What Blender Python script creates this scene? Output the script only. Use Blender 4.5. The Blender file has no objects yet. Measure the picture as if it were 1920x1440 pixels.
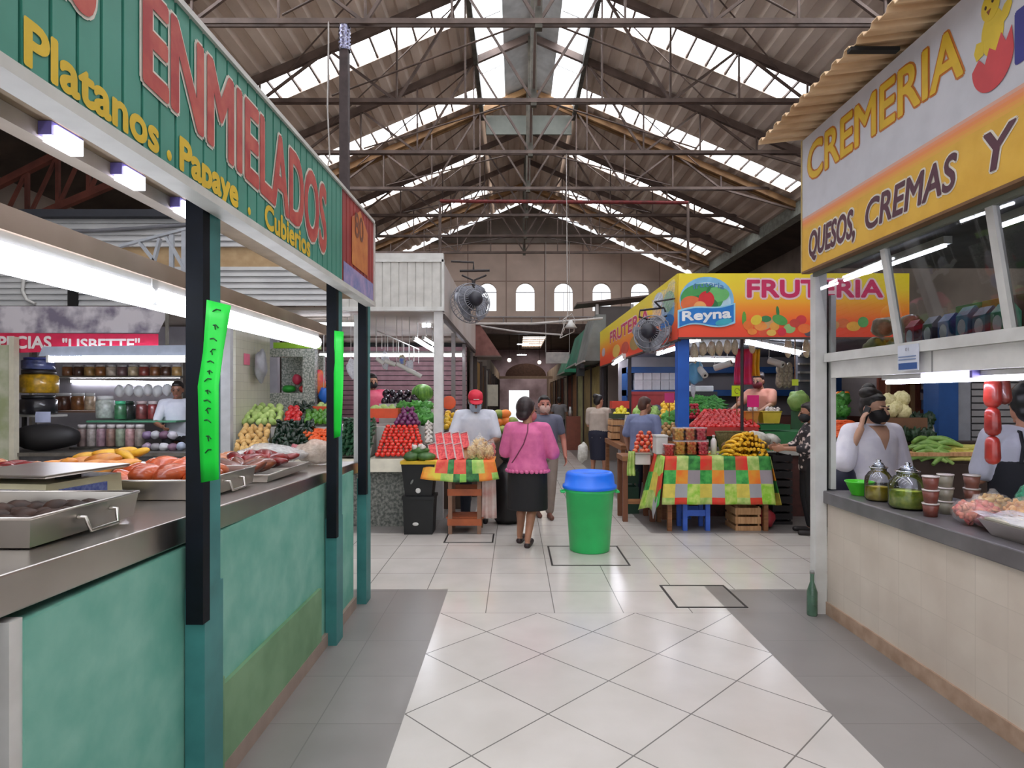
import bpy, bmesh, math, random
from mathutils import Matrix, Vector, Euler
random.seed(7)
S = bpy.context.scene
COL = S.collection
PI = math.pi
# ---------------------------------------------------------------- camera
F, VX, VY, H = 1150.0, 966.0, 743.0, 1.57       # focal length in px (1920 wide), vanishing point, eye height
cam = bpy.data.cameras.new('camera'); co = bpy.data.objects.new('camera', cam); COL.objects.link(co)
co.location = (0, 0, H); co.rotation_euler = (PI/2, 0, 0)
cam.sensor_width = 36; cam.lens = F/1920*36
cam.shift_x = -(VX-960)/1920; cam.shift_y = (VY-720)/1920
cam.clip_start = .05; cam.clip_end = 300
S.camera = co
# ---------------------------------------------------------------- world, exposure
w = bpy.data.worlds.new('sky'); S.world = w; w.use_nodes = True
w.node_tree.nodes['Background'].inputs[0].default_value = (.93, .96, 1, 1)
w.node_tree.nodes['Background'].inputs[1].default_value = 1.7
S.view_settings.view_transform = 'Standard'; S.view_settings.look = 'None'
S.view_settings.exposure = 0.0; S.view_settings.gamma = 1; S.view_settings.use_curve_mapping = False
SKY = 7.4          # brightness of the daylight coming in by the skylight sheets
STALL = 26.0        # brightness of the tubes inside the produce stalls
TUBE = 9.5          # brightness of the fluorescent tubes
S.cycles.max_bounces = 8; S.cycles.diffuse_bounces = 4; S.cycles.glossy_bounces = 3
S.cycles.transmission_bounces = 6; S.cycles.transparent_max_bounces = 12
S.cycles.caustics_reflective = False; S.cycles.caustics_refractive = False
S.cycles.sample_clamp_indirect = 6
# ---------------------------------------------------------------- helpers
def P(px, py, Y):                               # the point at depth Y seen at that pixel
    return Vector(((px-VX)*Y/F, Y, H-(py-VY)*Y/F))
def lin(c):
    return tuple(((x/255)/12.92 if x/255 <= .04045 else ((x/255+.055)/1.055)**2.4) for x in c)
MATS = {}
def nd(nt, t, **k):
    n = nt.nodes.new(t)
    for a, b in k.items(): setattr(n, a, b)
    return n
def mat(name, c, rough=.5, metal=0, c2=None, scale=8, bump=0, emit=0, trans=0, spec=.5, rnd=0, alpha=1, coat=0, detail=4, contrast=(.35,.65), stretch=None):
    """Noise-varied principled material; c2 = second colour of the mottling, rnd = brightness change from object to object."""
    if name in MATS: return MATS[name]
    m = bpy.data.materials.new(name); m.use_nodes = True; nt = m.node_tree; b = nt.nodes['Principled BSDF']
    L = nt.links.new
    c = lin(c); c2 = lin(c2) if c2 else tuple(x*.86 for x in c)
    tc = nd(nt, 'ShaderNodeTexCoord'); nz = nd(nt, 'ShaderNodeTexNoise'); nz.inputs['Scale'].default_value = scale; nz.inputs['Detail'].default_value = detail
    src = tc.outputs['Object']
    if stretch:
        mp = nd(nt, 'ShaderNodeMapping'); mp.inputs['Scale'].default_value = stretch; L(src, mp.inputs[0]); src = mp.outputs[0]
    L(src, nz.inputs['Vector'])
    r = nd(nt, 'ShaderNodeValToRGB'); e = r.color_ramp.elements
    e[0].position, e[1].position = contrast; e[0].color = (*c2, 1); e[1].color = (*c, 1)
    L(nz.outputs['Fac'], r.inputs[0]); out = r.outputs[0]
    if rnd:
        oi = nd(nt, 'ShaderNodeObjectInfo'); mr = nd(nt, 'ShaderNodeMapRange'); mr.inputs[3].default_value = 1-rnd; mr.inputs[4].default_value = 1+rnd
        L(oi.outputs['Random'], mr.inputs[0]); hs = nd(nt, 'ShaderNodeHueSaturation'); L(mr.outputs[0], hs.inputs['Value']); L(out, hs.inputs['Color']); out = hs.outputs[0]
    L(out, b.inputs['Base Color'])
    b.inputs['Roughness'].default_value = rough; b.inputs['Metallic'].default_value = metal; b.inputs['Specular IOR Level'].default_value = spec
    b.inputs['Transmission Weight'].default_value = trans; b.inputs['Alpha'].default_value = alpha; b.inputs['Coat Weight'].default_value = coat
    if emit:
        L(out, b.inputs['Emission Color']); b.inputs['Emission Strength'].default_value = emit
    if bump:
        bp = nd(nt, 'ShaderNodeBump'); bp.inputs['Strength'].default_value = bump; bp.inputs['Distance'].default_value = .02
        L(nz.outputs['Fac'], bp.inputs['Height']); L(bp.outputs[0], b.inputs['Normal'])
    MATS[name] = m; return m
def glass(name, tint=(255,255,255), gl=.1, rough=.02):
    if name in MATS: return MATS[name]
    m = bpy.data.materials.new(name); m.use_nodes = True; nt = m.node_tree; nt.nodes.remove(nt.nodes['Principled BSDF'])
    t = nd(nt, 'ShaderNodeBsdfTransparent'); t.inputs[0].default_value = (*lin(tint), 1)
    g = nd(nt, 'ShaderNodeBsdfGlossy'); g.inputs['Roughness'].default_value = rough
    fr = nd(nt, 'ShaderNodeFresnel'); fr.inputs[0].default_value = 1.4
    ad = nd(nt, 'ShaderNodeMath', operation='ADD'); ad.inputs[1].default_value = gl; ad.use_clamp = True
    mx = nd(nt, 'ShaderNodeMixShader'); L = nt.links.new
    L(fr.outputs[0], ad.inputs[0]); L(ad.outputs[0], mx.inputs[0]); L(t.outputs[0], mx.inputs[1]); L(g.outputs[0], mx.inputs[2])
    L(mx.outputs[0], nt.nodes['Material Output'].inputs[0]); MATS[name] = m; return m
def film(name, c=(235,238,242), a=.35, rough=.25):
    """thin plastic film: partly see-through, partly a pale sheen"""
    if name in MATS: return MATS[name]
    m = bpy.data.materials.new(name); m.use_nodes = True; nt = m.node_tree; b = nt.nodes['Principled BSDF']
    b.inputs['Base Color'].default_value = (*lin(c), 1); b.inputs['Roughness'].default_value = rough
    nz = nd(nt, 'ShaderNodeTexNoise'); nz.inputs['Scale'].default_value = 14; mr = nd(nt, 'ShaderNodeMapRange'); mr.inputs[3].default_value = a*.4; mr.inputs[4].default_value = min(1, a*1.6)
    nt.links.new(nz.outputs[0], mr.inputs[0]); nt.links.new(mr.outputs[0], b.inputs['Alpha'])
    bp = nd(nt, 'ShaderNodeBump'); bp.inputs['Strength'].default_value = .6; nt.links.new(nz.outputs[0], bp.inputs['Height']); nt.links.new(bp.outputs[0], b.inputs['Normal'])
    MATS[name] = m; return m
def emis(name, c, s):
    return mat(name, c, .4, emit=s, c2=c)
def gridmat(name, c, grout, size, off=(0,0), rot=0, lw=.006, rough=.3, c2=None, axes='XY', size2=None, cellvar=.04, bump=.15, scale=3):
    """square tiles: size, offset and rotation in metres on the two named object axes"""
    if name in MATS: return MATS[name]
    m = bpy.data.materials.new(name); m.use_nodes = True; nt = m.node_tree; b = nt.nodes['Principled BSDF']; L = nt.links.new
    def mth(op, a, bb=None):
        n = nd(nt, 'ShaderNodeMath', operation=op)
        for i, x in enumerate((a, bb)):
            if x is None: continue
            if isinstance(x, (int, float)): n.inputs[i].default_value = x
            else: L(x, n.inputs[i])
        return n.outputs[0]
    tc = nd(nt, 'ShaderNodeTexCoord'); sp = nd(nt, 'ShaderNodeSeparateXYZ'); L(tc.outputs['Object'], sp.inputs[0])
    a0 = mth('SUBTRACT', sp.outputs['XYZ'.index(axes[0])], off[0]); a1 = mth('SUBTRACT', sp.outputs['XYZ'.index(axes[1])], off[1])
    if rot:
        cs, sn = math.cos(rot), math.sin(rot)
        u = mth('ADD', mth('MULTIPLY', a0, cs), mth('MULTIPLY', a1, sn)); v = mth('SUBTRACT', mth('MULTIPLY', a1, cs), mth('MULTIPLY', a0, sn))
    else: u, v = a0, a1
    us, vs = mth('DIVIDE', u, size), mth('DIVIDE', v, size2 or size)
    fu, fv = mth('FRACT', us), mth('FRACT', vs)
    eu = mth('MINIMUM', fu, mth('SUBTRACT', 1.0, fu)); ev = mth('MINIMUM', fv, mth('SUBTRACT', 1.0, fv))
    line = mth('LESS_THAN', mth('MINIMUM', mth('MULTIPLY', eu, size), mth('MULTIPLY', ev, size2 or size)), lw/2)
    cell = nd(nt, 'ShaderNodeCombineXYZ'); L(mth('FLOOR', us), cell.inputs[0]); L(mth('FLOOR', vs), cell.inputs[1])
    wn = nd(nt, 'ShaderNodeTexWhiteNoise'); L(cell.outputs[0], wn.inputs['Vector'])
    nz = nd(nt, 'ShaderNodeTexNoise'); nz.inputs['Scale'].default_value = scale; nz.inputs['Detail'].default_value = 6; L(tc.outputs['Object'], nz.inputs['Vector'])
    rp = nd(nt, 'ShaderNodeValToRGB'); e = rp.color_ramp.elements; e[0].position, e[1].position = .3, .7
    e[0].color = (*(lin(c2) if c2 else tuple(x*.93 for x in lin(c))), 1); e[1].color = (*lin(c), 1); L(nz.outputs[0], rp.inputs[0])
    hs = nd(nt, 'ShaderNodeHueSaturation'); mr = nd(nt, 'ShaderNodeMapRange'); mr.inputs[3].default_value = 1-cellvar; mr.inputs[4].default_value = 1+cellvar
    L(wn.outputs[0], mr.inputs[0]); L(mr.outputs[0], hs.inputs['Value']); L(rp.outputs[0], hs.inputs['Color'])
    mx = nd(nt, 'ShaderNodeMix', data_type='RGBA'); L(line, mx.inputs[0]); L(hs.outputs[0], mx.inputs[6]); mx.inputs[7].default_value = (*lin(grout), 1)
    L(mx.outputs[2], b.inputs['Base Color'])
    rr = nd(nt, 'ShaderNodeMapRange'); rr.inputs[3].default_value = rough*.75; rr.inputs[4].default_value = rough*1.3; L(nz.outputs[0], rr.inputs[0]); L(rr.outputs[0], b.inputs['Roughness'])
    if bump:
        bp = nd(nt, 'ShaderNodeBump'); bp.inputs['Strength'].default_value = bump; bp.inputs['Distance'].default_value = .004; bp.invert = True
        L(line, bp.inputs['Height']); L(bp.outputs[0], b.inputs['Normal'])
    MATS[name] = m; return m
class MB:
    """collects shapes; build() links them as ONE mesh object"""
    def __init__(s): s.v = []; s.f = []; s.mi = []; s.sm = []; s.T = None
    def add(s, vs, fs, mi=0, sm=False):
        o = len(s.v)
        s.v += [Vector(x) if s.T is None else s.T @ Vector(x) for x in vs]
        for f in fs: s.f.append([i+o for i in f]); s.mi.append(mi); s.sm.append(sm)
        return s
    def box(s, x0, y0, z0, x1, y1, z1, mi=0):
        x0, x1 = min(x0,x1), max(x0,x1); y0, y1 = min(y0,y1), max(y0,y1); z0, z1 = min(z0,z1), max(z0,z1)
        vs = [(x,y,z) for z in (z0,z1) for x,y in ((x0,y0),(x1,y0),(x1,y1),(x0,y1))]
        return s.add(vs, [(0,3,2,1),(4,5,6,7),(0,1,5,4),(1,2,6,5),(2,3,7,6),(3,0,4,7)], mi)
    def hexa(s, lo, hi, mi=0):                  # two quads of 4 points each
        return s.add(list(lo)+list(hi), [(0,3,2,1),(4,5,6,7),(0,1,5,4),(1,2,6,5),(2,3,7,6),(3,0,4,7)], mi)
    def bar(s, a, b, w, h=None, up=(0,0,1), mi=0):     # rectangular bar from a to b
        a, b = Vector(a), Vector(b); h = h or w; d = (b-a).normalized(); up = Vector(up)
        if abs(d.dot(up)) > .98: up = Vector((0,1,0))
        x = d.cross(up).normalized(); y = x.cross(d)
        q = lambda p: [p+x*sx*w/2+y*sy*h/2 for sx,sy in ((-1,-1),(1,-1),(1,1),(-1,1))]
        return s.hexa(q(a), q(b), mi)
    def tube(s, pts, r, n=8, mi=0, cap=True):
        pts = [Vector(p) for p in pts]; rs = r if isinstance(r, (list,tuple)) else [r]*len(pts)
        vs = []; fs = []; up = None
        for i, p in enumerate(pts):
            d = (pts[min(i+1,len(pts)-1)]-pts[max(i-1,0)]).normalized()
            if up is None: up = Vector((0,0,1)) if abs(d.z) < .9 else Vector((0,1,0))
            x = d.cross(up).normalized(); y = x.cross(d).normalized(); up = y
            vs += [p+(x*math.cos(2*PI*k/n)+y*math.sin(2*PI*k/n))*rs[i] for k in range(n)]
        for i in range(len(pts)-1):
            for k in range(n): fs.append((i*n+k, i*n+(k+1)%n, (i+1)*n+(k+1)%n, (i+1)*n+k))
        s.add(vs, fs, mi, True)
        if cap:
            s.add(vs[:n], [tuple(range(n))[::-1]], mi); s.add(vs[-n:], [tuple(range(n))], mi)
        return s
    def lathe(s, prof, n=24, c=(0,0,0), mi=0, sx=1, sy=1):     # profile of (radius, z)
        vs = []; fs = []
        for r, z in prof: vs += [(c[0]+r*sx*math.cos(2*PI*k/n), c[1]+r*sy*math.sin(2*PI*k/n), c[2]+z) for k in range(n)]
        for i in range(len(prof)-1):
            for k in range(n): fs.append((i*n+k, i*n+(k+1)%n, (i+1)*n+(k+1)%n, (i+1)*n+k))
        if prof[0][0] > 1e-4: fs.append(tuple(range(n))[::-1])
        if prof[-1][0] > 1e-4: fs.append(tuple(range((len(prof)-1)*n, len(prof)*n)))
        return s.add(vs, fs, mi, True)
    def ell(s, c, r, rot=None, n=14, m=9, mi=0):
        if isinstance(r, (int,float)): r = (r,r,r)
        R = Euler(rot).to_matrix() if rot is not None else Matrix.Identity(3); c = Vector(c); vs = []; fs = []
        for i in range(m+1):
            t = PI*i/m
            for k in range(n): vs.append(c + R @ Vector((r[0]*math.sin(t)*math.cos(2*PI*k/n), r[1]*math.sin(t)*math.sin(2*PI*k/n), -r[2]*math.cos(t))))
        for i in range(m):
            for k in range(n): fs.append((i*n+k, i*n+(k+1)%n, (i+1)*n+(k+1)%n, (i+1)*n+k))
        return s.add(vs, fs, mi, True)
    def cap(s, a, b, r0, r1=None, n=12, mi=0):          # tapered limb with round ends
        a, b = Vector(a), Vector(b); r1 = r0 if r1 is None else r1; d = (b-a).normalized(); pts = []; rs = []
        for t in (-1,-.85,-.5): pts.append(a+d*r0*t); rs.append(max(.001, r0*math.sqrt(1-t*t)))
        for t in (0,.33,.67,1): pts.append(a.lerp(b,t)); rs.append(r0+(r1-r0)*t)
        for t in (.5,.85,1): pts.append(b+d*r1*t); rs.append(max(.001, r1*math.sqrt(1-t*t)))
        return s.tube(pts, rs, n, mi)
    def prism(s, poly, h, M=None, mi=0):                # closed 2-D outline extruded along +z, placed by M
        n = len(poly); vs = [Vector((x,y,0)) for x,y in poly]+[Vector((x,y,h)) for x,y in poly]
        if M is not None: vs = [M @ q for q in vs]
        fs = [tuple(range(n))[::-1], tuple(range(n,2*n))]+[(i,(i+1)%n,n+(i+1)%n,n+i) for i in range(n)]
        return s.add(vs, fs, mi)
    def sheet(s, fn, nu, nv, mi=0, th=0):               # grid of fn(u,v); th gives it thickness along its normal
        vs = [Vector(fn(i/nu, j/nv)) if s.T is None else s.T @ Vector(fn(i/nu, j/nv)) for j in range(nv+1) for i in range(nu+1)]; w_ = nu+1
        fs = [(j*w_+i, j*w_+i+1, (j+1)*w_+i+1, (j+1)*w_+i) for j in range(nv) for i in range(nu)]
        mis = [mi(i, j) if callable(mi) else mi for j in range(nv) for i in range(nu)]
        o = len(s.v); s.v += vs
        for f, k in zip(fs, mis): s.f.append([x+o for x in f]); s.mi.append(k); s.sm.append(True)
        return s
    def build(s, name, mats, parent=None, loc=None, solid=0, bevel=0):
        if not isinstance(mats, (list,tuple)): mats = [mats]
        base = Vector(loc) if loc is not None else (parent_loc(parent) if parent else Vector((0,0,0)))
        me = bpy.data.meshes.new(name); me.from_pydata([v-base for v in s.v], [], s.f)
        for m in mats: me.materials.append(m)
        me.polygons.foreach_set('material_index', s.mi); me.polygons.foreach_set('use_smooth', s.sm); me.update()
        o = bpy.data.objects.new(name, me); COL.objects.link(o)
        if parent: o.parent = parent; o.location = base-parent_loc(parent)
        else: o.location = base
        if solid: md = o.modifiers.new('solid', 'SOLIDIFY'); md.thickness = solid; md.offset = 0
        if bevel: md = o.modifiers.new('edge', 'BEVEL'); md.width = bevel; md.segments = 2; md.limit_method = 'ANGLE'
        return o
def parent_loc(o):
    l = Vector((0,0,0))
    while o: l += o.location; o = o.parent
    return l
def tag(o, label, cat, group=None, kind=None):
    if label: o['label'] = label
    if cat: o['category'] = cat
    if group: o['group'] = group
    if kind: o['kind'] = kind
    return o
def thing(name, label, cat, loc, group=None, rz=0):
    o = bpy.data.objects.new(name, None); COL.objects.link(o); o.location = loc; o.rotation_euler.z = rz; o.empty_display_size = .1
    return tag(o, label, cat, group)
def struct(o, label=None):
    o['kind'] = 'structure'
    if label: o['label'] = label
    return o
def copy_tree(o, parent=None, loc=None, label=None):
    c = o.copy(); COL.objects.link(c)
    if parent: c.parent = parent
    if loc is not None: c.location = loc
    if label: c['label'] = label
    for ch in list(o.children): copy_tree(ch, c)
    return c
def string_up(o, z, x=None, y=None, m=None, name='string'):
    """thin string from the top of a hanging thing up to height z"""
    l = parent_loc(o); zt = l.z+(max(v.co.z for v in o.data.vertices) if o.type == 'MESH' else 0)
    MB().tube([(x if x is not None else l.x, y if y is not None else l.y, zt-.02), (x if x is not None else l.x, y if y is not None else l.y, z)], .005, 5).build(name, m or WHITEP, o); return o
def inst(me, name, loc, label, cat, group=None, rot=(0,0,0), sc=1):
    o = bpy.data.objects.new(name, me); COL.objects.link(o); o.location = loc; o.rotation_euler = rot
    o.scale = (sc,sc,sc) if isinstance(sc,(int,float)) else sc
    return tag(o, label, cat, group)
def mesh_of(mb, name, mats):                            # mesh data only, for repeats
    o = mb.build(name, mats); me = o.data; bpy.data.objects.remove(o); return me
TXT = {}
def text_data(s, bold=0, shear=0, ext=.0):
    k = (s, bold, shear)
    if k in TXT: return TXT[k]
    cu = bpy.data.curves.new('t', 'FONT'); cu.body = s; cu.size = 1; cu.offset = bold; cu.shear = shear; cu.resolution_u = 4
    o = bpy.data.objects.new('t', cu); COL.objects.link(o); bpy.context.view_layer.update()
    me = o.to_mesh(); vs = [v.co.copy() for v in me.vertices]; fs = [tuple(p.vertices) for p in me.polygons]
    o.to_mesh_clear(); bpy.data.objects.remove(o); bpy.data.curves.remove(cu)
    x0 = min(v.x for v in vs); x1 = max(v.x for v in vs); y0 = min(v.y for v in vs); y1 = max(v.y for v in vs)
    TXT[k] = ([((v.x-x0)/(x1-x0), (v.y-y0)/(y1-y0)) for v in vs], fs); return TXT[k]
def lettering(s, o, u, v, n, w, h, m, parent, bold=0, shear=0, name='lettering', warp=None):
    """word s as a thin raised mesh: o lower left corner, u reading direction, v up, n out of the sign; bold thickens the strokes (share of the height)"""
    uv, fs = text_data(s, 0, shear); o, u, v, n = map(Vector, (o,u,v,n)); mb = MB(); d = n*.0015
    for k in range(10 if bold else 1):
        dx, dy = (bold*h*(1 if h < .9 else .3)*math.cos(PI*k/5), bold*math.sin(PI*k/5)) if bold else (0, 0)
        vs = []
        for a, b in uv:
            a2 = a; b2 = b+dy
            if warp: a2, b2 = warp(a, b+dy)
            vs.append(o+u*(a2*w+dx)+v*(b2*h)+d*(1+.02*k))
        mb.add(vs, fs)
    return mb.build(name, m, parent)
def plane_M(o, u, v, n):
    return Matrix(((u[0],v[0],n[0],o[0]),(u[1],v[1],n[1],o[1]),(u[2],v[2],n[2],o[2]),(0,0,0,1)))
def hull_smooth(mb, name, m, parent, voxel=.012, it=6, fac=.5):
    """fuses the collected limbs into one continuous skin"""
    o = mb.build(name, m, parent); md = o.modifiers.new('r', 'REMESH'); md.mode = 'VOXEL'; md.voxel_size = voxel; md.use_smooth_shade = True
    ms = o.modifiers.new('s', 'SMOOTH'); ms.iterations = it; ms.factor = fac
    bpy.context.view_layer.update()
    me = bpy.data.meshes.new_from_object(o.evaluated_get(bpy.context.evaluated_depsgraph_get()))
    o.modifiers.clear(); old = o.data; o.data = me; bpy.data.meshes.remove(old); me.name = name
    for p in me.polygons: p.use_smooth = True
    if not me.materials: me.materials.append(m)
    return o
def rn(a): return random.uniform(-a, a)
def pile(meshes, name, label, cat, group, q, d, sc=1, jit=.12, rot='any', rows=None, dome=0, sink=.0):
    """things laid row over row on a slope: q = lower left, lower right, upper right, upper left, each (px, py, depth)"""
    bl, br, tr, tl = [P(*a) for a in q]; out = []
    nr = rows or max(1, int(round(((tl-bl).length+(tr-br).length)/2/(d*1.0)))+1)
    for r in range(nr):
        t = r/max(1,nr-1); a, b = bl.lerp(tl,t), br.lerp(tr,t); n = max(1, int((b-a).length/d)+(0 if r%2 else 1))
        for i in range(n):
            s_ = (i+.5)/n
            p = a.lerp(b, s_)+Vector((rn(jit)*d, rn(jit)*d, rn(jit)*d*.5+dome*4*s_*(1-s_)))
            if rot == 'any': ro = (rn(3),rn(3),rn(3))
            elif rot == 'up': ro = (rn(.3),rn(.3),rn(3))
            else: ro = tuple(x+rn(y) for x, y in rot)
            out.append(inst(random.choice(meshes), name, p, label, cat, group, ro, sc*.95*(1+rn(.07))))
    return out
def board(q, label, m, drop=.05, name='display_board'):
    """sloping board the produce lies on, with a skirt down to its low edge"""
    bl, br, tr, tl = [P(*a)-Vector((0,0,drop)) for a in q]; z0 = min(bl.z, br.z)-.004
    lo = [Vector((v.x,v.y,z0)) for v in (bl,br,tr,tl)]
    return tag(MB().hexa(lo, [bl,br,tr,tl]).build(name, m, None, loc=(bl+br+tr+tl)/4), label, 'display board')
# shared materials
STEEL = mat('brushed_steel', (196,190,184), .28, 1, c2=(180,174,167), scale=3)
DSTEEL = mat('dull_steel', (150,146,140), .42, .9, c2=(118,112,104), scale=6)
WHITEP = mat('white_paint', (214,213,210), .45, c2=(196,194,190), scale=5)
BLACK = mat('black_plastic', (24,24,26), .45)
DARK = mat('dark_gap', (22,20,20), .8)
WOOD = mat('plain_wood', (150,100,62), .6, c2=(118,74,44), scale=4, stretch=(1,9,9))
PALEWOOD = mat('pale_wood', (206,160,116), .65, c2=(176,128,84), scale=4, stretch=(9,1,1))
TRUSS = mat('truss_brown', (108,90,82), .6, c2=(80,65,59), scale=3)
TUBEM = emis('tube_light', (238,242,255), TUBE); TUBEB = emis('stall_tube_light', (240,243,255), STALL)
# ================================================================ the hall: floor, roof, end wall
WT = (204,198,192); GR = (128,124,122)
def slab(name, x0, y0, x1, y1, m, z=0.0, th=.1):
    return struct(MB().box(x0,y0,z-th,x1,y1,z).build(name, m))
R45 = PI/4
M_DIAG = gridmat('white_tile_diagonal', WT, (112,108,104), .5, (.1625,3.738), R45, .007, .2, c2=(194,188,181))
M_SQ = gridmat('white_tile_square', WT, (126,122,118), .5, (.286,4.44), 0, .007, .17, c2=(194,188,181))
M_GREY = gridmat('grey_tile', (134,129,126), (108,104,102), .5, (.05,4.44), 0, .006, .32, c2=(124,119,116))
XL, XR = -.545, 1.56
slab('floor', XL, -8, XR, 4.44, M_DIAG)
slab('floor', XL, 4.44, XR, 4.99, M_SQ)
slab('floor', -9, 4.99, 9, 7.03, M_SQ)
slab('floor', XL, 7.03, XR, 60, M_SQ)
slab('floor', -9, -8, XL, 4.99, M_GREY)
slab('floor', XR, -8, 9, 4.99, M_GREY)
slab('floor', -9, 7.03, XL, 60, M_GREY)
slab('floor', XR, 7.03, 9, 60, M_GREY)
RX, RZ, SL = .35, H+8.39, .43                    # ridge position, ridge height, slope
def roofz(x): return RZ-SL*abs(x-RX)
M_ROOF = mat('fibre_cement_sheet', (236,220,206), .8, c2=(196,178,164), scale=2.2, stretch=(1,.4,1), contrast=(.25,.75))
M_ROOFM = mat('ridge_sheet', (206,208,208), .6, c2=(180,182,182), scale=3)
M_SKY = emis('skylight_sheet', (246,249,255), SKY)
strips = [(-2.4,-1.65),(1.2,1.95),(4.8,5.5),(8.3,9.0),(11.95,12.72),(15.5,16.22),(19.15,19.85),(22.8,23.5)]
D0, D1 = 1.35, 6.95
YE = 26.3
def prof(s, d0, d1, pitch=.40):
    """cross-section of the channel sheets between two distances from the ridge"""
    out = [(RX+s*d0, RZ-SL*d0)]; k = int(d0/pitch); d = d0
    while d < d1-1e-6:
        nx = min((math.floor(d/pitch+1e-6)+1)*pitch, d1); a = d-math.floor(d/pitch+1e-6)*pitch
        for f, up in ((0,0),(.40,0),(.52,.075),(.88,.075)):
            q = math.floor(d/pitch+1e-6)*pitch+f*pitch
            if d0+1e-6 < q < nx: out.append((RX+s*q, RZ-SL*q+up))
        d = nx
    out.append((RX+s*d1, RZ-SL*d1)); return out
def roofpiece(mb, s, d0, d1, y0, y1):
    p = prof(s, d0, d1); vs = [(x,y0,z) for x,z in p]+[(x,y1,z) for x,z in p]; n = len(p)
    mb.add(vs, [(i,i+1,n+i+1,n+i) for i in range(n-1)])
for s in (-1, 1):
    mb = MB(); ys = [-8]+[v for st in strips for v in st]+[YE]
    for i in range(0, len(ys)-1):
        a, b = ys[i], ys[i+1]
        if i % 2 == 0: roofpiece(mb, s, 1.22, 7.5, a, b)
        else: roofpiece(mb, s, 1.22, D0, a, b); roofpiece(mb, s, D1, 7.5, a, b)
    roofpiece(mb, s, 0, 1.32, 16.9, YE)
    struct(mb.build('ceiling', M_ROOF))
    mb = MB()
    for d0, d1 in ((0,.62),):
        mb.hexa([(RX+s*d0,-8,RZ-SL*d0),(RX+s*d1,-8,RZ-SL*d1),(RX+s*d1,16.9,RZ-SL*d1),(RX+s*d0,16.9,RZ-SL*d0)],
                [(RX+s*d0,-8,RZ-SL*d0+.03),(RX+s*d1,-8,RZ-SL*d1+.03),(RX+s*d1,16.9,RZ-SL*d1+.03),(RX+s*d0,16.9,RZ-SL*d0+.03)])
    struct(mb.build('ceiling', M_ROOFM))
cnt = ['first','second','third','fourth','fifth','sixth','seventh','eighth']
side = {-1: 'slope over the green sign', 1: 'slope over the yellow sign'}
for s in (-1, 1):
    for i, (a, b) in enumerate(strips):
        t = thing('skylight', f'bright translucent roof strip on the {side[s]}, {cnt[7-i]} from the arched windows', 'skylight', (RX+s*4, (a+b)/2, roofz(RX+s*4)), 'skylight strips in the roof slopes')
        q = lambda d, y, e=0: (RX+s*d, y, RZ-SL*d+.085+e)
        MB().hexa([q(D0,a),q(D1,a),q(D1,b),q(D0,b)], [q(D0,a,.02),q(D1,a,.02),q(D1,b,.02),q(D0,b,.02)]).build('sheet', M_SKY, t)
        for y in (a,b): MB().bar(Vector(q(D0,y,-.045)), Vector(q(D1,y,-.045)), .02, .13).build('edge_frame', M_ROOF, t)
        d = math.ceil(D0/.40)*.40
        while d < D1: MB().bar(Vector(q(d,a,-.07)), Vector(q(d,b,-.07)), .04, .05).build('rib', TRUSS, t); d += .40
    q = lambda d, y, e=0: (RX+s*d, y, RZ-SL*d+.04+e)
    t = thing('ridge_skylight', f'long bright translucent band beside the ridge, on the {side[s]}', 'skylight', (RX+s*.9, 4, roofz(RX+s*.9)), 'skylight bands along the ridge')
    MB().hexa([q(.64,-8),q(1.2,-8),q(1.2,16.8),q(.64,16.8)], [q(.64,-8,.02),q(1.2,-8,.02),q(1.2,16.8,.02),q(.64,16.8,.02)]).build('sheet', M_SKY, t)
    for y in [-6+2.1*k for k in range(11)]: MB().bar(Vector(q(.66,y,-.03)), Vector(q(1.18,y,-.03)), .03, .03).build('rib', M_ROOFM, t)
    b = MB().bar((RX+s*1.25,-8,RZ-SL*1.25-.14),(RX+s*1.25,16.9,RZ-SL*1.25-.14), .1, .24)
    struct(b.build('trim_ridge', mat('ridge_edge', (104,104,98), .6, c2=(78,78,72))))
# closing panel under the end of the ridge light
mb = MB().box(RX-1.15, 16.86, H+7.2, RX+1.2, 16.92, H+7.72); 
tag(mb.build('closing_panel', mat('panel_greygreen', (112,116,108), .6)), 'dark grey-green panel closing the far end of the ridge skylight', 'panel')
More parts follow.
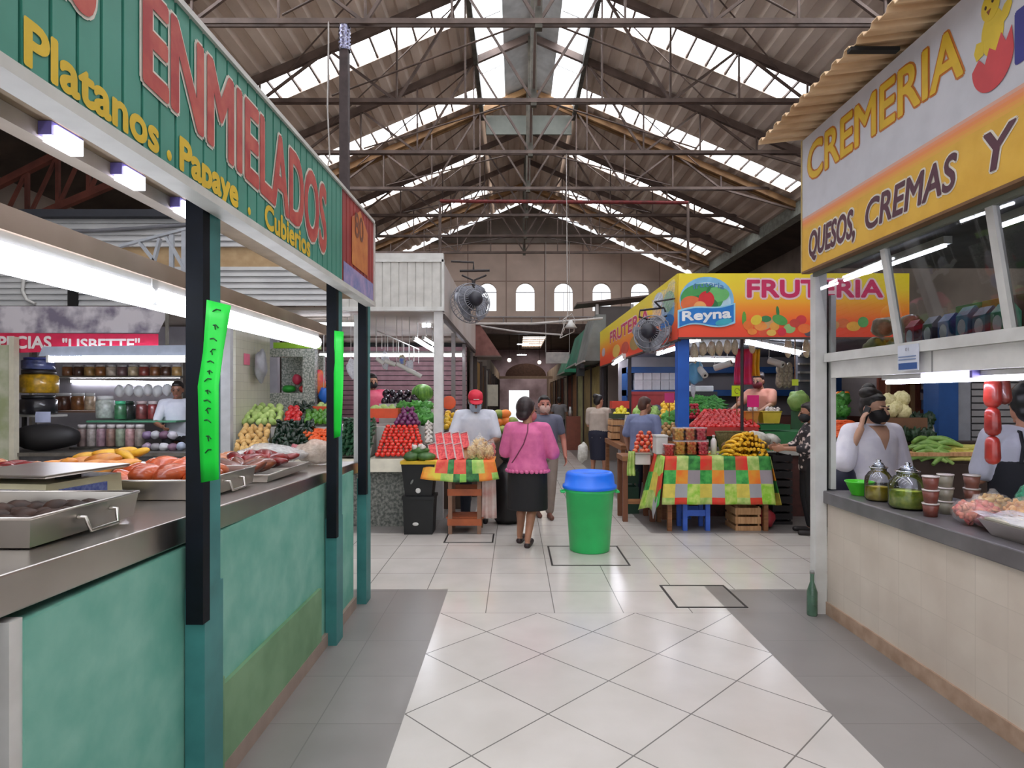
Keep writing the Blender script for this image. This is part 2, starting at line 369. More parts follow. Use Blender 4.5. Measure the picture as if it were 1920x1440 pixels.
# steel trusses
ZC = H+5.6
def truss(y, label, warm):
    t = thing('roof_truss', label, 'truss', (RX, y, ZC), 'steel roof trusses')
    m = mat('truss_tan', (164,126,84), .6, c2=(120,86,52), scale=3) if warm else TRUSS
    o = .13
    for s in (-1, 1):
        MB().bar((RX, y, RZ-o), (RX+s*7.45, y, RZ-SL*7.45-o), .09, .15).build('rafter', m, t)
        if warm: MB().bar((RX, y+.16, RZ-o-.05), (RX+s*7.45, y+.16, RZ-SL*7.45-o-.05), .05, .1).build('rafter', m, t)
    dC = (RZ-ZC)/SL
    ch = MB(); 
    for k in (-.045, .045): ch.bar((RX-dC, y+k, ZC), (RX+dC, y+k, ZC), .035, .075)
    ch.build('bottom_chord', TRUSS, t)
    MB().bar((RX, y, ZC-.1), (RX, y, RZ-o), .11, .11).build('king_post', mat('post_olive', (86,80,68), .6, c2=(60,56,46)), t)
    ds = [0, 1.3, 2.6, 3.9, 5.2]
    for s in (-1, 1):
        for i, d in enumerate(ds):
            zr = RZ-SL*d-o
            if i: MB().bar((RX+s*d, y, ZC), (RX+s*d, y, zr), .035).build('web_member', TRUSS, t)
            if i < 4:
                d2 = ds[i+1]
                a, b = ((RX+s*d, y, ZC), (RX+s*d2, y, RZ-SL*d2-o)) if i % 2 == 0 else ((RX+s*d, y, zr), (RX+s*d2, y, ZC))
                MB().bar(a, b, .045).build('web_member', TRUSS, t)
        MB().bar((RX+s*5.2, y, ZC), (RX+s*7.4, y, RZ-SL*7.4-o-.1), .05).build('web_member', TRUSS, t)
ty = [6.75+2.45*k for k in range(8)]
tl_ = ['nearest the camera','second from the camera','third from the camera','fourth from the camera','fifth from the camera, with a tan double rafter','sixth from the camera','seventh from the camera','last before the arched window wall, with tan rafters']
for y, l in zip(ty, tl_): truss(y, 'brown steel roof truss '+l.replace('nearest the camera','first from the camera'), 'tan' in l)
# bracing rods between trusses
sd = {-1: 'green sign side', 1: 'yellow sign side'}
for i in range(len(ty)-1):
    for s in (-1, 1):
        tag(MB().tube([(RX+s*.2, ty[i]+.1, ZC+.06), (RX+s*3.8, ty[i+1]-.1, ZC+.06)], .016, 6).build('brace_rod', TRUSS), f'thin diagonal chord brace behind the {cnt[i]} roof truss, {sd[s]}', 'brace rod', 'bracing rods between the trusses')
        tag(MB().tube([(RX+s*1.5, ty[i]+.1, RZ-SL*1.5-.25), (RX+s*4.6, ty[i+1]-.1, RZ-SL*4.6-.25)], .014, 6).build('brace_rod', TRUSS), f'thin sheet brace rod behind the {cnt[i]} roof truss, {sd[s]}', 'brace rod', 'bracing rods between the trusses')
    tag(MB().bar((RX, ty[i]+.1, RZ-.35), (RX, ty[i+1]-.1, ZC+.2), .05).build('brace_rod', TRUSS), f'ridge strut sloping down from the king post of the {cnt[i]} roof truss', 'brace rod', 'bracing rods between the trusses')
# red pipe frame below the trusses
t = thing('pipe_frame', 'red painted pipe frame hanging under the roof before the arched windows', 'pipe frame', P(1060,380,16.64))
RED = mat('red_paint', (132,44,46), .5, c2=(98,36,34))
MB().tube([P(825,377,16.64), P(1290,380,16.64)], .05, 8).build('crossbar', RED, t)
for x in (825, 1290): MB().tube([P(x,378,16.64), P(x,500,16.64)], .04, 8).build('leg', TRUSS, t)
for x in (870, 1060, 1250): p = P(x,378,16.64); MB().tube([p,(p.x,16.57,ZC)], .02, 6).build('hanger', TRUSS, t)
# eaves, side walls
M_EAVE = mat('eave_beam', (150,154,146), .6, c2=(122,126,118))
struct(MB().box(7.55,-8,H+4.85,7.85,YE,H+5.2).build('trim_eave', M_EAVE)); struct(MB().box(-7.15,-8,H+4.85,-6.85,YE,H+5.2).build('trim_eave', M_EAVE))
M_WALL = mat('smoky_wall', (136,122,112), .85, c2=(104,92,84), scale=.8)
M_DARKROOF = mat('dark_roof', (66,54,46), .85, c2=(44,34,28), scale=1.5)
struct(MB().box(9,-8,0,9.2,60,7).build('wall_right', M_WALL)); struct(MB().box(-9.6,-8,0,-9.4,60,7.4).build('wall_left', M_WALL))
struct(MB().hexa([(7.7,-8,H+5.15),(9.2,-8,H+4.7),(9.2,YE,H+4.7),(7.7,YE,H+5.15)],[(7.7,-8,H+5.2),(9.2,-8,H+4.75),(9.2,YE,H+4.75),(7.7,YE,H+5.2)]).build('ceiling', M_DARKROOF))
struct(MB().hexa([(-9.6,-8,H+3.9),(-7,-8,H+5.15),(-7,YE,H+5.15),(-9.6,YE,H+3.9)],[(-9.6,-8,H+3.95),(-7,-8,H+5.2),(-7,YE,H+5.2),(-9.6,YE,H+3.95)]).build('ceiling', M_DARKROOF))
# red-brown truss and small skylights over the side aisle beyond the green sign
t = thing('side_truss', 'red-brown lattice truss in the dark side roof beyond the green sign', 'truss', (-8.2,11,H+3.6)); M_RB = mat('red_brown', (112,58,46), .7, c2=(80,40,32), scale=3)
MB().bar((-9.35,11,H+3.75),(-7.0,11,H+4.95), .1, .12).build('top_chord', M_RB, t); MB().bar((-9.35,11,H+2.9),(-7.0,11,H+3.9), .1, .12).build('bottom_chord', M_RB, t)
for k in range(5):
    x = -9.3+.55*k; z0 = H+2.9+(x+9.35)*.425; z1 = H+3.75+(x+9.35)*.51; MB().bar((x,11,z0),(x,11,z1), .06).build('web_member', M_RB, t)
    if k < 4: MB().bar((x,11,z0),(x+.55,11,z1+.28), .05).build('web_member', M_RB, t)
# end wall with the arched windows
M_END = gridmat('end_wall', (222,200,186), (160,136,124), 1.645, (-2.03,4.9), 0, .05, .8, c2=(196,176,162), axes='XZ', size2=1.6, scale=1, bump=0)
ZS, ZT, RW = H+160*YE/F, H+213*YE/F, .40          # sill, crown, half width
mb = MB(); zc = ZT-RW; wins = [-2.855+1.645*k for k in range(7)]
zb = 4.62; x0 = -9.4; xs = []
def wallstrip(a, b, z0):                          # wall from z0 up to the roof line
    pts = [a]+([RX] if a < RX < b else [])+[b]
    for p, q in zip(pts, pts[1:]):
        f = lambda x: max(roofz(x)-.12, 4.7)
        mb.hexa([(p,YE,z0),(q,YE,z0),(q,YE+.25,z0),(p,YE+.25,z0)], [(p,YE,f(p)),(q,YE,f(q)),(q,YE+.25,f(q)),(p,YE+.25,f(p))])
prev = x0
for wx in wins:
    wallstrip(prev, wx-RW, zb); mb.box(wx-RW, YE, zb, wx+RW, YE+.25, ZS)
    N = 12; arc = [(wx-RW*math.cos(PI*k/N), zc+RW*math.sin(PI*k/N)) for k in range(N+1)]
    for (xa,za),(xb,zb2) in zip(arc, arc[1:]):
        f = lambda x: roofz(x)-.12
        pa = [xa]+([RX] if xa < RX < xb else [])+[xb]
        for p, q in zip(pa, pa[1:]):
            g = lambda x: za+(zb2-za)*(x-xa)/(xb-xa)
            mb.hexa([(p,YE,g(p)),(q,YE,g(q)),(q,YE+.25,g(q)),(p,YE+.25,g(p))], [(p,YE,f(p)),(q,YE,f(q)),(q,YE+.25,f(q)),(p,YE+.25,f(p))])
    prev = wx+RW
wallstrip(prev, 9.2, zb)
struct(mb.build('wall_back', M_END))
for i, wx in enumerate(wins):
    fr = MB().bar((wx-RW,YE+.1,zc),(wx+RW,YE+.1,zc),.03).bar((wx,YE+.1,ZS),(wx,YE+.1,zc),.015)
    struct(fr.build(f'window_{i+1}', mat('window_bar', (150,146,150), .5)))
zg = H+6.55; wg = (RZ-.13-zg)/SL; struct(MB().prism([(-wg,0),(wg,0),(0,RZ-.13-zg)], .05, plane_M((RX,YE-.06,zg),(1,0,0),(0,0,1),(0,-1,0))).build('wall_gable', mat('gable_sheet', (150,140,132), .8, c2=(120,112,106), scale=1.2)))
struct(MB().box(-9.4,YE-.1,4.25,9.2,YE+.4,4.66).build('trim_lintel', mat('lintel_brown', (78,58,50), .7, c2=(58,42,36))))
t = thing('wall_rail', 'pale pipe rail with short posts along the foot of the arched windows', 'rail', (RX, YE-.15, 4.66))
MB().tube([(-7,YE-.15,4.95),(8,YE-.15,4.95)], .03, 6).build('rail', mat('rail_grey', (176,170,172), .5), t)
for k in range(12): MB().tube([(-6.5+1.2*k,YE-.15,4.66),(-6.5+1.2*k,YE-.15,4.95)], .025, 6).build('post', MATS['rail_grey'], t)
# the far passage behind the end wall: low dark roof with one skylight, daylight door at its end
mb = MB(); mb.box(-9.4,YE+.4,4.9,.45,60,5.1); mb.box(1.75,YE+.4,4.9,9.2,60,5.1); mb.box(.45,YE+.4,4.9,1.75,34.2,5.1); mb.box(.45,42.5,4.9,1.75,60,5.1)
struct(mb.build('ceiling', M_DARKROOF))
t = thing('roof_light', 'barred bright roof light over the far passage', 'skylight', (.6, 38, 4.95), None)
MB().box(.45,34.2,5.0,1.75,42.5,5.03).build('sheet', emis('roof_light_sheet', (250,236,214), 9), t)
for k in range(9): MB().box(.45,34.5+k,4.93,1.75,34.62+k,4.99).build('bar', TRUSS, t)
# ================================================================ sweet stall with the green sign
TEAL = mat('teal_paint', (66,134,132), .5, c2=(54,116,116), scale=5)
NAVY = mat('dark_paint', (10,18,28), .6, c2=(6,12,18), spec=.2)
M_TEALW = mat('teal_marbled_wall', (132,188,170), .55, c2=(96,164,146), scale=6, detail=7, contrast=(.3,.7))
M_OLIVE = mat('green_plinth', (124,160,122), .6, c2=(104,142,104), scale=4)
BEIGE = mat('beige_paint', (176,156,138), .6, c2=(160,140,122), scale=4)
XC = -1.2
def topz(y): return 1.145-(y-1.43)*.025
t = thing('stall_counter', 'long teal counter with a stainless steel top under the green sign', 'counter', (XC-.4, 3, 0))
MB().box(XC-.12, 1.5, .08, XC, 4.55, 1.02).build('base_wall', M_TEALW, t)
MB().box(XC, 2.45, .08, XC+.02, 3.74, .40).build('plinth', M_OLIVE, t)
MB().box(XC-.12, 1.5, 0, XC+.022, 4.55, .08).build('skirting', mat('skirting_beige', (158,140,128), .6), t)
MB().box(XC-.14, .6, .0, XC-.06, 1.46, 1.0).build('end_wall', DARK, t)
MB().box(XC-.05, 1.46, 0, XC-.005, 1.5, 1.03).build('edge_strip', WHITEP, t)
mb = MB(); x0, x1 = -3.3, XC-.02
mb.hexa([(x0,.5,topz(.5)-.04),(x1,.5,topz(.5)-.04),(x1,4.8,topz(4.8)-.04),(x0,4.8,topz(4.8)-.04)], [(x0,.5,topz(.5)),(x1,.5,topz(.5)),(x1,4.8,topz(4.8)),(x0,4.8,topz(4.8))])
mb.build('worktop', STEEL, t)
mb = MB(); mb.hexa([(x1-.02,.5,topz(.5)-.1),(x1+.012,.5,topz(.5)-.1),(x1+.012,4.8,topz(4.8)-.085),(x1-.02,4.8,topz(4.8)-.085)], [(x1-.02,.5,topz(.5)+.004),(x1+.012,.5,topz(.5)+.004),(x1+.012,4.8,topz(4.8)+.004),(x1-.02,4.8,topz(4.8)+.004)])
mb.build('apron', STEEL, t, bevel=.006)
MB().box(-3.3, 4.5, 0, XC-.12, 4.6, 1.0).build('base_wall', M_TEALW, t); MB().box(-3.3, 1.5, 0, -3.2, 4.5, 1.0).build('base_wall', M_TEALW, t)
tag(MB().tube([(-1.155,2.4,0),(-1.155,2.4,.47)], .018, 8).tube([(-1.155,2.4,.2),(-1.19,2.4,.2)], .012, 6).build('drain_pipe', M_OLIVE), 'thin green pipe standing by the foot of the teal counter', 'pipe')
# posts
def booth_post(y, dw, zs, label, dx=0):
    t = thing('stall_post', label, 'post', (-1.14+dx, y, 0), 'posts of the green sign stall')
    x = -1.12+dx
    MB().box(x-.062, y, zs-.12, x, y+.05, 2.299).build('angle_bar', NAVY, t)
    MB().box(x-.055, y+.05, zs, x, y+.13, 2.299).build('tube', TEAL, t)
    MB().box(x-.075, y+.02, 0, x-.004+dw, y+.16, zs).build('foot_sleeve', TEAL, t)
    mb = MB()
    for z in (1.2, 1.9): mb.lathe([(.008,0),(.006,.006),(0,.007)], 8, (0,0,0))
    return t
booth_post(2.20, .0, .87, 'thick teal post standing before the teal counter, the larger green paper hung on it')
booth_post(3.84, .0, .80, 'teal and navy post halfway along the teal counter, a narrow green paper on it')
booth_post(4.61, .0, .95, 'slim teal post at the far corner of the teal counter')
tag(MB().box(-1.245,4.73,1.05,-1.19,4.78,2.2).build('frame_post', WHITEP), 'white upright on the far end of the stainless steel counter', 'post')
# the green sign
t = thing('shop_sign', 'long green corrugated fascia sign lettered in red and yellow', 'sign', (-1.07, 2.7, 2.25))
XS = -1.05; Ya, Yb, Yr = .7, 4.54, 3.72
def ztop(y): return 2.79+(y-1.9)*.022
GREEN = mat('sign_green', (72,146,128), .5, c2=(62,132,114), scale=3)
def ribbed(y0, y1, m, name):
    mb = MB(); p = .085; y = y0
    while y < y1-1e-4:
        e = min(y+p, y1)
        for a, b, d in ((y, y+.012, -.010), (y+.012, e, 0)):
            mb.hexa([(XS-.03,a,2.265),(XS+d,a,2.265),(XS+d,b,2.265),(XS-.03,b,2.265)], [(XS-.03,a,ztop(a)),(XS+d,a,ztop(a)),(XS+d,b,ztop(b)),(XS-.03,b,ztop(b))])
        y = e
    return mb.build(name, m, t)
ribbed(Ya, Yr, GREEN, 'corrugated_panel')
# painted end picture: red with an orange jar, blue foot
MR = mat('sign_red', (164,52,44), .5, c2=(140,38,40), scale=5)
ribbed(Yr, Yb, MR, 'picture_panel')
e = .004
MB().sheet(lambda u,v: (XS+e, 3.93+u*.42, 2.42+v*.40*(1-.25*abs(u-.5)*2*v)), 6, 6).build('painted_jar', mat('jar_orange', (206,128,58), .5, c2=(186,100,44), scale=10), t)
MB().sheet(lambda u,v: (XS+e*.7, 3.74+u*.78, 2.268+v*.13), 4, 2).build('painted_foot', mat('sign_blue', (112,124,176), .5, c2=(170,150,190), scale=12), t)
lettering('80', (XS+e,4.0,2.62), (0,1,0), (0,0,1), (1,0,0), .22, .16, mat('jar_brown', (120,62,34), .5), t, bold=.02)
TRIM = mat('sign_trim', (206,206,200), .45)
MB().box(XS-.06, Ya, 2.235, XS+.015, Yb+.01, 2.265).build('lower_trim', TRIM, t)
MB().hexa([(XS-.03,Ya,ztop(Ya)),(XS+.012,Ya,ztop(Ya)),(XS+.012,Yb,ztop(Yb)),(XS-.03,Yb,ztop(Yb))],[(XS-.03,Ya,ztop(Ya)+.02),(XS+.012,Ya,ztop(Ya)+.02),(XS+.012,Yb,ztop(Yb)+.02),(XS-.03,Yb,ztop(Yb)+.02)]).build('upper_trim', TRIM, t)
MB().box(XS-.03, Yb, 2.25, XS+.012, Yb+.015, ztop(Yb)).build('end_trim', TRIM, t)
U, V, Nn = (0,1,0), (0,0,1), (1,0,0)
YEL = mat('sign_yellow', (222,186,40), .5); RDL = mat('sign_letter_red', (166,44,44), .5, c2=(190,84,70), scale=12); WHL = mat('sign_letter_white', (222,218,206), .5)
def trap(z0a, z1a, z0b, z1b, h):                # letters whose height changes along the word
    def f(a, b):
        lo = z0a+(z0b-z0a)*a; hi = z1a+(z1b-z1a)*a; return a, (lo+(hi-lo)*b)
    return f
for m, gx, bd, dd in ((WHL, .0, .068, 0), (RDL, .0, .034, .003)):
    lettering('ENMIELADOS', (XS+dd+.001, 1.73-dd*0, 0), U, V, Nn, 1.66, 1, m, t, bold=bd, warp=trap(2.46,2.735,2.36,2.715,1), name='lettering')
    lettering('DULCES', (XS+dd+.001, .80, 0), U, V, Nn, .72, 1, m, t, bold=bd, warp=trap(2.53,2.74,2.50,2.735,1), name='lettering')
for s_, ya, yb in (('Platanos', 1.312, 1.80), ('Papaye', 1.92, 2.315), ('Cubierios', 2.57, 3.13)):
    lettering(s_, (XS+.001, ya, 2.282-(.03 if 'p' in s_ else 0)), U, V, Nn, yb-ya, .098+(.03 if 'p' in s_ else 0), YEL, t, bold=.05)
for y in (1.235, 1.86, 2.42): MB().ell((XS+.001, y, 2.30), (.002,.013,.016)).build('dot', YEL, t)
# under the sign: soffit, rail with small lamps, long lamp
tag(MB().box(-1.32, .8, 2.30, -1.10, 4.6, 2.33).build('sign_beam', mat('beam_olive', (150,130,104), .6, c2=(130,112,88))), 'beige flat beam behind the lower edge of the green sign', 'beam')
t = thing('lamp_rail', 'pale cable rail under the green sign carrying small strip lamps', 'rail', (-1.28, 2.2, 2.2))
MB().box(-1.32, .9, 2.255, -1.262, 2.42, 2.299).build('trunking', mat('trunking', (178,166,152), .5), t)
LED = emis('cool_lamp', (226,226,255), TUBE)
for y, n in ((1.68,'nearer the camera end'),(1.97,'in the middle of the rail'),(2.30,'beside the thick teal post')):
    q = thing('strip_lamp', 'short violet-white strip lamp under the green sign, '+n, 'lamp', (-1.24, y, 2.24), 'short lamps under the green sign')
    MB().box(-1.261, y-.06, 2.262, -1.225, y+.06, 2.298).build('lamp_body', mat('lamp_violet', (120,110,180), .4), q)
    MB().box(-1.255, y-.05, 2.247, -1.218, y+.05, 2.290).build('diffuser', LED, q)
t = thing('tube_lamp', 'long bright fluorescent lamp under a beige beam over the sweet trays', 'lamp', (-1.45, 2.6, 1.92))
MB().box(-1.49, .9, 2.03, -1.41, 4.6, 2.10).build('beam', BEIGE, t)
MB().box(-1.475, 1.0, 2.0, -1.425, 2.40, 2.03).build('housing', WHITEP, t); MB().box(-1.475, 2.44, 2.0, -1.425, 4.45, 2.03).build('housing', WHITEP, t)
MB().tube([(-1.45,1.0,1.962),(-1.45,2.40,1.962)], .046, 12).build('tube', TUBEM, t); MB().tube([(-1.45,2.44,1.962),(-1.45,4.45,1.962)], .046, 12).build('tube', TUBEM, t)
for y in (2.42,): MB().box(-1.48,y-.02,1.93,-1.42,y+.02,2.03).build('end_cap', WHITEP, t)
# green papers
LIME = mat('lime_card', (26,226,66), .55, c2=(22,214,58)); INK = mat('ink', (26,70,36), .6)
def paper(label, pts, y, marks):
    t = thing('price_paper', label, 'paper sign', P(pts[0][0][0], pts[-1][0][1], y), 'lime green papers on the posts')
    n = len(pts)-1
    def fn(u, v):
        i = min(int(v*n), n-1); f = v*n-i; l = [a+(b-a)*f for a, b in zip(pts[i][0], pts[i+1][0])]; r = [a+(b-a)*f for a, b in zip(pts[i][1], pts[i+1][1])]
        return P(l[0]+(r[0]-l[0])*u, l[1]+(r[1]-l[1])*u, y-.04*u+.015*math.sin(v*7))
    MB().sheet(fn, 4, 12).build('card', LIME, t, solid=.002)
    mb = MB(); random.seed(3)
    for k in range(marks):
        v = .05+.9*k/marks; a = fn(.3+.08*(k%2), v); b = fn(.62, v+.012*(1 if k%3 else -1)); off = Vector((0,-.004,0)); mb.tube([a+off, (a+b)/2+off+Vector((0,0,.006)), b+off], .0022, 4)
        if k % 2: mb.tube([fn(.45,v)+off, fn(.5,v+.022)+off], .002, 4)
    mb.build('writing', INK, t)
paper('wide lime green paper with faint writing on the thick teal post', [((388,562),(433,573)),((381,660),(419,655)),((371,725),(410,722)),((373,790),(410,790)),((377,905),(410,899))], 2.185, 13)
paper('narrow lime green paper on the post halfway along the teal counter', [((627,620),(644,622)),((626,700),(644,702)),((626,760),(642,762)),((626,822),(638,818))], 3.83, 0)
# ---- trays of candied fruit
def tray(label, x0, y0, x1, y1, h, fill, handle=False, rz=0):
    z = topz((y0+y1)/2)+.010; c = ((x0+x1)/2, (y0+y1)/2, z)
    t = thing('steel_tray', label, 'tray', c, 'steel trays on the sweet counter')
    mb = MB(); e = .006; sp = .012
    mb.box(x0,y0,z,x1,y1,z+.006)
    ring = lambda o, zz: [(x0-o,y0-o,zz),(x1+o,y0-o,zz),(x1+o,y1+o,zz),(x0-o,y1+o,zz)]
    lo, li, uo, ui = ring(0,z), ring(-e,z), ring(sp,z+h), ring(sp-e,z+h)
    for k in range(4): n = (k+1)%4; mb.hexa([lo[k],lo[n],li[n],li[k]], [uo[k],uo[n],ui[n],ui[k]])
    mb.build('pan', STEEL, t)
    MB().tube([(x0-sp,y0-sp,z+h),(x1+sp,y0-sp,z+h),(x1+sp,y1+sp,z+h),(x0-sp,y1+sp,z+h),(x0-sp,y0-sp,z+h)], .005, 6).build('rim', STEEL, t)
    if handle:
        ym = (y0+y1)/2+.02; x = x1+sp
        MB().tube([(x-.003,ym-.075,z+h*.62),(x+.02,ym-.075,z+h*.62),(x+.03,ym-.065,z+h*.1),(x+.03,ym+.065,z+h*.1),(x+.02,ym+.075,z+h*.62),(x-.003,ym+.075,z+h*.62)], .006, 8).build('handle', STEEL, t)
    return z
def lump(r, seed, m, name='candy', amp=.22, n=12):
    random.seed(seed); mb = MB().ell((0,0,0), r, n=n, m=8); ph = [random.uniform(0,6) for _ in range(6)]
    for i, v in enumerate(mb.v):
        k = 1+amp*(math.sin(v.x/r[0]*2.2+ph[0])*.5+math.sin(v.y/r[1]*2.6+ph[1])*.5+math.sin(v.z/r[2]*3+ph[2])*.3+math.sin((v.x/r[0]+v.y/r[1])*3.3+ph[3])*.3); mb.v[i] = v*k
    return mesh_of(mb, name, m)
C_ORANGE = mat('candied_orange', (216,104,52), .3, c2=(168,62,28), scale=14, coat=.4, rnd=.2, spec=.6)
C_AMBER = mat('candied_amber', (222,152,72), .3, c2=(190,110,50), scale=14, coat=.4, rnd=.15)
C_YEL = mat('candied_yellow', (226,178,52), .35, c2=(200,140,40), scale=14, rnd=.12)
C_RED = mat('candied_red', (150,44,44), .32, c2=(96,26,30), scale=14, coat=.4, rnd=.25)
C_BROWN = mat('candied_brown', (132,66,42), .3, c2=(86,42,30), scale=14, coat=.5, rnd=.3)
C_DARK = mat('candied_dark', (64,42,32), .55, c2=(38,26,20), scale=14, spec=.25, rnd=.3)
C_TAN = mat('candied_tan', (196,128,84), .35, c2=(160,92,56), scale=14, coat=.3, rnd=.2)
def fillup(me, name, label, group, x0, y0, x1, y1, z, n, rise=.0, seed=1, sc=1):
    random.seed(seed); k = max(1, round(math.sqrt(n*(x1-x0)/(y1-y0)))); m_ = math.ceil(n/k); c = 0
    for j in range(m_):
        for i in range(k):
            if c >= n: return
            c += 1; u, v = (i+.5)/k, (j+.5)/m_
            inst(random.choice(me), name, (x0+(x1-x0)*u+rn(.012), y0+(y1-y0)*v+rn(.012), z+rise*4*(u*(1-u)+v*(1-v))/2+rn(.006)), label, 'sweet', group, (rn(.4),rn(.4),rn(1.2)), sc*(1+rn(.15)))
fig = [lump((.05,.034,.03), k, C_DARK) for k in (1,2)]; pump = [lump((.085,.05,.045), k, C_ORANGE) for k in (3,4,5)]
beet = [lump((.1,.035,.03), k, C_RED) for k in (6,7)]; cam_ = [lump((.1,.042,.036), k, C_BROWN) for k in (8,9)]
yel = [lump((.09,.035,.03), k, C_AMBER) for k in (10,11)]; yel2 = [lump((.085,.03,.022), k, C_YEL) for k in (12,)]; tan = [lump((.075,.05,.04), k, C_TAN) for k in (13,14)]
z = tray('deep steel tray with a wire handle, dark figs in it, before the scale', -1.86, 1.73, -1.37, 2.20, .085, None, True)
fillup(fig, 'candied_fig', 'dark candied fig in the tray with the wire handle', 'figs in the handled tray', -1.84, 1.78, -1.42, 2.15, z+.035, 30, .012, 1)
z = tray('steel tray of orange candied pumpkin behind the thick teal post', -1.86, 2.68, -1.38, 3.22, .085, None, True)
fillup(pump, 'candied_pumpkin', 'orange candied pumpkin piece in the tray behind the thick teal post', 'candied pumpkin pieces', -1.82, 2.74, -1.42, 3.16, z+.06, 14, .05, 2)
z = tray('shallow steel tray of dark red sweets near the middle post', -1.80, 3.36, -1.36, 4.0, .04, None)
fillup(cam_, 'candied_sweet_potato', 'brown candied sweet potato in the shallow tray near the middle post', 'brown sweet potatoes in the shallow tray', -1.76, 3.38, -1.40, 3.64, z+.045, 8, .03, 3)
fillup(beet, 'candied_yam', 'dark red candied yam piled in the shallow tray near the middle post', 'red yams in the shallow tray', -1.74, 3.62, -1.40, 3.96, z+.055, 14, .05, 4)
z = tray('steel tray of amber candied squash at the back of the sweet counter', -2.56, 3.05, -2.02, 3.62, .05, None)
fillup(yel, 'candied_squash', 'amber candied squash strip in the tray at the back of the counter', 'amber squash strips', -2.52, 3.08, -2.06, 3.60, z+.05, 18, .06, 5)
fillup(yel2, 'candied_pineapple', 'yellow candied pineapple slice on the heap of amber squash', 'yellow slices on the squash', -2.42, 3.36, -2.12, 3.6, z+.125, 6, .02, 6)
z = tray('steel tray of mixed pale and red sweets at the outer end of the back row', -3.2, 3.1, -2.64, 3.62, .05, None)
fillup(tan+pump[:1], 'candied_peach', 'tan candied peach half in the tray of mixed sweets', 'peach halves in the mixed tray', -3.16, 3.16, -2.92, 3.58, z+.05, 8, .03, 7)
fillup(beet, 'candied_beet', 'red candied beet in the tray of mixed sweets', 'red beets in the mixed tray', -2.9, 3.16, -2.68, 3.58, z+.05, 8, .03, 8, .8)
z = tray('steel tray of tan sweets farther along behind the pumpkin tray', -2.0, 3.7, -1.86, 4.3, .04, None)
fillup(tan, 'candied_pear', 'tan candied pear piece lying by the dark red yams', 'tan pear pieces by the yams', -1.98, 3.72, -1.88, 4.28, z+.045, 7, .02, 9)
tag(MB().box(-2.3,2.62,topz(2.7)+.002,-1.95,2.98,topz(2.7)+.03).build('chopping_board', WOOD, bevel=.004), 'brown wooden board lying behind the weighing scale', 'board')
# weighing scale
zz = topz(2.4)+.002; t = thing('weighing_scale', 'cream counter scale with a steel pan and blue display', 'scale', (-1.88, 2.43, zz), None, -.12)
MB().hexa([(-.2,-.19,.01),(.2,-.19,.01),(.2,.19,.01),(-.2,.19,.01)], [(-.19,-.17,.125),(.19,-.17,.125),(.19,.19,.125),(-.19,.19,.125)]).build('body', mat('scale_cream', (206,196,158), .5), t, loc=None).location = (0,0,0)
def local(o): o.location = (0,0,0); return o
for c in t.children:
    for v in c.data.vertices: v.co += Vector(t.location)
MB2 = MB().hexa([(-.215,-.2,.148),(.215,-.2,.148),(.215,.21,.148),(-.215,.21,.148)], [(-.22,-.205,.162),(.22,-.205,.162),(.22,.215,.162),(-.22,.215,.162)])
MB2.v = [v+Vector(t.location) for v in MB2.v]; MB2.build('pan', STEEL, t, bevel=.006)
b = MB().box(.0,-.196,.035,.185,-.17,.105); b.v = [v+Vector(t.location) for v in b.v]; b.build('display', mat('display_blue', (70,82,140), .25, c2=(120,130,180), scale=60), t)
b = MB().box(.192,-.12,.03,.204,.1,.10); b.v = [v+Vector(t.location) for v in b.v]; b.build('keypad', mat('display_blue', (70,82,140)), t)
b = MB()
for x in (-.12,.12): b.box(x-.03,-.03,.12,x+.03,.03,.149)
b.v = [v+Vector(t.location) for v in b.v]; b.build('pan_support', BLACK, t)
# bags
def bag(label, name, loc, r, m, cat='bag', seed=1, group=None, amp=.3, rot=(0,0,0)):
    random.seed(seed); mb = MB().ell((0,0,0), r, n=16, m=10)
    ph = [random.uniform(0,6) for _ in range(6)]
    for i, v in enumerate(mb.v):
        k = 1+amp*(.5*math.sin(v.x/r[0]*3+ph[0])*math.cos(v.y/r[1]*3+ph[1])+.35*math.sin(v.z/r[2]*5+ph[2]+v.x/r[0]*4)); mb.v[i] = v*k
    zmin = min(v.z for v in mb.v); me = mesh_of(MB().add([v-Vector((0,0,zmin)) for v in mb.v], mb.f, 0, True), name, m)
    return inst(me, name, loc, label, cat, group, rot)
bag('pink plastic bag lying flat behind the scale pan', 'plastic_bag', (-2.1,2.99,topz(3)+.004), (.13,.05,.025), film('pink_film', (226,150,196), .8), seed=2)
bag('clear plastic bag spread over the far end of the sweet counter', 'plastic_bag', (-1.72,4.32,topz(4.3)+.004), (.24,.22,.075), film('clear_film', (232,230,228), .5), seed=5)
bag('pale beige plastic sack on the far corner of the sweet counter', 'plastic_bag', (-1.46,4.5,topz(4.5)+.004), (.15,.12,.09), film('beige_film', (214,196,180), .75), seed=6)
LEDB = emis('dairy_tube', (232,232,255), 24)
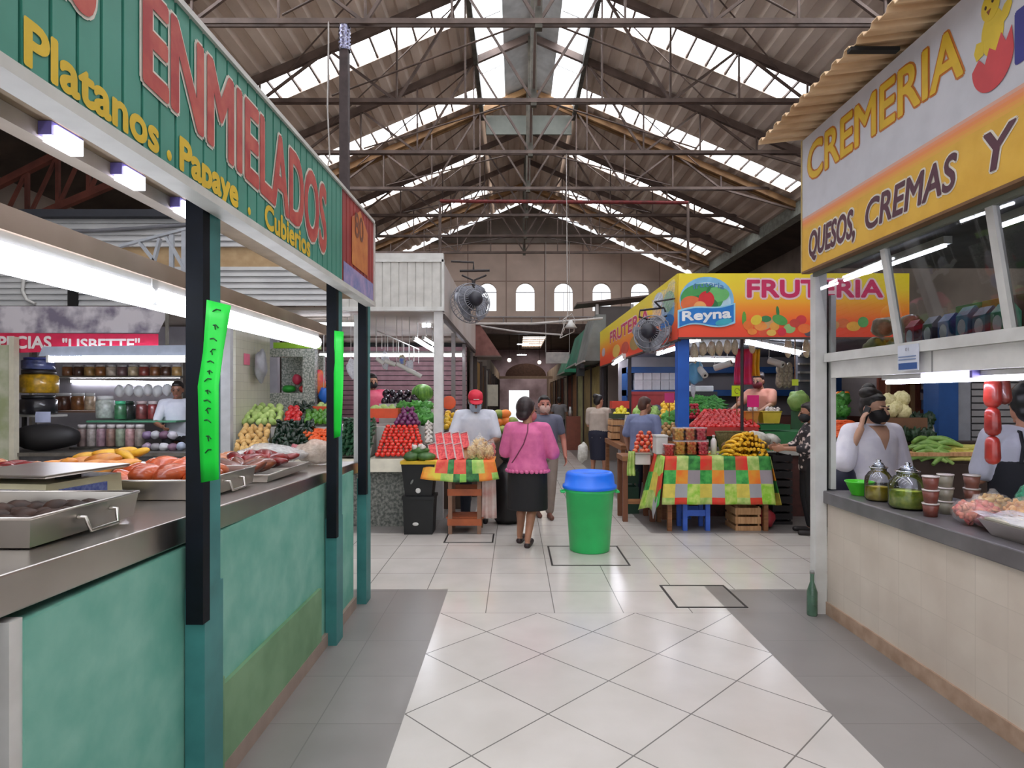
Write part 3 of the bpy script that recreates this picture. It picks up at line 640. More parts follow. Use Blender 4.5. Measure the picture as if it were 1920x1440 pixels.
# ================================================================ dairy stall with the yellow sign
M_TILEW = gridmat('cream_tile_wall', (212,200,186), (194,181,167), .2, (0,.0), 0, .004, .35, c2=(196,182,168), axes='YZ', cellvar=.03)
CX = 2.25
t = thing('shop_counter', 'cream tiled counter with a grey top under the yellow sign', 'counter', (2.6, 1.8, 0))
MB().box(CX, -1.5, .09, CX+.14, 4.42, .80).build('tiled_wall', M_TILEW, t)
MB().box(CX-.012, -1.5, 0, CX+.14, 4.42, .09).build('skirting', mat('skirting_tan', (186,158,136), .5, c2=(160,130,108)), t)
GREYTOP = mat('grey_steel_top', (128,124,126), .35, .35, c2=(108,104,106), scale=4)
MB().box(CX-.03, -1.5, .80, 2.95, 4.44, .89).build('worktop', GREYTOP, t, bevel=.008)
MB().box(CX+.14, 4.3, 0, 2.95, 4.42, .8).build('end_wall', M_TILEW, t); MB().box(2.85, -1.5, 0, 2.95, 4.3, .8).build('back_wall', M_TILEW, t)
# corner post
t = thing('corner_post', 'tall white post at the far corner of the cream tiled counter', 'post', (2.2, 4.44, 0))
MB().box(2.165, 4.42, 0, 2.245, 4.5, 2.46).build('tube', WHITEP, t)
MB().box(2.25, 4.45, .62, 2.272, 4.5, 2.4).build('gap_shade_strip', DARK, t)  # solid dark strip stands in for the shaded gap beside the post
MB().box(2.276, 4.42, .9, 2.312, 4.46, 2.3).build('inner_jamb', WHITEP, t)
t = thing('glass_bottle', 'green glass bottle standing at the foot of the white corner post', 'bottle', (2.13, 4.40, 0))
MB().lathe([(.034,0),(.036,.01),(.036,.17),(.014,.24),(.014,.29),(.016,.30)], 14, (2.13,4.40,0)).build('body', mat('bottle_green', (110,148,124), .15, trans=.5, c2=(90,126,104)), t)
MB().lathe([(.017,.30),(.017,.32),(0,.32)], 12, (2.13,4.40,0)).build('cap', mat('cap_grey', (140,140,136), .4), t)
# glass display case
t = thing('display_case', 'white framed glass display case with tilted panes under the yellow sign', 'display case', (2.4, 2.0, 1.7))
zb_, zt_, xb_, xt_ = 1.87, 2.44, 2.235, 2.14
ms = [4.36, 3.56, 2.76, 1.96, 1.16]
for y in ms[1:]: MB().bar((xb_,y,zb_-.02),(xt_,y,zt_+.01), .03, .045, up=(0,1,0)).build('mullion', WHITEP, t)
MB().bar((xt_,.4,zt_),(xt_,4.38,zt_), .03, .035).build('top_rail', mat('rail_green_grey', (120,124,112), .5), t)
MB().box(xb_-.02, .4, 1.815, xb_+.03, 4.40, 1.875).build('bottom_rail', WHITEP, t)
GL = glass('clear_glass', (232,238,236), .05)
for a, b in zip(ms, ms[1:]):
    MB().add([(xb_+.004,a-.02,zb_),(xb_+.004,b+.02,zb_),(xt_+.004,b+.02,zt_-.01),(xt_+.004,a-.02,zt_-.01)], [(0,1,2,3)]).build('pane', GL, t)
MB().box(xb_+.03, .4, 1.815, 2.75, 4.40, 1.83).build('shelf', WHITEP, t)
MB().box(xb_+.01, .4, 1.70, xb_+.04, 4.36, 1.814).build('fascia_board', mat('fascia_white', (222,220,216), .4), t)
MB().box(xb_+.04, .4, 1.70, 2.75, 4.36, 1.712).build('under_board', WHITEP, t)
for y in (3.3, 2.3, 1.4): MB().box(xb_+.006, y-.004, 1.70, xb_+.0101, y+.004, 1.814).build('board_joint', mat('joint_grey', (150,148,146), .6), t)
t = thing('tube_lamp', 'slim violet-white lamp under the glass display case', 'lamp', (2.35, 3, 1.66))
MB().box(2.30, 2.0, 1.672, 2.35, 3.85, 1.698).build('housing', WHITEP, t)
MB().tube([(2.325,2.02,1.658),(2.325,3.83,1.658)], .014, 10).build('tube', LEDB, t)
t = thing('lamp_box', 'small white switch box on the lamp under the display case', 'lamp', (2.28, 3.35, 1.665))
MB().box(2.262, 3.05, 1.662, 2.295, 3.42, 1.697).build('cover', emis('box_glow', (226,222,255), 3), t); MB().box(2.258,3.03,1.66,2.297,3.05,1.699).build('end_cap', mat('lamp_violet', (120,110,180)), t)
t = thing('notice_card', 'white card with a blue band on the display case rail', 'notice', (2.22, 3.5, 1.71))
a = (2.212, 3.52, 1.70)
MB().box(2.208, 3.36, 1.715, 2.213, 3.54, 1.86).build('card', mat('card_white', (214,218,232), .5), t)
MB().box(2.2055, 3.37, 1.722, 2.2078, 3.53, 1.758).build('band', mat('band_blue', (40,84,150), .5), t)
lettering('01', (2.2075, 3.47, 1.825), (0,-1,0), (0,0,1), (-1,0,0), .03, .018, mat('grey_ink', (110,110,120), .5), t)
for k in range(2): MB().box(2.2055, 3.38, 1.775+.016*k, 2.2078, 3.53, 1.781+.016*k).build('text_line', mat('grey_blue_ink', (120,140,180), .5), t)
# roof of the stall and its ceiling lamps, corrugated canopy
struct(MB().box(2.12, -1.5, 2.50, 5.2, 4.46, 2.56).build('ceiling', mat('stall_ceiling', (46,48,46), .7, c2=(34,36,34))))
for a, b, n in ((3.55, 4.38, 'at the corner post end'), (2.2, 3.2, 'toward the middle of the stall')):
    t = thing('ceiling_lamp', 'thin tube lamp under the dark stall roof, '+n, 'lamp', (2.5, (a+b)/2, 2.44), 'lamps in the dairy stall roof')
    MB().box(2.48, a, 2.455, 2.53, b, 2.499).build('housing', WHITEP, t); MB().tube([(2.505,a+.02,2.445),(2.505,b-.02,2.445)], .008, 8).build('tube', LEDB, t)
tag(MB().box(2.9, 3.0, 2.1, 3.0, 3.06, 2.5).build('hanging_duct', mat('duct_grey', (96,104,108), .5)), 'grey duct hanging from the dark stall roof', 'duct')
mb = MB(); p = .13; y = .9
while y < 4.46:
    for a, b, z in ((0,.45,3.43),(.45,.55,None),(.55,.9,3.455),(.9,1,None)):
        z0 = 3.43 if a in (0,.45) else 3.455; z1 = 3.455 if a in (.45,.55) else 3.43
        mb.hexa([(1.80,y+a*p,z0),(3.9,y+a*p,z0+.25),(3.9,y+b*p,z1+.25),(1.80,y+b*p,z1)], [(1.80,y+a*p,z0+.006),(3.9,y+a*p,z0+.256),(3.9,y+b*p,z1+.256),(1.80,y+b*p,z1+.006)])
    y += p
tag(mb.build('corrugated_canopy', mat('rusty_tan_sheet', (232,202,164), .65, c2=(196,160,122), scale=3, stretch=(1,4,1))), 'tan rusty corrugated canopy sheet above the yellow sign', 'canopy')
tag(MB().box(1.78, 3.25, 3.405, 2.04, 3.29, 3.425).build('angle_iron', DARK), 'short dark angle iron under the tan canopy sheet', 'angle iron')
# the yellow and white sign
t = thing('shop_sign', 'white and yellow fascia sign lettered CREMERIA with a chick in an egg', 'sign', (2.08, 2.4, 2.46))
XF = 2.06
WS = mat('sign_white', (206,206,214), .4, c2=(198,198,206)); YS = mat('sign_amber', (226,178,66), .45, c2=(216,166,54))
MB().box(XF, .4, 2.84, XF+.04, 4.40, 3.40).build('white_panel', WS, t)
MB().box(XF, .4, 2.46, XF+.04, 4.40, 2.755).build('yellow_panel', YS, t)
cs = [(228,168,70),(232,158,74),(234,146,84),(232,150,110),(222,170,150)]
for i, c in enumerate(cs): MB().box(XF, .4, 2.755+.017*i, XF+.04, 4.40, 2.755+.017*(i+1)).build('printed_stripe', mat(f'stripe_{i}', c, .45, c2=c), t)
MB().box(XF-.004, 4.40, 2.455, XF+.05, 4.415, 3.405).build('edge_trim', mat('sign_edge', (196,170,110), .5), t)
MB().box(XF-.006, .4, 2.445, XF+.05, 4.40, 2.46).build('lower_trim', mat('brown_edge', (120,84,50), .5), t)
U, V, Nn = (0,-1,0), (0,0,1), (-1,0,0)
OUT = mat('letter_outline', (206,120,40), .5); LY = mat('letter_yellow', (232,190,44), .5); LB = mat('letter_maroon', (88,48,62), .5); LW = mat('letter_halo', (228,220,206), .5)
for m, bd, dd, g in ((OUT, .07, 0, 0), (LY, .025, .0022, 0)):
    lettering('CREMERIA', (XF-dd, 4.31+g, 3.075-g), U, V, Nn, 1.49+2*g, .24+2*g, m, t, bold=bd, warp=lambda a, b: (a, b*(1+.02*a)-.12*a*a+.03*a))
for s_, ya, yb in (('QUESOS,', 4.29, 3.72), ('CREMAS', 3.60, 2.86), ('Y', 2.69, 2.52)):
    for m, bd, dd, g in ((LW, .09, 0, 0), (LB, .03, .0022, 0)):
        lo = .035 if ',' in s_ else 0
        lettering(s_, (XF-dd, ya+g, 2.545-lo-g), U, V, Nn, ya-yb+2*g, .165+lo+2*g, m, t, bold=bd, shear=.18)
lettering('L', (XF-.001, 2.515, 2.94), U, V, Nn, .16, .2, mat('letter_blue', (48,50,140), .5), t, bold=.06)
# the chick in a red egg shell
def flat(name, pts, m, dd):                      # outline in (reading, up) metres on the sign face
    M = plane_M((XF-dd, 2.645, 2.89), U, V, Nn); MB().prism(pts, .0012, M).build(name, m, t)
CHY = mat('chick_yellow', (232,200,54), .5); CHR = mat('shell_red', (214,66,74), .45); CHK = mat('outline_dark', (70,40,30), .5)
def elp(cx, cy, rx, ry, a0=0, a1=360, n=28): return [(cx+rx*math.cos(math.radians(a0+(a1-a0)*k/n)), cy+ry*math.sin(math.radians(a0+(a1-a0)*k/n))) for k in range(n+(0 if a1-a0 == 360 else 1))]
flat('chick_body', elp(0,.25,.062,.10), CHY, .0015); flat('chick_head', elp(-.01,.37,.052,.062), CHY, .0025)
flat('chick_wing', [(.04,.29),(.065,.33),(.10,.345),(.105,.31),(.085,.27),(.05,.25)], CHY, .0022); flat('chick_wing', [(-.05,.24),(-.09,.25),(-.105,.21),(-.09,.17),(-.05,.18)], CHY, .0022)
sh = elp(0,.13,.115,.13,180,360,20); sh += [(.105,.22),(.075,.17),(.05,.22),(.02,.16),(-.015,.19),(-.04,.13),(-.075,.17)]
flat('egg_shell', sh, CHR, .0032)
flat('chick_eye', elp(.005,.385,.007,.010,n=10), CHK, .0042); flat('chick_eye', elp(-.035,.375,.006,.009,n=10), CHK, .0042); flat('chick_beak', [(-.03,.355),(-.005,.358),(-.018,.335)], mat('beak_brown', (150,80,40), .5), .0042)
# ---- on the display case shelf
def carton(label, y, c, h=.20, x=2.40, w=.085):
    z0 = 1.831; t = thing('milk_carton', label, 'carton', (x, y, z0), 'cartons in the glass display case')
    m = mat('carton_%d_%d_%d' % c, c, .4, c2=tuple(int(v*.8) for v in c), scale=20)
    MB().box(x-w/2, y-w/2, z0, x+w/2, y+w/2, z0+h*.72).build('body', m, t)
    MB().hexa([(x-w/2,y-w/2,z0+h*.72),(x+w/2,y-w/2,z0+h*.72),(x+w/2,y+w/2,z0+h*.72),(x-w/2,y+w/2,z0+h*.72)], [(x-.004,y-w/2,z0+h*.93),(x+.004,y-w/2,z0+h*.93),(x+.004,y+w/2,z0+h*.93),(x-.004,y+w/2,z0+h*.93)]).build('gable', m, t)
    MB().ell((x-w/2, y, z0+h*.45), (.003,.03,.042)).build('badge', mat('badge_white', (214,220,224), .4), t)
    MB().box(x-w/2-.002, y-w/2, z0, x+w/2, y+w/2, z0+h*.16).build('base_band', mat('badge_white', (214,220,224)), t)
for y, c, n in ((3.67,(160,48,60),'dark red'),(3.51,(60,60,96),'navy'),(3.38,(44,100,168),'blue'),(3.24,(64,150,178),'turquoise'),(3.12,(44,120,140),'deep teal'),(3.00,(76,160,122),'green')):
    carton(f'{n} milk carton with a white oval badge behind the glass', y, c, .23 if n == 'turquoise' else .21)
for y, c, n in ((2.66,(180,50,60),'crimson'),(2.53,(190,170,70),'mustard'),(2.41,(180,180,176),'white'),(2.2,(60,96,150),'steel blue')): carton(f'{n} milk carton with a white oval badge behind the glass, past the broad mullion', y, c)
for y, c, n in ((3.44,(84,150,92),'leaf green'),(3.24,(206,160,64),'amber'),(3.05,(130,76,62),'brown')):
    tag(MB().box(2.53, y-.085, 1.831, 2.62, y+.085, 2.085).build('cereal_box', mat('box_%d_%d_%d' % c, c, .5), bevel=.003), f'{n} box standing behind the row of milk cartons', 'box', 'boxes behind the cartons')
for k, (y, z, c, n) in enumerate(((4.12,1.831,(150,160,90),'olive'),(3.93,1.831,(132,152,84),'moss green'),(4.02,1.96,(190,160,124),'beige'),(3.82,1.95,(160,140,100),'tan'),(3.74,1.831,(120,140,80),'dark olive'))):
    bag(f'{n} snack packet in the end bay of the display case', 'snack_packet', (2.42+.04*(k%2), y, z), (.07,.09,.065), mat('packet_%d' % k, c, .35, c2=tuple(int(v*.75) for v in c), scale=25), 'packet', seed=k+20, group='packets in the end bay', amp=.2)
t = thing('hanging_shelf', 'pale upper shelf in the bay past the broad mullion', 'shelf', (2.45, 2.3, 2.1)); MB().box(2.3,1.98,2.12,2.7,2.72,2.135).build('board', WHITEP, t); MB().tube([(2.32,2.7,2.135),(2.32,2.7,2.43)], .006, 6).build('rod', WHITEP, t); MB().tube([(2.66,2.7,2.135),(2.66,2.7,2.43)], .006, 6).build('rod', WHITEP, t)
for k, (y, c, n) in enumerate(((2.63,(200,120,60),'orange'),(2.52,(196,60,110),'magenta'),(2.40,(214,140,70),'apricot'),(2.28,(170,50,50),'red'))):
    bag(f'{n} sweet packet on the pale upper shelf', 'snack_packet', (2.42, y, 2.136), (.06,.055,.1), mat('packet_b%d' % k, c, .35, c2=tuple(int(v*.8) for v in c), scale=25), 'packet', seed=k+40, group='packets on the upper shelf', amp=.15)
# ---- on the counter top
ZK = .891
t = thing('plastic_bowl', 'lime green plastic bowl at the corner post end of the dairy counter', 'bowl', (2.37, 4.22, ZK))
MB().lathe([(.05,.0),(.052,.004),(.088,.085),(.094,.09),(.094,.096),(.088,.096),(.083,.085),(.046,.01),(0,.008)], 24, (2.37,4.22,ZK)).build('body', mat('lime_plastic', (92,222,52), .35, c2=(70,196,40)), t)
def jar(label, x, y, r, h, fill, fillc):
    t = thing('glass_jar', label, 'jar', (x,y,ZK), 'round jars on the dairy counter')
    MB().lathe([(r*.86,0),(r,.02),(r,h*.55),(r*.94,h*.72),(r*.7,h*.86),(r*.56,h*.9),(r*.56,h)], 24, (x,y,ZK)).build('glass', glass('jar_glass', (240,244,250), .06), t)
    MB().lathe([(r*.8,.004),(r*.94,.02),(r*.94,h*fill),(0,h*fill+.004)], 20, (x,y,ZK)).build('pickles', mat(*fillc), t)
    MB().tube([(x+r*.6*math.cos(a*PI/10), y+r*.6*math.sin(a*PI/10), ZK+h) for a in range(21)], .006, 6).build('rim', glass('jar_rim', (200,210,225), .5), t)
    MB().lathe([(r*.5,h+.004),(r*.3,h+.03),(.012,h+.035),(.016,h+.05),(0,h+.055)], 16, (x,y,ZK)).build('lid', glass('jar_lid', (214,222,235), .3), t)
jar('tall glass jar of yellow pickles beside the lime green bowl', 2.37, 4.0, .083, .215, .42, ('pickle_yellow', (226,200,60), .35, 0, (190,156,36), 30))
jar('wide glass jar of green pickles between the yellow jar and the brown cups', 2.38, 3.72, .105, .225, .48, ('pickle_green', (210,220,76), .35, 0, (150,176,50), 30))
def cups(label, x, y, n, c):
    for k in range(n):
        z = ZK+.077*k; t = thing('sauce_cup', label[k], 'cup', (x,y,z), 'sauce cups stacked on the dairy counter')
        MB().lathe([(.033,0),(.042,.068)], 16, (x,y,z)).build('cup', mat('sauce_%d' % c[0], c, .35, c2=tuple(int(v*.8) for v in c)), t)
        MB().lathe([(.044,.068),(.044,.076),(0,.0765)], 16, (x,y,z)).build('lid', mat('cup_lid', (206,196,190), .3), t)
cups(['reddish brown sauce cup at the bottom of the stack','reddish brown sauce cup in the middle of the stack','reddish brown sauce cup on top of the stack'], 2.35, 3.47, 3, (128,70,58))
cups(['grey-green sauce cup at the bottom of its stack','grey-green sauce cup in the middle of its stack','grey-green sauce cup on top of its stack'], 2.49, 3.55, 3, (150,144,126))
cups(['brown sauce cup under another behind the snack bags','brown sauce cup on another behind the snack bags','pale lidded brown cup topping the stack behind the snack bags'], 2.62, 3.52, 3, (140,90,76))
SN = mat('fried_snack', (236,190,116), .5, c2=(206,140,70), scale=40); SN2 = mat('fried_snack_dark', (226,158,70), .5, c2=(190,112,46), scale=40)
def snackbag(label, loc, r, m, fm, seed, rot=(0,0,0)):
    random.seed(seed); t = thing('snack_bag', label, 'snack bag', loc, 'clear bags of food on counters and stand table'); L = Vector(loc)
    mb = MB().ell(L+Vector((0,0,r[2])), (r[0]*.8,r[1]*.8,r[2]*.85), n=12, m=8); k = min(r)*.30
    for i in range(90):                                # loose pieces showing through the film
        z = random.uniform(-.95,.95); a = random.uniform(0,2*PI); q = math.sqrt(1-z*z)*.9
        mb.ell(L+Vector((r[0]*q*math.cos(a), r[1]*q*math.sin(a), r[2]*(1+.9*z))), (k,k*.75,k*.4), (rn(1.5),rn(1.5),rn(3)), 7, 5)
    mb.build('food_pieces', m, t)['kind'] = 'stuff'
    mb = MB().ell(L+Vector((0,0,r[2])), (r[0]*1.14,r[1]*1.14,r[2]*1.12), n=18, m=12)
    for i, v in enumerate(mb.v): mb.v[i] = v+Vector((rn(.006),rn(.006),rn(.005)))
    mb.tube([L+Vector((0,0,r[2]*2.0)), L+Vector((0,.01,r[2]*2.45))], [.03,.012], 8); mb.build('wrapper', fm, t)
CF = film('snack_film', (240,236,232), .16, .12)
snackbag('clear bag of pale crackers with a red print beside the cups', (2.44,3.24,ZK), (.10,.11,.065), mat('cracker_red', (214,150,110), .5, c2=(196,70,70), scale=14), CF, 1)
snackbag('clear bag of cream coloured crackers behind the steel tray', (2.60,3.10,ZK), (.10,.11,.08), SN, CF, 2)
snackbag('clear bag of golden snacks with a red tag behind the steel tray', (2.79,3.02,ZK), (.09,.11,.09), SN2, CF, 3)
snackbag('clear bag of orange snacks propped on the golden bag', (2.84,2.84,ZK), (.09,.09,.09), mat('snack_orange', (226,140,70), .5, c2=(190,100,40), scale=30), CF, 4)
snackbag('green wrapped bag lying behind the red tag', (2.80,3.28,ZK+.0), (.09,.09,.105), mat('wrap_green', (60,168,120), .3, c2=(40,130,90), scale=18), film('green_film', (90,190,150), .5), 5)
snackbag('bag of pale green snacks at the near end of the counter', (2.72,2.66,ZK), (.08,.08,.06), mat('snack_green', (150,200,90), .4, c2=(200,200,120), scale=25), CF, 6)
snackbag('clear bag of yellow snacks stacked behind the steel tray', (2.62,3.36,ZK), (.09,.10,.07), mat('snack_yellow', (236,206,130), .5, c2=(210,160,80), scale=30), CF, 7)
tag(MB().sheet(lambda u,v: (2.70+.02*v+.03*u, 3.0-.16*u, 1.03+.10*u+.015*math.sin(v*3)), 6, 3).build('paper_tag', mat('tag_red', (214,50,90), .45), solid=.003, loc=(2.68,2.94,1.05)), 'red paper tag sticking up from the golden snack bag', 'tag')
t = thing('steel_tray', 'steel tray wrapped in clear film on the dairy counter', 'tray', (2.5, 2.76, ZK))
MB().hexa([(2.33,2.52,ZK),(2.66,2.52,ZK),(2.66,3.0,ZK),(2.33,3.0,ZK)], [(2.29,2.48,ZK+.075),(2.70,2.48,ZK+.075),(2.70,3.04,ZK+.075),(2.29,3.04,ZK+.075)]).build('pan', STEEL, t)
MB().box(2.31,2.5,ZK+.076,2.68,3.02,ZK+.085).build('cheese', mat('cheese', (226,220,200), .5), t)
MB().sheet(lambda u,v: (2.275+.44*u, 2.46+.6*v, ZK+.098+.018*math.sin(u*19+v*7)*math.sin(v*15)+.02*math.sin(u*PI)*math.sin(v*PI)), 30, 30).build('wrap', film('clear_wrap', (236,236,244), .35, .08), t)
bag('maroon packet in clear wrap beside the steel tray', 'wrapped_packet', (2.40,3.10,ZK), (.07,.05,.045), mat('maroon_meat', (120,60,66), .3, c2=(90,40,46), coat=.6), 'packet', 11)
# sausages hanging from the case
t = thing('sausage_string', 'string of fat red sausages hanging beside the dark-haired shop assistant', 'sausages', (2.49, 3.2, 1.69))
SAU = mat('sausage_red', (176,52,42), .3, c2=(120,28,24), scale=9, coat=.5)
for k, (dz, r, l) in enumerate(((.10,.042,.075),(.25,.038,.075),(.40,.036,.075))):
    MB().cap((2.49,3.2,1.69-dz+l*.55),(2.492,3.2,1.69-dz-l*.55), r*.92, r, 14).build('sausage', SAU, t)
MB().cap((2.545,3.2,1.645),(2.545,3.19,1.56), .03, .034, 12).build('sausage', mat('sausage_brown', (110,40,30), .35, coat=.5), t)
MB().tube([(2.49,3.2,1.70),(2.49,3.2,1.66)], .006, 6).tube([(2.45,3.2,1.70),(2.54,3.2,1.70)], .006, 6).build('hook', NAVY, t)
# ================================================================ vegetable stall with the white column, and the spice stall beside it
WALLG = mat('stall_wall_grey', (150,146,148), .7, c2=(128,124,126), scale=2)
CORR = mat('corrugated_white', (200,200,200), .45, c2=(184,184,186), scale=2)
def corr_h(x0, x1, z0, z1, Y, m, name, parent, p=.075):     # horizontal ribs
    mb = MB(); z = z0
    while z < z1-1e-4:
        e = min(z+p, z1)
        mb.hexa([(x0,Y-.02,z),(x1,Y-.02,z),(x1,Y+.03,z),(x0,Y+.03,z)], [(x0,Y+.012,e),(x1,Y+.012,e),(x1,Y+.03,e),(x0,Y+.03,e)]); z = e
    return mb.build(name, m, parent)
def corr_v(x0, x1, z0, z1, Y, m, name, parent, p=.105):
    mb = MB(); x = x0
    while x < x1-1e-4:
        e = min(x+p, x1); mb.box(x, Y-.012, z0, e-.012, Y+.02, z1); mb.box(e-.012, Y, z0, e, Y+.02, z1); x = e
    return mb.build(name, m, parent)
t = thing('stall_fascia', 'white horizontally ribbed fascia with a beige band above the spice stall', 'fascia', (-5, 7.8, 2.72))
corr_h(-9.3, -2.2, 3.47, 3.83, 7.80, CORR, 'upper_panel', t); corr_h(-9.3, -2.2, 2.72, 3.22, 7.80, CORR, 'lower_panel', t)
MB().box(-9.3, 7.83, 3.22, -2.2, 7.87, 3.47).build('beige_band', mat('band_beige', (186,158,120), .6, c2=(170,140,102)), t)
MB().box(-9.3, 7.70, 3.83, -2.2, 7.87, 3.92).build('top_edge', mat('edge_dark', (48,50,58), .6), t)
t = thing('roof_bracket', 'grey lattice roof bracket before the ribbed white fascia', 'bracket', P(300,470,7.2))
for a, b in (((225,462),(355,428)),((262,455),(290,490)),((300,447),(285,503)),((312,445),(352,515)),((345,430),(345,520)),((322,440),(322,515))): MB().bar(P(*a,7.2), P(*b,7.2), .05, .03).build('strut', mat('bracket_grey', (176,180,188), .5), t)
tag(MB().tube([P(90,435,7.76),P(180,432,7.76),P(270,427,7.76),P(352,421,7.76)], .022, 8).build('conduit', mat('conduit_grey', (120,120,126), .5)), 'grey conduit running along the ribbed white fascia', 'conduit')
tag(MB().tube([P(46,505,7.775),P(45,520,7.76),P(42,545,7.76),P(50,562,7.76),P(66,570,7.76)], .02, 8).build('cable_loop', WHITEP), 'white cable curling down the lower ribbed fascia', 'cable')
t = thing('stall_fascia', 'white upright-ribbed fascia on top of the white column', 'fascia', (-1.5, 7.78, 2.67))
corr_v(-2.2, -.93, 2.70, 3.27, 7.78, mat('corrugated_cream', (206,203,198), .5, c2=(190,187,182)), 'ribbed_panel', t)
MB().box(-2.2,7.74,2.65,-.905,7.82,2.70).build('lower_rail', WHITEP, t); MB().box(-2.2,7.75,3.27,-.905,7.82,3.30).build('upper_rail', WHITEP, t); MB().box(-.93,7.75,2.65,-.90,7.82,3.30).build('end_rail', WHITEP, t)
tag(MB().box(-2.6,8.1,3.32,-.95,8.2,3.46).build('roof_beam', WHITEP), 'white beam above the upright-ribbed fascia', 'beam')
t = thing('side_fascia', 'long pale fascia running away along the aisle from the white column', 'fascia', (-.91, 10.8, 2.6))
MB().box(-.94,7.83,2.62,-.905,14.0,3.27).build('board', mat('fascia_pale', (196,188,186), .5, c2=(184,170,162), scale=1), t)
MB().box(-.96,7.83,2.56,-.90,14.0,2.62).build('lower_trim', mat('trim_dark', (74,62,58), .6), t)
t = thing('brown_awning', 'brown hipped awning at the far end of the pale fascia', 'awning', (-.7, 14.3, 2.5))
MB().hexa([(-.92,14.02,2.5),(-.33,14.02,2.5),(-.33,15.2,2.5),(-.92,15.2,2.5)], [(-.92,14.02,3.32),(-.88,14.02,3.32),(-.88,15.2,3.32),(-.92,15.2,3.32)]).build('cover', mat('awning_brown', (128,84,76), .7, c2=(110,68,62)), t)
MB().box(-.92,14.0,2.47,-.32,15.2,2.5).build('frame', TRUSS, t)
# column, posts, roof, back shutter, walls
struct(MB().box(-1.035,7.79,0,-.92,7.91,2.65).build('column', mat('column_white', (214,212,212), .5, c2=(202,200,200))))
for y, n in ((9.6,'second'),(11.6,'third'),(13.6,'fourth')):
    tag(MB().box(-1.0,y,0,-.94,y+.06,2.56).build('aisle_post', mat('post_grey', (120,112,110), .5)), f'slim grey post under the pale fascia, {n} from the front', 'post', 'posts under the pale fascia')
struct(MB().box(-9.3,7.9,2.68,-.96,13.9,2.72).build('ceiling', mat('stall_soffit', (172,160,148), .7, c2=(150,138,126), scale=1)))
t = thing('roller_shutter', 'dusky purple roller shutter across the back of the vegetable stall', 'shutter', (-2.3, 12.6, 0))
mb = MB(); z = .1
while z < 2.6: mb.box(-3.9,12.6,z,-1.0,12.64,z+.085); z += .1
mb.build('slat', mat('shutter_mauve', (150,112,118), .55, c2=(132,96,102)), t); MB().box(-3.9,12.63,0,-1.0,12.66,2.66).build('backing', DARK, t)
M_MOS = mat('mosaic_grey', (196,196,188), .5, c2=(120,128,120), scale=38, detail=3, contrast=(.42,.62))
M_TILEB = gridmat('beige_tile_wall', (206,204,186), (178,176,160), .11, (0,0), 0, .005, .4, axes='YZ', cellvar=.03)
struct(MB().box(-3.72,7.9,0,-3.60,9.0,2.66).build('wall_stall', M_TILEB))
mb = MB(); mb.box(-3.60,9.0,0,-2.94,9.12,1.62); mb.box(-3.60,9.0,2.15,-2.94,9.12,2.27); mb.box(-3.12,9.0,1.62,-2.94,9.12,2.15); mb.box(-3.60,9.1,1.58,-2.94,9.5,1.62); mb.box(-3.6,9.45,1.62,-2.94,9.5,2.2)
struct(mb.build('wall_niche', M_MOS))
tag(MB().box(-3.55,9.0,2.275,-2.94,9.3,2.36).build('lime_box', mat('lime_sign', (150,200,50), .5)), 'lime green board lying on top of the mosaic niche', 'board')
tag(MB().box(-3.66,7.62,0,-3.54,7.70,2.7).build('stall_upright', mat('upright_white', (196,198,202), .5)), 'broad white upright between the spice stall and the tiled wall', 'upright')
tag(MB().box(-3.594,8.12,1.99,-3.59,8.30,2.14).build('pink_note', mat('note_pink', (236,120,150), .5)), 'small pink note on the beige tiled wall', 'note')
string_up(bag('grey plastic bag hanging from a nail on the beige tiled wall', 'hanging_bag', (-3.5,8.45,1.74), (.07,.13,.21), mat('bag_grey', (150,152,160), .3, c2=(176,178,186)), seed=8), 2.25, x=-3.59)
for (x, z0, r, c, n) in ((-3.42,1.62,(.1,.1,.06),(50,170,60),'green lidded bowl in the mosaic niche'),(-3.2,1.62,(.07,.08,.06),(226,70,70),'red packet at the foot of the niche'),(-3.3,1.74,(.07,.06,.08),(220,70,100),'pink packet stacked in the niche'),(-3.17,1.74,(.05,.06,.09),(170,110,150),'mauve packet stacked in the niche')):
    bag(n, 'packet', (x,9.28,z0+.002), r, mat('nichec_%d_%d' % c[:2], c, .4), 'packet', seed=int(-x*100), amp=.1)
# counter with its tiers
t = thing('produce_counter', 'vegetable counter with a grey mosaic front behind the black tubs', 'counter', (-2.3, 8.2, 0))
MB().box(-3.58,7.40,0,-1.14,8.98,.66).build('mosaic_front', mat('mosaic_dark', (140,140,134), .5, c2=(84,88,84), scale=30, detail=3, contrast=(.4,.62)), t)
MB().hexa([(-3.58,7.28,.67),(-1.10,7.28,.67),(-1.10,8.98,.67),(-3.58,8.98,.67)], [(-3.58,7.34,.815),(-1.10,7.34,.815),(-1.10,8.98,.815),(-3.58,8.98,.815)]).build('ledge', mat('ledge_cream', (206,200,182), .5), t)
MB().box(-3.58,8.05,.815,-1.10,8.98,1.17).build('back_tier', mat('tier_white', (206,204,200), .5), t)
LEAF = mat('leaf_green', (96,170,72), .5, c2=(60,130,48), scale=20, rnd=.2); PLE = mat('pale_leaf', (176,206,120), .5, c2=(140,180,90), scale=16, rnd=.15)
TOM = mat('tomato_red', (232,58,40), .25, c2=(214,40,30), scale=6, rnd=.12, coat=.3); TOMG = mat('calyx', (80,120,50), .6)
def ellm(r, m, name, n=12, mm=8): return mesh_of(MB().ell((0,0,0), r, n=n, m=mm), name, m)
tom = mesh_of(MB().ell((0,0,0), (.034,.034,.029), n=12, m=8).ell((0,0,.028), (.011,.011,.004), n=6, m=3, mi=1), 'tomato', [TOM, TOMG])
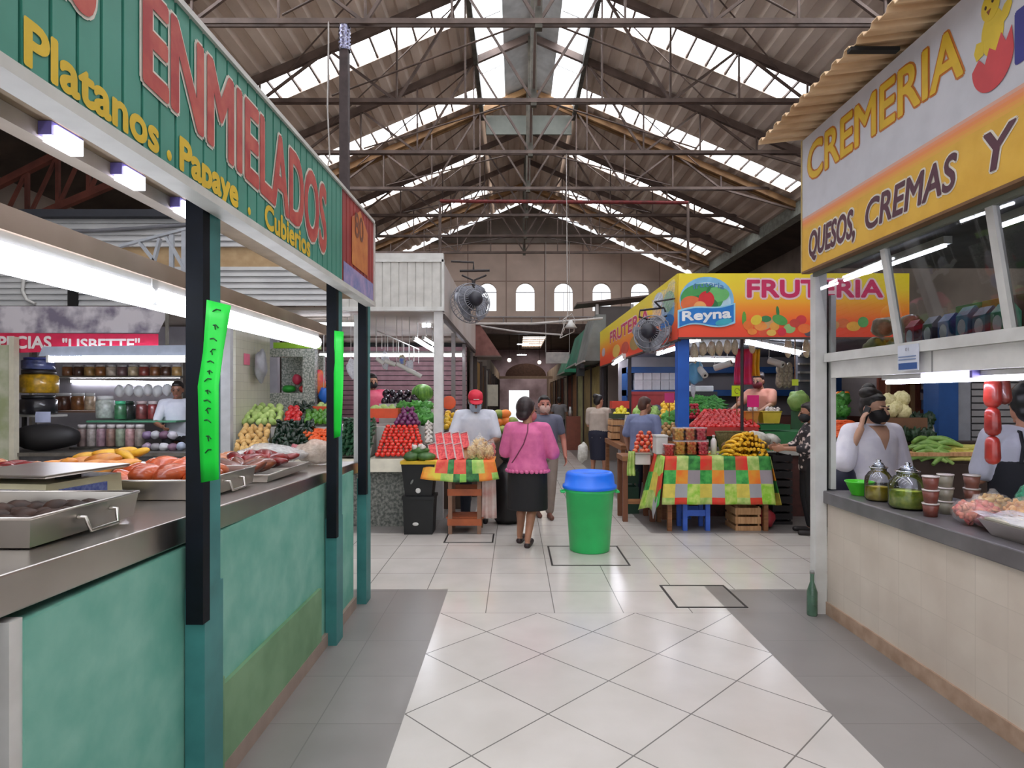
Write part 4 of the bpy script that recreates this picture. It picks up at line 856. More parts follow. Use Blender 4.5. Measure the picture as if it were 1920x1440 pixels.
def curved(l, r, m, bend=.3, name='pod', n=8, taper=.25):
    pts = []; rs = []
    for k in range(8):
        f = k/7; a = (f-.5)*bend*2; pts.append((l*(f-.5), l*(math.cos(a)-1)*.9, 0)); rs.append(r*(taper+(1-taper)*math.sin(PI*min(1,max(0,.08+f*.84)))**.6))
    return mesh_of(MB().tube(pts, rs, n), name, m)
POB = mat('poblano_green', (26,52,36), .25, c2=(14,34,22), scale=10, rnd=.3, coat=.3); pob = [curved(.13, .034, POB, .2, 'poblano', taper=.15), lump((.06,.034,.03), 31, POB, 'poblano')]
CUC = mat('cucumber_green', (44,92,60), .4, c2=(26,64,40), scale=20, rnd=.25); cuc = [curved(.2, .026, CUC, .12, 'cucumber', taper=.5)]
CAR = mat('carrot_orange', (240,112,56), .45, c2=(222,92,40), scale=12, rnd=.12); car = [mesh_of(MB().tube([(-.085,0,0),(-.08,0,0),(.03,0,0),(.09,0,0)], [.008,.021,.016,.003], 8), 'carrot', CAR)]
POT = mat('potato_tan', (226,188,122), .6, c2=(204,160,96), scale=10, rnd=.1); pot = [lump((.05,.038,.034), k, POT, 'potato', .15) for k in (41,42)]
CHA = mat('chayote_pale', (190,212,132), .45, c2=(160,190,104), scale=9, rnd=.12); cha = [lump((.06,.045,.042), k, CHA, 'chayote', .15) for k in (43,44)]
ONI = mat('onion_purple', (126,48,104), .3, c2=(96,30,82), scale=8, rnd=.2, coat=.3); oni = [mesh_of(MB().lathe([(0,-.036),(.02,-.032),(.038,-.01),(.038,.008),(.022,.03),(.006,.042),(.004,.055)], 12), 'onion', ONI)]
PEP = mat('bell_red', (220,40,44), .25, c2=(196,30,36), scale=6, rnd=.12, coat=.4); pep = [lump((.045,.045,.042), 45, PEP, 'bell_pepper', .18)]
PEG = mat('bell_green', (92,156,44), .3, c2=(60,120,36), scale=6, rnd=.2, coat=.3); peg = [lump((.045,.045,.05), 46, PEG, 'bell_pepper', .18)]
GAR = mat('garlic_white', (228,222,214), .5, c2=(206,196,190), scale=10, rnd=.06); gar = [mesh_of(MB().lathe([(0,-.022),(.026,-.014),(.03,.0),(.014,.02),(.005,.036)], 10), 'garlic', GAR)]
ORA = mat('orange_fruit', (240,140,40), .4, c2=(228,122,30), scale=30, rnd=.1); ora = [ellm((.042,.042,.04), ORA, 'orange')]
YLW = mat('yellow_fruit', (238,196,56), .4, c2=(224,170,40), scale=12, rnd=.1); ylw = [ellm((.042,.05,.04), YLW, 'mango')]
def bumpy(r, seed, m, name, amp=.12, fr=5):
    random.seed(seed); mb = MB().ell((0,0,0), r, n=22, m=14); ph = [random.uniform(0,6) for _ in range(4)]
    for i, v in enumerate(mb.v):
        q = v/r if isinstance(r,(int,float)) else Vector((v.x/r[0],v.y/r[1],v.z/r[2])); k = 1+amp*(math.sin(q.x*fr+ph[0])*math.sin(q.y*fr+ph[1])+math.sin(q.z*fr+ph[2])*math.cos(q.x*fr*.8)); mb.v[i] = v*k
    return mesh_of(mb, name, m)
cab = [bumpy(.085, 3, PLE, 'cabbage', .1, 7), bumpy(.08, 5, PLE, 'cabbage', .1, 6)]
let = [bumpy((.1,.1,.075), 8, LEAF, 'lettuce', .22, 8), bumpy((.09,.1,.08), 9, LEAF, 'lettuce', .22, 9)]
def quad(x0, x1, yb, yt, Yb, Yt, ins=0): return [(x0,yb,Yb),(x1,yb,Yb),(x1-ins,yt,Yt),(x0+ins,yt,Yt)]
BRD = mat('board_grey', (150,146,138), .7, c2=(128,124,116))
def stand(me, name, label, cat, group, q, d, lab=None, **k):
    board(q, lab or f'sloping board under the {group}', BRD, d*.42+.012); return pile(me, name, label, cat, group, q, d, **k)
UPD = ((PI/2,.3),(0,.5),(0,3))
random.seed(21)
stand([tom], 'tomato', 'round red tomato on the big slope beside the white column', 'tomato', 'tomatoes heaped beside the white column', [(703,852,7.46),(800,852,7.46),(784,800,7.92),(722,800,7.92)], .066, rot='up', jit=.06)
stand(oni, 'red_onion', 'purple onion on the heap above the red tomatoes', 'onion', 'purple onions above the tomatoes', [(738,793,7.98),(790,793,7.98),(776,768,8.2),(752,768,8.2)], .074, rot='up')
stand(cuc, 'cucumber', 'dark green cucumber stacked next to the red tomatoes', 'cucumber', 'cucumbers next to the tomatoes', [(640,850,7.46),(694,850,7.46),(706,786,7.98),(644,786,7.98)], .062, rot=((0,.1),(0,.1),(PI/2,.25)), jit=.1)
stand(pob, 'poblano_pepper', 'dark green poblano pepper in the heap between potatoes and carrots', 'pepper', 'poblano peppers between potatoes and carrots', [(502,852,7.46),(586,852,7.46),(592,792,7.95),(520,792,7.95)], .07, rot='any', jit=.2)
stand(pot, 'potato', 'tan potato in the heap below the beige tiled wall', 'potato', 'potatoes below the tiled wall', [(438,842,7.46),(500,842,7.46),(508,800,7.9),(454,800,7.9)], .078, jit=.15)
stand(car, 'carrot', 'orange carrot on the heap behind the dark poblano peppers', 'carrot', 'carrots behind the poblanos', [(588,832,7.46),(636,832,7.46),(636,806,7.9),(572,806,7.9)], .05, rot=((0,.15),(0,.15),(PI/2,.5)), jit=.15)
stand(cha, 'chayote', 'pale green chayote heaped before the beige tiled wall', 'chayote', 'chayotes before the tiled wall', [(452,790,8.1),(530,790,8.1),(532,762,8.5),(470,762,8.5)], .098, jit=.15)
stand(pep, 'bell_pepper', 'red bell pepper between the chayotes and green peppers', 'pepper', 'red peppers by the chayotes', [(532,788,8.1),(568,788,8.1),(562,766,8.4),(540,766,8.4)], .088, rot='up')
stand(peg, 'bell_pepper', 'green bell pepper behind the orange carrots', 'pepper', 'green peppers behind the carrots', [(570,790,8.1),(628,790,8.1),(628,772,8.45),(574,772,8.45)], .094, rot='up')
stand(pob, 'poblano_pepper', 'dark chili pepper in the row behind the red bell peppers', 'pepper', 'dark chilies behind the red peppers', [(546,768,8.5),(590,768,8.5),(590,758,8.75),(550,758,8.75)], .08)
stand(gar, 'garlic', 'white garlic bulb between the tomatoes and the white column', 'garlic', 'garlic beside the white column', [(796,828,7.55),(812,828,7.55),(812,792,8.0),(796,792,8.0)], .058, rot='up')
stand(let, 'lettuce', 'green lettuce head behind the purple onions', 'lettuce', 'lettuces behind the onions', [(752,786,8.3),(812,786,8.3),(812,762,8.75),(748,762,8.75)], .2, rot='up')
def crate(label, px0, px1, py0, py1, Y, dep, m, name='plastic_crate', slats=True, group=None, back=True):
    a, b = P(px0,py1,Y), P(px1,py0,Y); t = thing(name, label, 'crate', ((a.x+b.x)/2, Y, a.z), group); th = .012; h = b.z-a.z
    mb = MB().box(a.x,Y,a.z,b.x,Y+dep,a.z+.012); mb.build('bottom', m, t)
    for nm, x0, y0, x1, y1 in (('end_panel',a.x,Y,a.x+th,Y+dep),('end_panel',b.x-th,Y,b.x,Y+dep),('side_panel',a.x+th,Y,b.x-th,Y+th),('side_panel',a.x+th,Y+dep-th,b.x-th,Y+dep)):
        mb = MB()
        if slats:
            for k in range(3): mb.box(x0,y0,a.z+.012+h*k/3,x1,y1,a.z+.012+h*k/3+h*.26-.004)
        else: mb.box(x0,y0,a.z+.012,x1,y1,a.z+h)
        mb.build(nm+'_slat' if slats else nm, m, t)
    if slats:
        for x in (a.x+.022,b.x-.022):
            for y in (Y+.022,Y+dep-.022): MB().box(x-.01,y-.01,a.z,x+.01,y+.01,a.z+h).build('corner_post', m, t)
    return a, b
OCR = mat('crate_orange', (232,84,40), .4)
crate('orange plastic crate of chayotes on the back tier behind the cucumbers', 672, 746, 766, 784, 8.35, .3, OCR, slats=False); crate('orange plastic crate near the mosaic niche', 586, 630, 762, 778, 8.55, .3, OCR, slats=False)
pile(cha, 'chayote', 'green chayote filling the orange crate behind the cucumbers', 'chayote', 'chayotes in the orange crate', [(680,768,8.4),(742,768,8.4),(742,764,8.6),(680,764,8.6)], .095, rows=2)
pile(cha, 'chayote', 'green chayote filling the orange crate near the niche', 'chayote', 'chayotes in the crate near the niche', [(594,764,8.62),(626,764,8.62),(626,760,8.8),(594,760,8.8)], .095, rows=2)
AUB = mat('aubergine', (40,26,40), .25, c2=(26,16,26), coat=.4, rnd=.2); pile([lump((.07,.05,.05), 47, AUB, 'aubergine', .1)], 'aubergine', 'black aubergine on the shelf before the purple shutter', 'aubergine', 'aubergines before the shutter', quad(716, 786, 752, 738, 9.2, 9.4), .13)
board(quad(716, 786, 752, 738, 9.2, 9.4), 'sloping board under the black aubergines', BRD, .07)
MEL = mat('watermelon_rind', (120,170,70), .4, c2=(64,120,44), scale=10, stretch=(3,3,.6)); tag(MB().ell((0,0,0), (.17,.15,.14)).build('watermelon', MEL, loc=(0,0,0)), 'green watermelon on the shelf before the purple shutter', 'watermelon').location = P(792,737,9.4)
tag(MB().box(-2.02,9.1,0,-1.20,9.55,1.46).build('rear_shelf', mat('tier_white', (206,204,200))), 'pale shelf block carrying the watermelon', 'shelf')
pile(ylw, 'mango', 'yellow mango heaped behind the white column', 'mango', 'mangoes behind the white column', quad(832, 866, 800, 774, 8.6, 9.0), .09); board(quad(832, 866, 800, 774, 8.6, 9.0), 'sloping board under the mangoes behind the white column', BRD)
tag(MB().box(-1.08,8.55,0,-.66,9.3,1.06).build('fruit_stand', mat('stand_brown', (90,70,58), .7)), 'brown stand under the mangoes behind the white column', 'stand')
tag(MB().ell((0,0,0), (.1,.012,.1), n=18).build('price_card', mat('card_orange', (240,100,60), .5), loc=(0,0,0)), 'round orange price card above the mangoes', 'price card').location = P(842,755,8.95)
# lamps in the vegetable stall, bag rack, hanging bags
def lamp(label, p, q, Y, r=.018, body=True, Y2=None, group=None, m=None, up_to=2.68):
    a, b = P(*p,Y), P(*q,Y2 or Y); t = thing('tube_lamp', label, 'lamp', (a+b)/2, group); up = Vector((0,0,r*1.7))
    if body: MB().bar(a+up, b+up, r*2.4, r*1.3).build('housing', WHITEP, t)
    MB().tube([a,b], r, 10).build('tube', m or TUBEB, t)
    if up_to and body:
        for f in (.15,.85): c = a.lerp(b,f); MB().tube([c+up, (c.x,c.y,max(up_to,c.z+r*3))], .008, 5).build('hanger', WHITEP, t)
    for e, o in ((a,b),(b,a)): MB().bar(e, e+(e-o).normalized()*.03, r*2.2).build('end_cap', WHITEP, t)
lamp('long fluorescent lamp before the purple shutter', (600,666), (866,666), 11.5, .028)
lamp('fluorescent lamp under the stall roof behind the middle teal post', (560,608), (668,608), 8.6, .022)
lamp('slanting fluorescent lamp under the vegetable stall roof, the outer of two', (776,636), (816,660), 9.0, .018, Y2=10.5); lamp('slanting fluorescent lamp under the vegetable stall roof, the inner of two', (794,634), (826,654), 9.0, .018, Y2=10.5)
lamp('stub of a bright lamp beside the top of the white column', (792,610), (808,610), 9.4, .03)
t = thing('bag_rack', 'white wire rack of hanging hooks over the vegetable stall', 'rack', P(745,640,8.6))
mb = MB().tube([P(705,620,8.6),P(785,655,9.6)], .01, 6); mb.build('rail', WHITEP, t)
for k in range(9): a = P(705,620,8.6).lerp(P(785,655,9.6), k/8); MB().tube([a, a-Vector((0,0,.22))], .006, 6).build('hook', WHITEP, t)
CW = film('white_bag_film', (226,230,240), .75); 
for k, (px, py, Y, r, n) in enumerate(((722,694,8.6,(.05,.05,.13),'white plastic bag roll under the wire rack, next to the slim teal post'),(768,700,8.6,(.05,.05,.1),'clear plastic bag dangling before the purple shutter'),(658,712,8.3,(.06,.05,.14),'white plastic bag hanging beside the narrow lime green paper'))): 
    string_up(bag(n, 'hanging_bag', P(px,py,Y), r, CW, seed=50+k), 2.69)
for k, (a, b, n) in enumerate((((706,672),(720,682),'first'),((722,676),(742,684),'second'),((744,682),(790,706),'third'))):
    t = thing('bag_roll', f'white roll of plastic bags under the wire rack, {n} from the teal post', 'bag roll', P(*a,8.5), 'bag rolls under the wire rack'); MB().tube([P(*a,8.5),P(*b,8.5)], .03, 12).build('roll', WHITEP, t); MB().tube([P(*a,8.5), (P(*a,8.5).x,8.5,2.69)], .005, 5).build('string', WHITEP, t); MB().tube([P(*a,8.5)-(P(*b,8.5)-P(*a,8.5)).normalized()*.004, P(*a,8.5)], .012, 8).build('core', BLACK, t)
string_up(bag('yellow and blue bag of wrappers hanging by the bag rolls', 'hanging_bag', P(754,690,8.55), (.045,.04,.09), mat('bag_yellowblue', (228,210,90), .4, c2=(90,120,200), scale=12), seed=66), 2.69)
string_up(bag('pink and orange flower-like bag hanging in the mosaic doorway', 'hanging_bag', P(596,745,9.2), (.11,.08,.2), mat('bag_pinkorange', (226,50,100), .4, c2=(240,140,50), scale=9), seed=61), 2.69)
string_up(bag('blue plastic bag hanging beside the pink bag', 'hanging_bag', P(607,757,9.1), (.07,.06,.12), mat('bag_blue', (40,110,210), .4), seed=62), 2.69)
bag('dusty pink sack standing among the cucumbers', 'sack', (-2.62,7.30,.86), (.05,.05,.07), mat('sack_pink', (200,120,130), .6), seed=63)
# ---- spice stall
struct(MB().box(-9.3,9.6,0,-3.72,9.7,2.66).build('wall_spice', mat('spice_wall', (176,172,178), .6, c2=(150,146,152), scale=2)))
t = thing('banner_sign', 'grey and red banner lettered ESPECIAS LISBETTE over the spice stall', 'sign', P(150,620,7.6))
Yb_ = 7.6
MB().hexa([P(-60,624,Yb_),P(297,624,Yb_),P(297,624,Yb_+.02),P(-60,624,Yb_+.02)], [P(-60,574,Yb_),P(322,575,Yb_),P(322,575,Yb_+.02),P(-60,574,Yb_+.02)]).build('picture_panel', mat('banner_grey', (206,200,206), .5, c2=(120,112,130), scale=3.2, detail=7, contrast=(.40,.56)), t)
MB().hexa([P(-60,664,Yb_),P(297,654,Yb_),P(297,654,Yb_+.02),P(-60,664,Yb_+.02)], [P(-60,624,Yb_),P(297,626,Yb_),P(297,626,Yb_+.02),P(-60,624,Yb_+.02)]).build('red_panel', mat('banner_red', (214,44,84), .5, c2=(200,36,74)), t)
a = P(-34,653,Yb_); lettering('ESPECIAS', a+Vector((0,-.003,0)), (1,0,0), (0,0,1), (0,-1,0), (96+34)*Yb_/F, 22*Yb_/F, mat('letter_paper', (236,226,226), .5), t, bold=.05)
a = P(118,655,Yb_); lettering('"LISBETTE"', a+Vector((0,-.003,0)), (1,0,0), (0,0,1), (0,-1,0), 144*Yb_/F, 20*Yb_/F, MATS['letter_paper'], t, bold=.04)
tag(MB().box(P(128,0,7.62).x-.01,7.619,2.5,P(128,0,7.62).x+.01,7.785,2.95).build('banner_hanger', DARK), 'dark hanger strap holding the grey and red banner', 'hanger')
t = thing('hood_panel', 'pale blue-grey lamp hood across the spice stall front', 'hood', P(210,655,7.3)); MB().hexa([P(72,668,7.3),P(352,666,7.3),P(352,666,7.4),P(72,668,7.4)],[P(80,650,7.3),P(352,647,7.3),P(352,647,7.4),P(80,650,7.4)]).build('board', mat('hood_blue', (176,186,206), .5), t)
for x in (-6.8,-4.2): MB().box(x,7.36,2.1,x+.03,7.39,2.75).bar((x+.015,7.375,2.74),(x+.015,7.79,2.74),.03).build('hanger', DSTEEL, t)
lamp('fluorescent lamp under the blue-grey hood of the spice stall', (96,673), (350,673), 7.33, .04, False); lamp('slim fluorescent lamp on the back wall of the spice stall', (134,715), (344,718), 9.58, .02, up_to=None)
t = thing('spice_counter', 'dark grey spice stall counter behind the weighing scale', 'counter', (-6, 7.9, 0)); MB().box(-9.2,7.6,0,-3.8,8.4,.83).build('front', mat('spice_counter_grey', (92,90,92), .6, c2=(70,68,70)), t); MB().box(-9.2,7.55,.83,-3.8,8.42,.872).build('top', DSTEEL, t)
t = thing('spice_shelf', 'wall shelves holding jars at the back of the spice stall', 'shelf', P(220,760,9.0))
for (x0,x1,y,Y) in ((105,345,770,9.0),(60,345,705,9.2),(140,345,838,8.2)): a = P(x0,y,Y); b = P(x1,y,Y); MB().box(a.x,Y-.1,a.z-.025,b.x,Y+.3,a.z).build('board', mat('shelf_tan', (150,116,96), .6) if y == 770 else DSTEEL, t)
for x in (62, 344): a = P(x,705,9.25); MB().box(a.x-.02,9.2,.9,a.x+.02,9.3,2.3).build('upright', DSTEEL, t)
def jarcan(label, px0, px1, py0, py1, Y, c, lid=None, name='spice_jar', group='spice jars on the stall shelves', cat='jar'):
    a, b = P(px0,py1,Y), P(px1,py0,Y); r = (b.x-a.x)/2; h = b.z-a.z; cx = (a.x+b.x)/2; t = thing(name, label, cat, (cx,Y,a.z), group)
    m = mat('jar_%d_%d_%d' % c, c, .3, c2=tuple(int(v*.75) for v in c), scale=18, coat=.4)
    MB().lathe([(r*.92,0),(r,.01),(r,h*.74),(r*.8,h*.82)], 16, (cx,Y,a.z)).build('body', m, t)
    lc = lid or (200,200,200); MB().lathe([(r*.86,h*.82),(r*.86,h),(0,h+.002)], 16, (cx,Y,a.z)).build('lid', mat('lid_%d_%d_%d' % lc, lc, .4), t)
cn = {(150,96,58):'brown',(170,110,60):'amber',(196,176,140):'cream',(90,60,44):'dark brown',(206,190,170):'pale',(150,70,60):'rusty',(190,150,90):'mustard',(120,90,90):'dusky'}
ks = list(cn); random.seed(5)
for k, (x0, x1) in enumerate(((106,133),(135,158),(160,178))): jarcan(f'{["dark brown","amber","cream"][k]} spice jar on the tan shelf next to the tall dark jar', x0, x1, 737, 769, 8.95, [(104,64,48),(150,96,54),(206,180,150)][k], (206,206,206))
for k in range(11): c = ks[(k*3)%8]; jarcan(f'small {cn[c]} jar on the top shelf, {["first","second","third","fourth","fifth","sixth","seventh","eighth","ninth","tenth","eleventh"][k]} from the hanging scale end', 118+k*20.5, 136+k*20.5, 684, 705, 9.2, c)
jarcan('big jar with yellow fruit and a dark lid at the corner of the spice stall', 42, 104, 694, 737, 8.1, (206,158,34), (40,34,34)); jarcan('black jar with a pale paper below the jar of yellow fruit', 42, 102, 741, 776, 8.1, (40,38,44), (30,30,34)); jarcan('blue bucket on top of the jar with yellow fruit', 46, 98, 671, 693, 8.1, (90,100,150), (60,70,140), 'bucket', None, 'bucket')
tag(MB().box(P(40,777,8.1).x,7.95,P(40,777,8.1).z-.03,P(106,777,8.1).x,8.3,P(40,777,8.1).z-.002).build('jar_shelf', WHITEP), 'small white shelf under the black jar', 'shelf')
tag(MB().box(P(40,777,8.1).x+.02,8.08,.9,P(40,777,8.1).x+.06,8.12,P(40,777,8.1).z-.03).build('shelf_stem', BLACK), 'black upright under the small white jar shelf', 'upright')
tag(MB().box(P(66,0,7.92).x,7.92,P(66,792,7.92).z,P(94,0,7.92).x,7.93,P(66,772,7.92).z).build('paper_note', mat('note_blue', (190,196,226), .5)), 'pale blue paper under the black jar', 'note')
for k in range(6): jarcan(f'{["white-lidded clear","green-lidded","dark","maroon","crimson","rust"][k]} box jar in the middle row of the spice stall', *((182,214),(216,236),(222,252),(256,276),(278,296),(298,318))[k], *(752,786) if k else (742,784), 8.7-.12*(k==1), [(206,214,206),(70,130,90),(50,56,54),(130,62,62),(150,58,60),(140,76,64)][k], [(230,230,230),(80,190,140),(40,60,50),(190,170,170),(200,190,190),(196,186,180)][k])
tag(MB().box(P(180,787,8.6).x,8.4,P(180,787,8.6).z-.03,P(345,787,8.6).x,8.95,P(180,787,8.6).z-.004).build('glass_shelf', mat('shelf_green', (90,150,120), .3)), 'green-edged shelf under the middle row of jars', 'shelf')
for k in range(7): jarcan(f'{["dusky","grey","mauve","brown","pale green","pink","grey-brown"][k]} jar in the lowest row of the spice stall, {["first","second","third","fourth","fifth","sixth","seventh"][k]} along', 146+k*18, 163+k*18, 796, 837, 8.1, [(120,100,96),(150,140,136),(140,110,120),(130,100,90),(130,140,120),(170,130,130),(140,128,120)][k], (176,170,170))
random.seed(9)
for k in range(9): bag(f'{["lilac","grey","white","mauve","pale blue","dusty violet","silver","plum","pearl"][k]} spice bag heaped beside the lowest row of jars', 'spice_bag', P(276+(k%5)*16,846-(k//5)*22,7.9+.1*(k//5)), (.06,.06,.055), mat('spicebag_%d' % k, [(150,130,150),(140,136,140),(210,210,214),(130,100,120),(170,180,200),(120,100,130),(170,170,176),(110,80,100),(190,186,196)][k], .35), 'bag', 70+k, 'bags heaped in the spice stall', .15)
for k in range(6): bag(f'white packet {["one","two","three","four","five","six"][k]} along the upper white stack in the spice stall', 'white_packet', P(224+k*18,745-(k%2)*2,9.0), (.065,.07,.09), mat('packet_white', (222,224,226), .4), 'packet', 90+k, 'white packets in the spice stall', .12)
bag('large black bundle lying on the spice stall counter', 'black_bundle', (-6.0,7.85,.874), (.42,.2,.17), mat('bundle_black', (24,22,24), .6), 'bundle', 99, amp=.1)
t = thing('door_frame', 'cream framed doorway edge at the outer end of the spice stall', 'frame', P(10,740,7.5)); a = P(-10,830,7.5); b = P(26,664,7.5)
MB().box(b.x-.06,7.5,0,b.x,7.58,2.3).build('jamb', mat('jamb_cream', (206,200,180), .5), t); MB().box(b.x-.5,7.52,.2,b.x-.06,7.56,2.2).build('panel', mat('panel_moss', (150,158,120), .6, c2=(190,190,170), scale=4), t)
# ================================================================ fruit stall with the orange sign
BLUEP = mat('blue_paint', (28,92,190), .45, c2=(22,80,172), scale=4)
XB = 2.075
t = thing('corner_post', 'bright blue square post under the corner of the orange fruit sign', 'post', (2.16, 7.95, 0))
MB().box(2.09,7.88,.0,2.235,8.02,2.34).build('tube', BLUEP, t); MB().box(2.07,7.86,0,2.255,8.04,.02).build('base_plate', BLUEP, t)
tag(MB().tube([(2.94,7.95,.0),(2.94,7.95,2.33)], .022, 8).build('thin_post', mat('thin_dark', (52,42,46), .5)), 'thin dark post beside the hanging red aprons', 'post')
for y, n in ((11.4,'beside the white boxes'),(14.9,'at the far end of the orange side sign')): tag(MB().box(2.10,y,0,2.16,y+.06,2.33).build('thin_post', mat('thin_dark', (52,42,46), .5)), 'thin dark aisle post '+n, 'post')
def gradient(name, stops, axis='Z', z0=0, z1=1):
    m = bpy.data.materials.new(name); m.use_nodes = True; nt = m.node_tree; b = nt.nodes['Principled BSDF']; b.inputs['Roughness'].default_value = .45
    tc = nd(nt,'ShaderNodeTexCoord'); sp = nd(nt,'ShaderNodeSeparateXYZ'); mr = nd(nt,'ShaderNodeMapRange'); mr.inputs[1].default_value = z0; mr.inputs[2].default_value = z1
    r = nd(nt,'ShaderNodeValToRGB'); L = nt.links.new; L(tc.outputs['Object'], sp.inputs[0]); L(sp.outputs[axis], mr.inputs[0]); L(mr.outputs[0], r.inputs[0]); L(r.outputs[0], b.inputs['Base Color'])
    e = r.color_ramp.elements
    for i, (p, c) in enumerate(stops):
        q = e[i] if i < 2 else e.new(p)
        q.position = p; q.color = (*lin(c), 1)
    return m
SG = gradient('printed_sunset', [(0,(232,72,48)),(1,(236,214,40)),(.22,(240,84,44)),(.48,(244,150,40)),(.74,(240,206,50))], 'Z', 0, .81)
t = thing('shop_sign', 'yellow and orange fruit shop sign lettered FRUTERIA with an oval fruit emblem', 'sign', (3.4, 7.8, 2.32))
MB().box(XB,7.78,2.32,5.0,7.82,3.13).build('printed_panel', SG, t)
MB().box(XB,7.775,2.295,5.0,7.83,2.32).build('lower_trim', mat('trim_dark', (74,62,58)), t)
U, V, Nn = Vector((1,0,0)), Vector((0,0,1)), Vector((0,-1,0))
YF = 7.78
PK = mat('letter_pink', (206,42,96), .45); PKH = mat('letter_pale_pink', (238,206,214), .45)
for m, bd, dd in ((PKH, .17, .001), (PK, .055, .0035)):
    a = P(1402,557,YF); lettering('FRUTERIA', a+Nn*dd, U, V, Nn, 252*YF/F, 31*YF/F, m, t, bold=bd)
def disc(cx, cy, rx, ry, m, dd, name, a0=0, a1=360, rot=0):
    M = plane_M(P(cx,cy,YF)+Nn*dd, U, V, Nn); k = YF/F; c, s = math.cos(rot), math.sin(rot)
    MB().prism([((x*c-y*s)*k, (x*s+y*c)*k) for x, y in elp(0,0,rx,ry,a0,a1,30)], .0015, M).build(name, m, t)
fm = lambda n, c: mat('print_'+n, c, .45)
disc(1325,563,51,44, fm('sky',(130,190,230)), .001, 'emblem_oval'); disc(1325,567,45,38, fm('pale_sky',(190,222,238)), .0027, 'emblem_sky')
disc(1316,560,40,28, fm('grass',(70,160,84)), .0044, 'emblem_hill'); disc(1345,552,22,14, fm('meadow',(110,190,110)), .006, 'emblem_hill')
disc(1312,572,34,18, fm('leafdark',(40,120,70)), .0062, 'emblem_fruit'); disc(1296,570,20,15, fm('mango',(226,110,60)), .008, 'emblem_fruit'); disc(1324,562,15,16, fm('apple',(212,40,48)), .0098, 'emblem_fruit'); disc(1312,576,12,11, fm('peach',(240,170,100)), .0116, 'emblem_fruit'); disc(1328,543,3,8, fm('leafdark',(40,120,70)), .0116, 'emblem_leaf', rot=-.5)
def wave(dx, dy0, dy1, m, dd, name, x0=1272, x1=1374):
    top = [(x, dy0-3*math.sin((x-x0)/(x1-x0)*2*PI)-14*(x-x0)/(x1-x0)) for x in [x0+(x1-x0)*k/20 for k in range(21)]]; bot = [(x, dy1-5*math.sin((x-x0)/(x1-x0)*2*PI)-10*(x-x0)/(x1-x0)) for x in [x1-(x1-x0)*k/20 for k in range(21)]]
    o = P(1320,590,YF); k = YF/F; MB().prism([((x-1320)*k, (590-y)*k) for x, y in top+bot][::-1], .0015, plane_M(o+Nn*dd, U, V, Nn)).build(name, m, t)
wave(0, 582, 616, fm('pale_blue',(150,210,236)), .0135, 'emblem_ribbon', 1270, 1378); wave(0, 585, 613, fm('blue',(24,120,204)), .0155, 'emblem_ribbon', 1273, 1375)
disc(1356,604,16,6, fm('teal',(60,170,190)), .0175, 'emblem_ribbon', rot=.2)
wr = lambda a, b: (a, b+.28*a)
a = P(1279,607,YF); lettering('Reyna', a+Nn*.0195, U, V, Nn, 90*YF/F, 22*YF/F, fm('white',(238,240,244)), t, bold=.05, warp=wr)
a = P(1299,541,YF); lettering('fruteria', a+Nn*.010, U, V, Nn, 58*YF/F, 10*YF/F, fm('bluegrey',(80,130,180)), t, bold=.03, warp=lambda a, b: (a, b+.5*math.sin(PI*a)-.2))
random.seed(12)
for cx, cy, rx, ry, c, ro in ((1395,598,4,14,(96,160,60),0),(1403,610,10,9,(240,120,50),0),(1418,600,11,9,(232,200,60),.5),(1426,612,12,8,(240,150,70),0),(1440,608,14,7,(206,160,110),.7),(1436,598,10,6,(60,130,80),0),(1452,612,9,8,(230,160,70),0),(1462,600,15,9,(84,160,80),-.4),(1458,584,3,10,(60,130,70),.1),(1466,622,8,8,(220,50,70),0),(1480,616,11,9,(150,190,120),0),(1490,606,10,8,(206,70,60),0),(1502,600,10,9,(214,60,66),.2),(1508,616,12,9,(240,120,60),0),(1516,624,8,7,(90,80,90),0),(1410,622,9,6,(240,140,60),0),(1430,624,8,6,(228,90,60),0),(1446,624,9,6,(236,190,90),0),(1544,600,10,12,(230,200,80),0),(1560,612,14,9,(206,150,90),.4),(1580,606,12,9,(220,110,60),0),(1600,612,13,9,(236,170,60),0),(1618,604,10,10,(90,160,90),0)):
    disc(cx, cy, rx, ry, fm('f%d_%d_%d' % c, c), .001+random.random()*.004, 'printed_fruit', rot=ro)
t = thing('shop_sign', 'orange fruit shop sign running along the aisle, lettered FRUTERIA in pink', 'sign', (XB, 11, 2.3))
MB().box(XB-.0,7.84,2.30,XB+.04,15.0,3.14).build('printed_panel', SG, t); MB().box(XB-.005,7.84,2.275,XB+.045,15.0,2.30).build('lower_trim', mat('trim_dark', (74,62,58)), t)
for m, bd, dd in ((PKH, .12, .001), (PK, .04, .003)): lettering('FRUTERIA', (XB-dd, 13.4, 2.73), (0,-1,0), (0,0,1), (-1,0,0), 3.9, .22, m, t, bold=bd)
for y, z, ry, rz, c in ((8.35,2.72,.36,.24,(120,180,226)),(8.4,2.58,.4,.1,(24,120,204)),(8.9,2.95,.3,.12,(206,216,230)),(10.6,2.5,.5,.13,(170,140,80)),(11.6,2.48,.4,.12,(206,80,60)),(12.6,2.5,.45,.13,(232,190,90)),(10.0,2.46,.35,.12,(60,140,80)),(14.4,2.6,.25,.1,(200,180,190)),(8.3,2.85,.3,.14,(90,170,110))):
    MB().prism([(a*ry, b*rz) for a, b in elp(0,0,1,1,n=24)], .002, plane_M((XB-.0005-.002*random.random(), y, z), (0,-1,0), (0,0,1), (-1,0,0))).build('printed_fruit', fm('f%d_%d_%d' % c, c), t)
struct(MB().box(XB+.05,7.85,2.40,6.8,14.9,2.45).build('ceiling', mat('fruit_soffit', (150,152,160), .6, c2=(130,132,140), scale=1)))
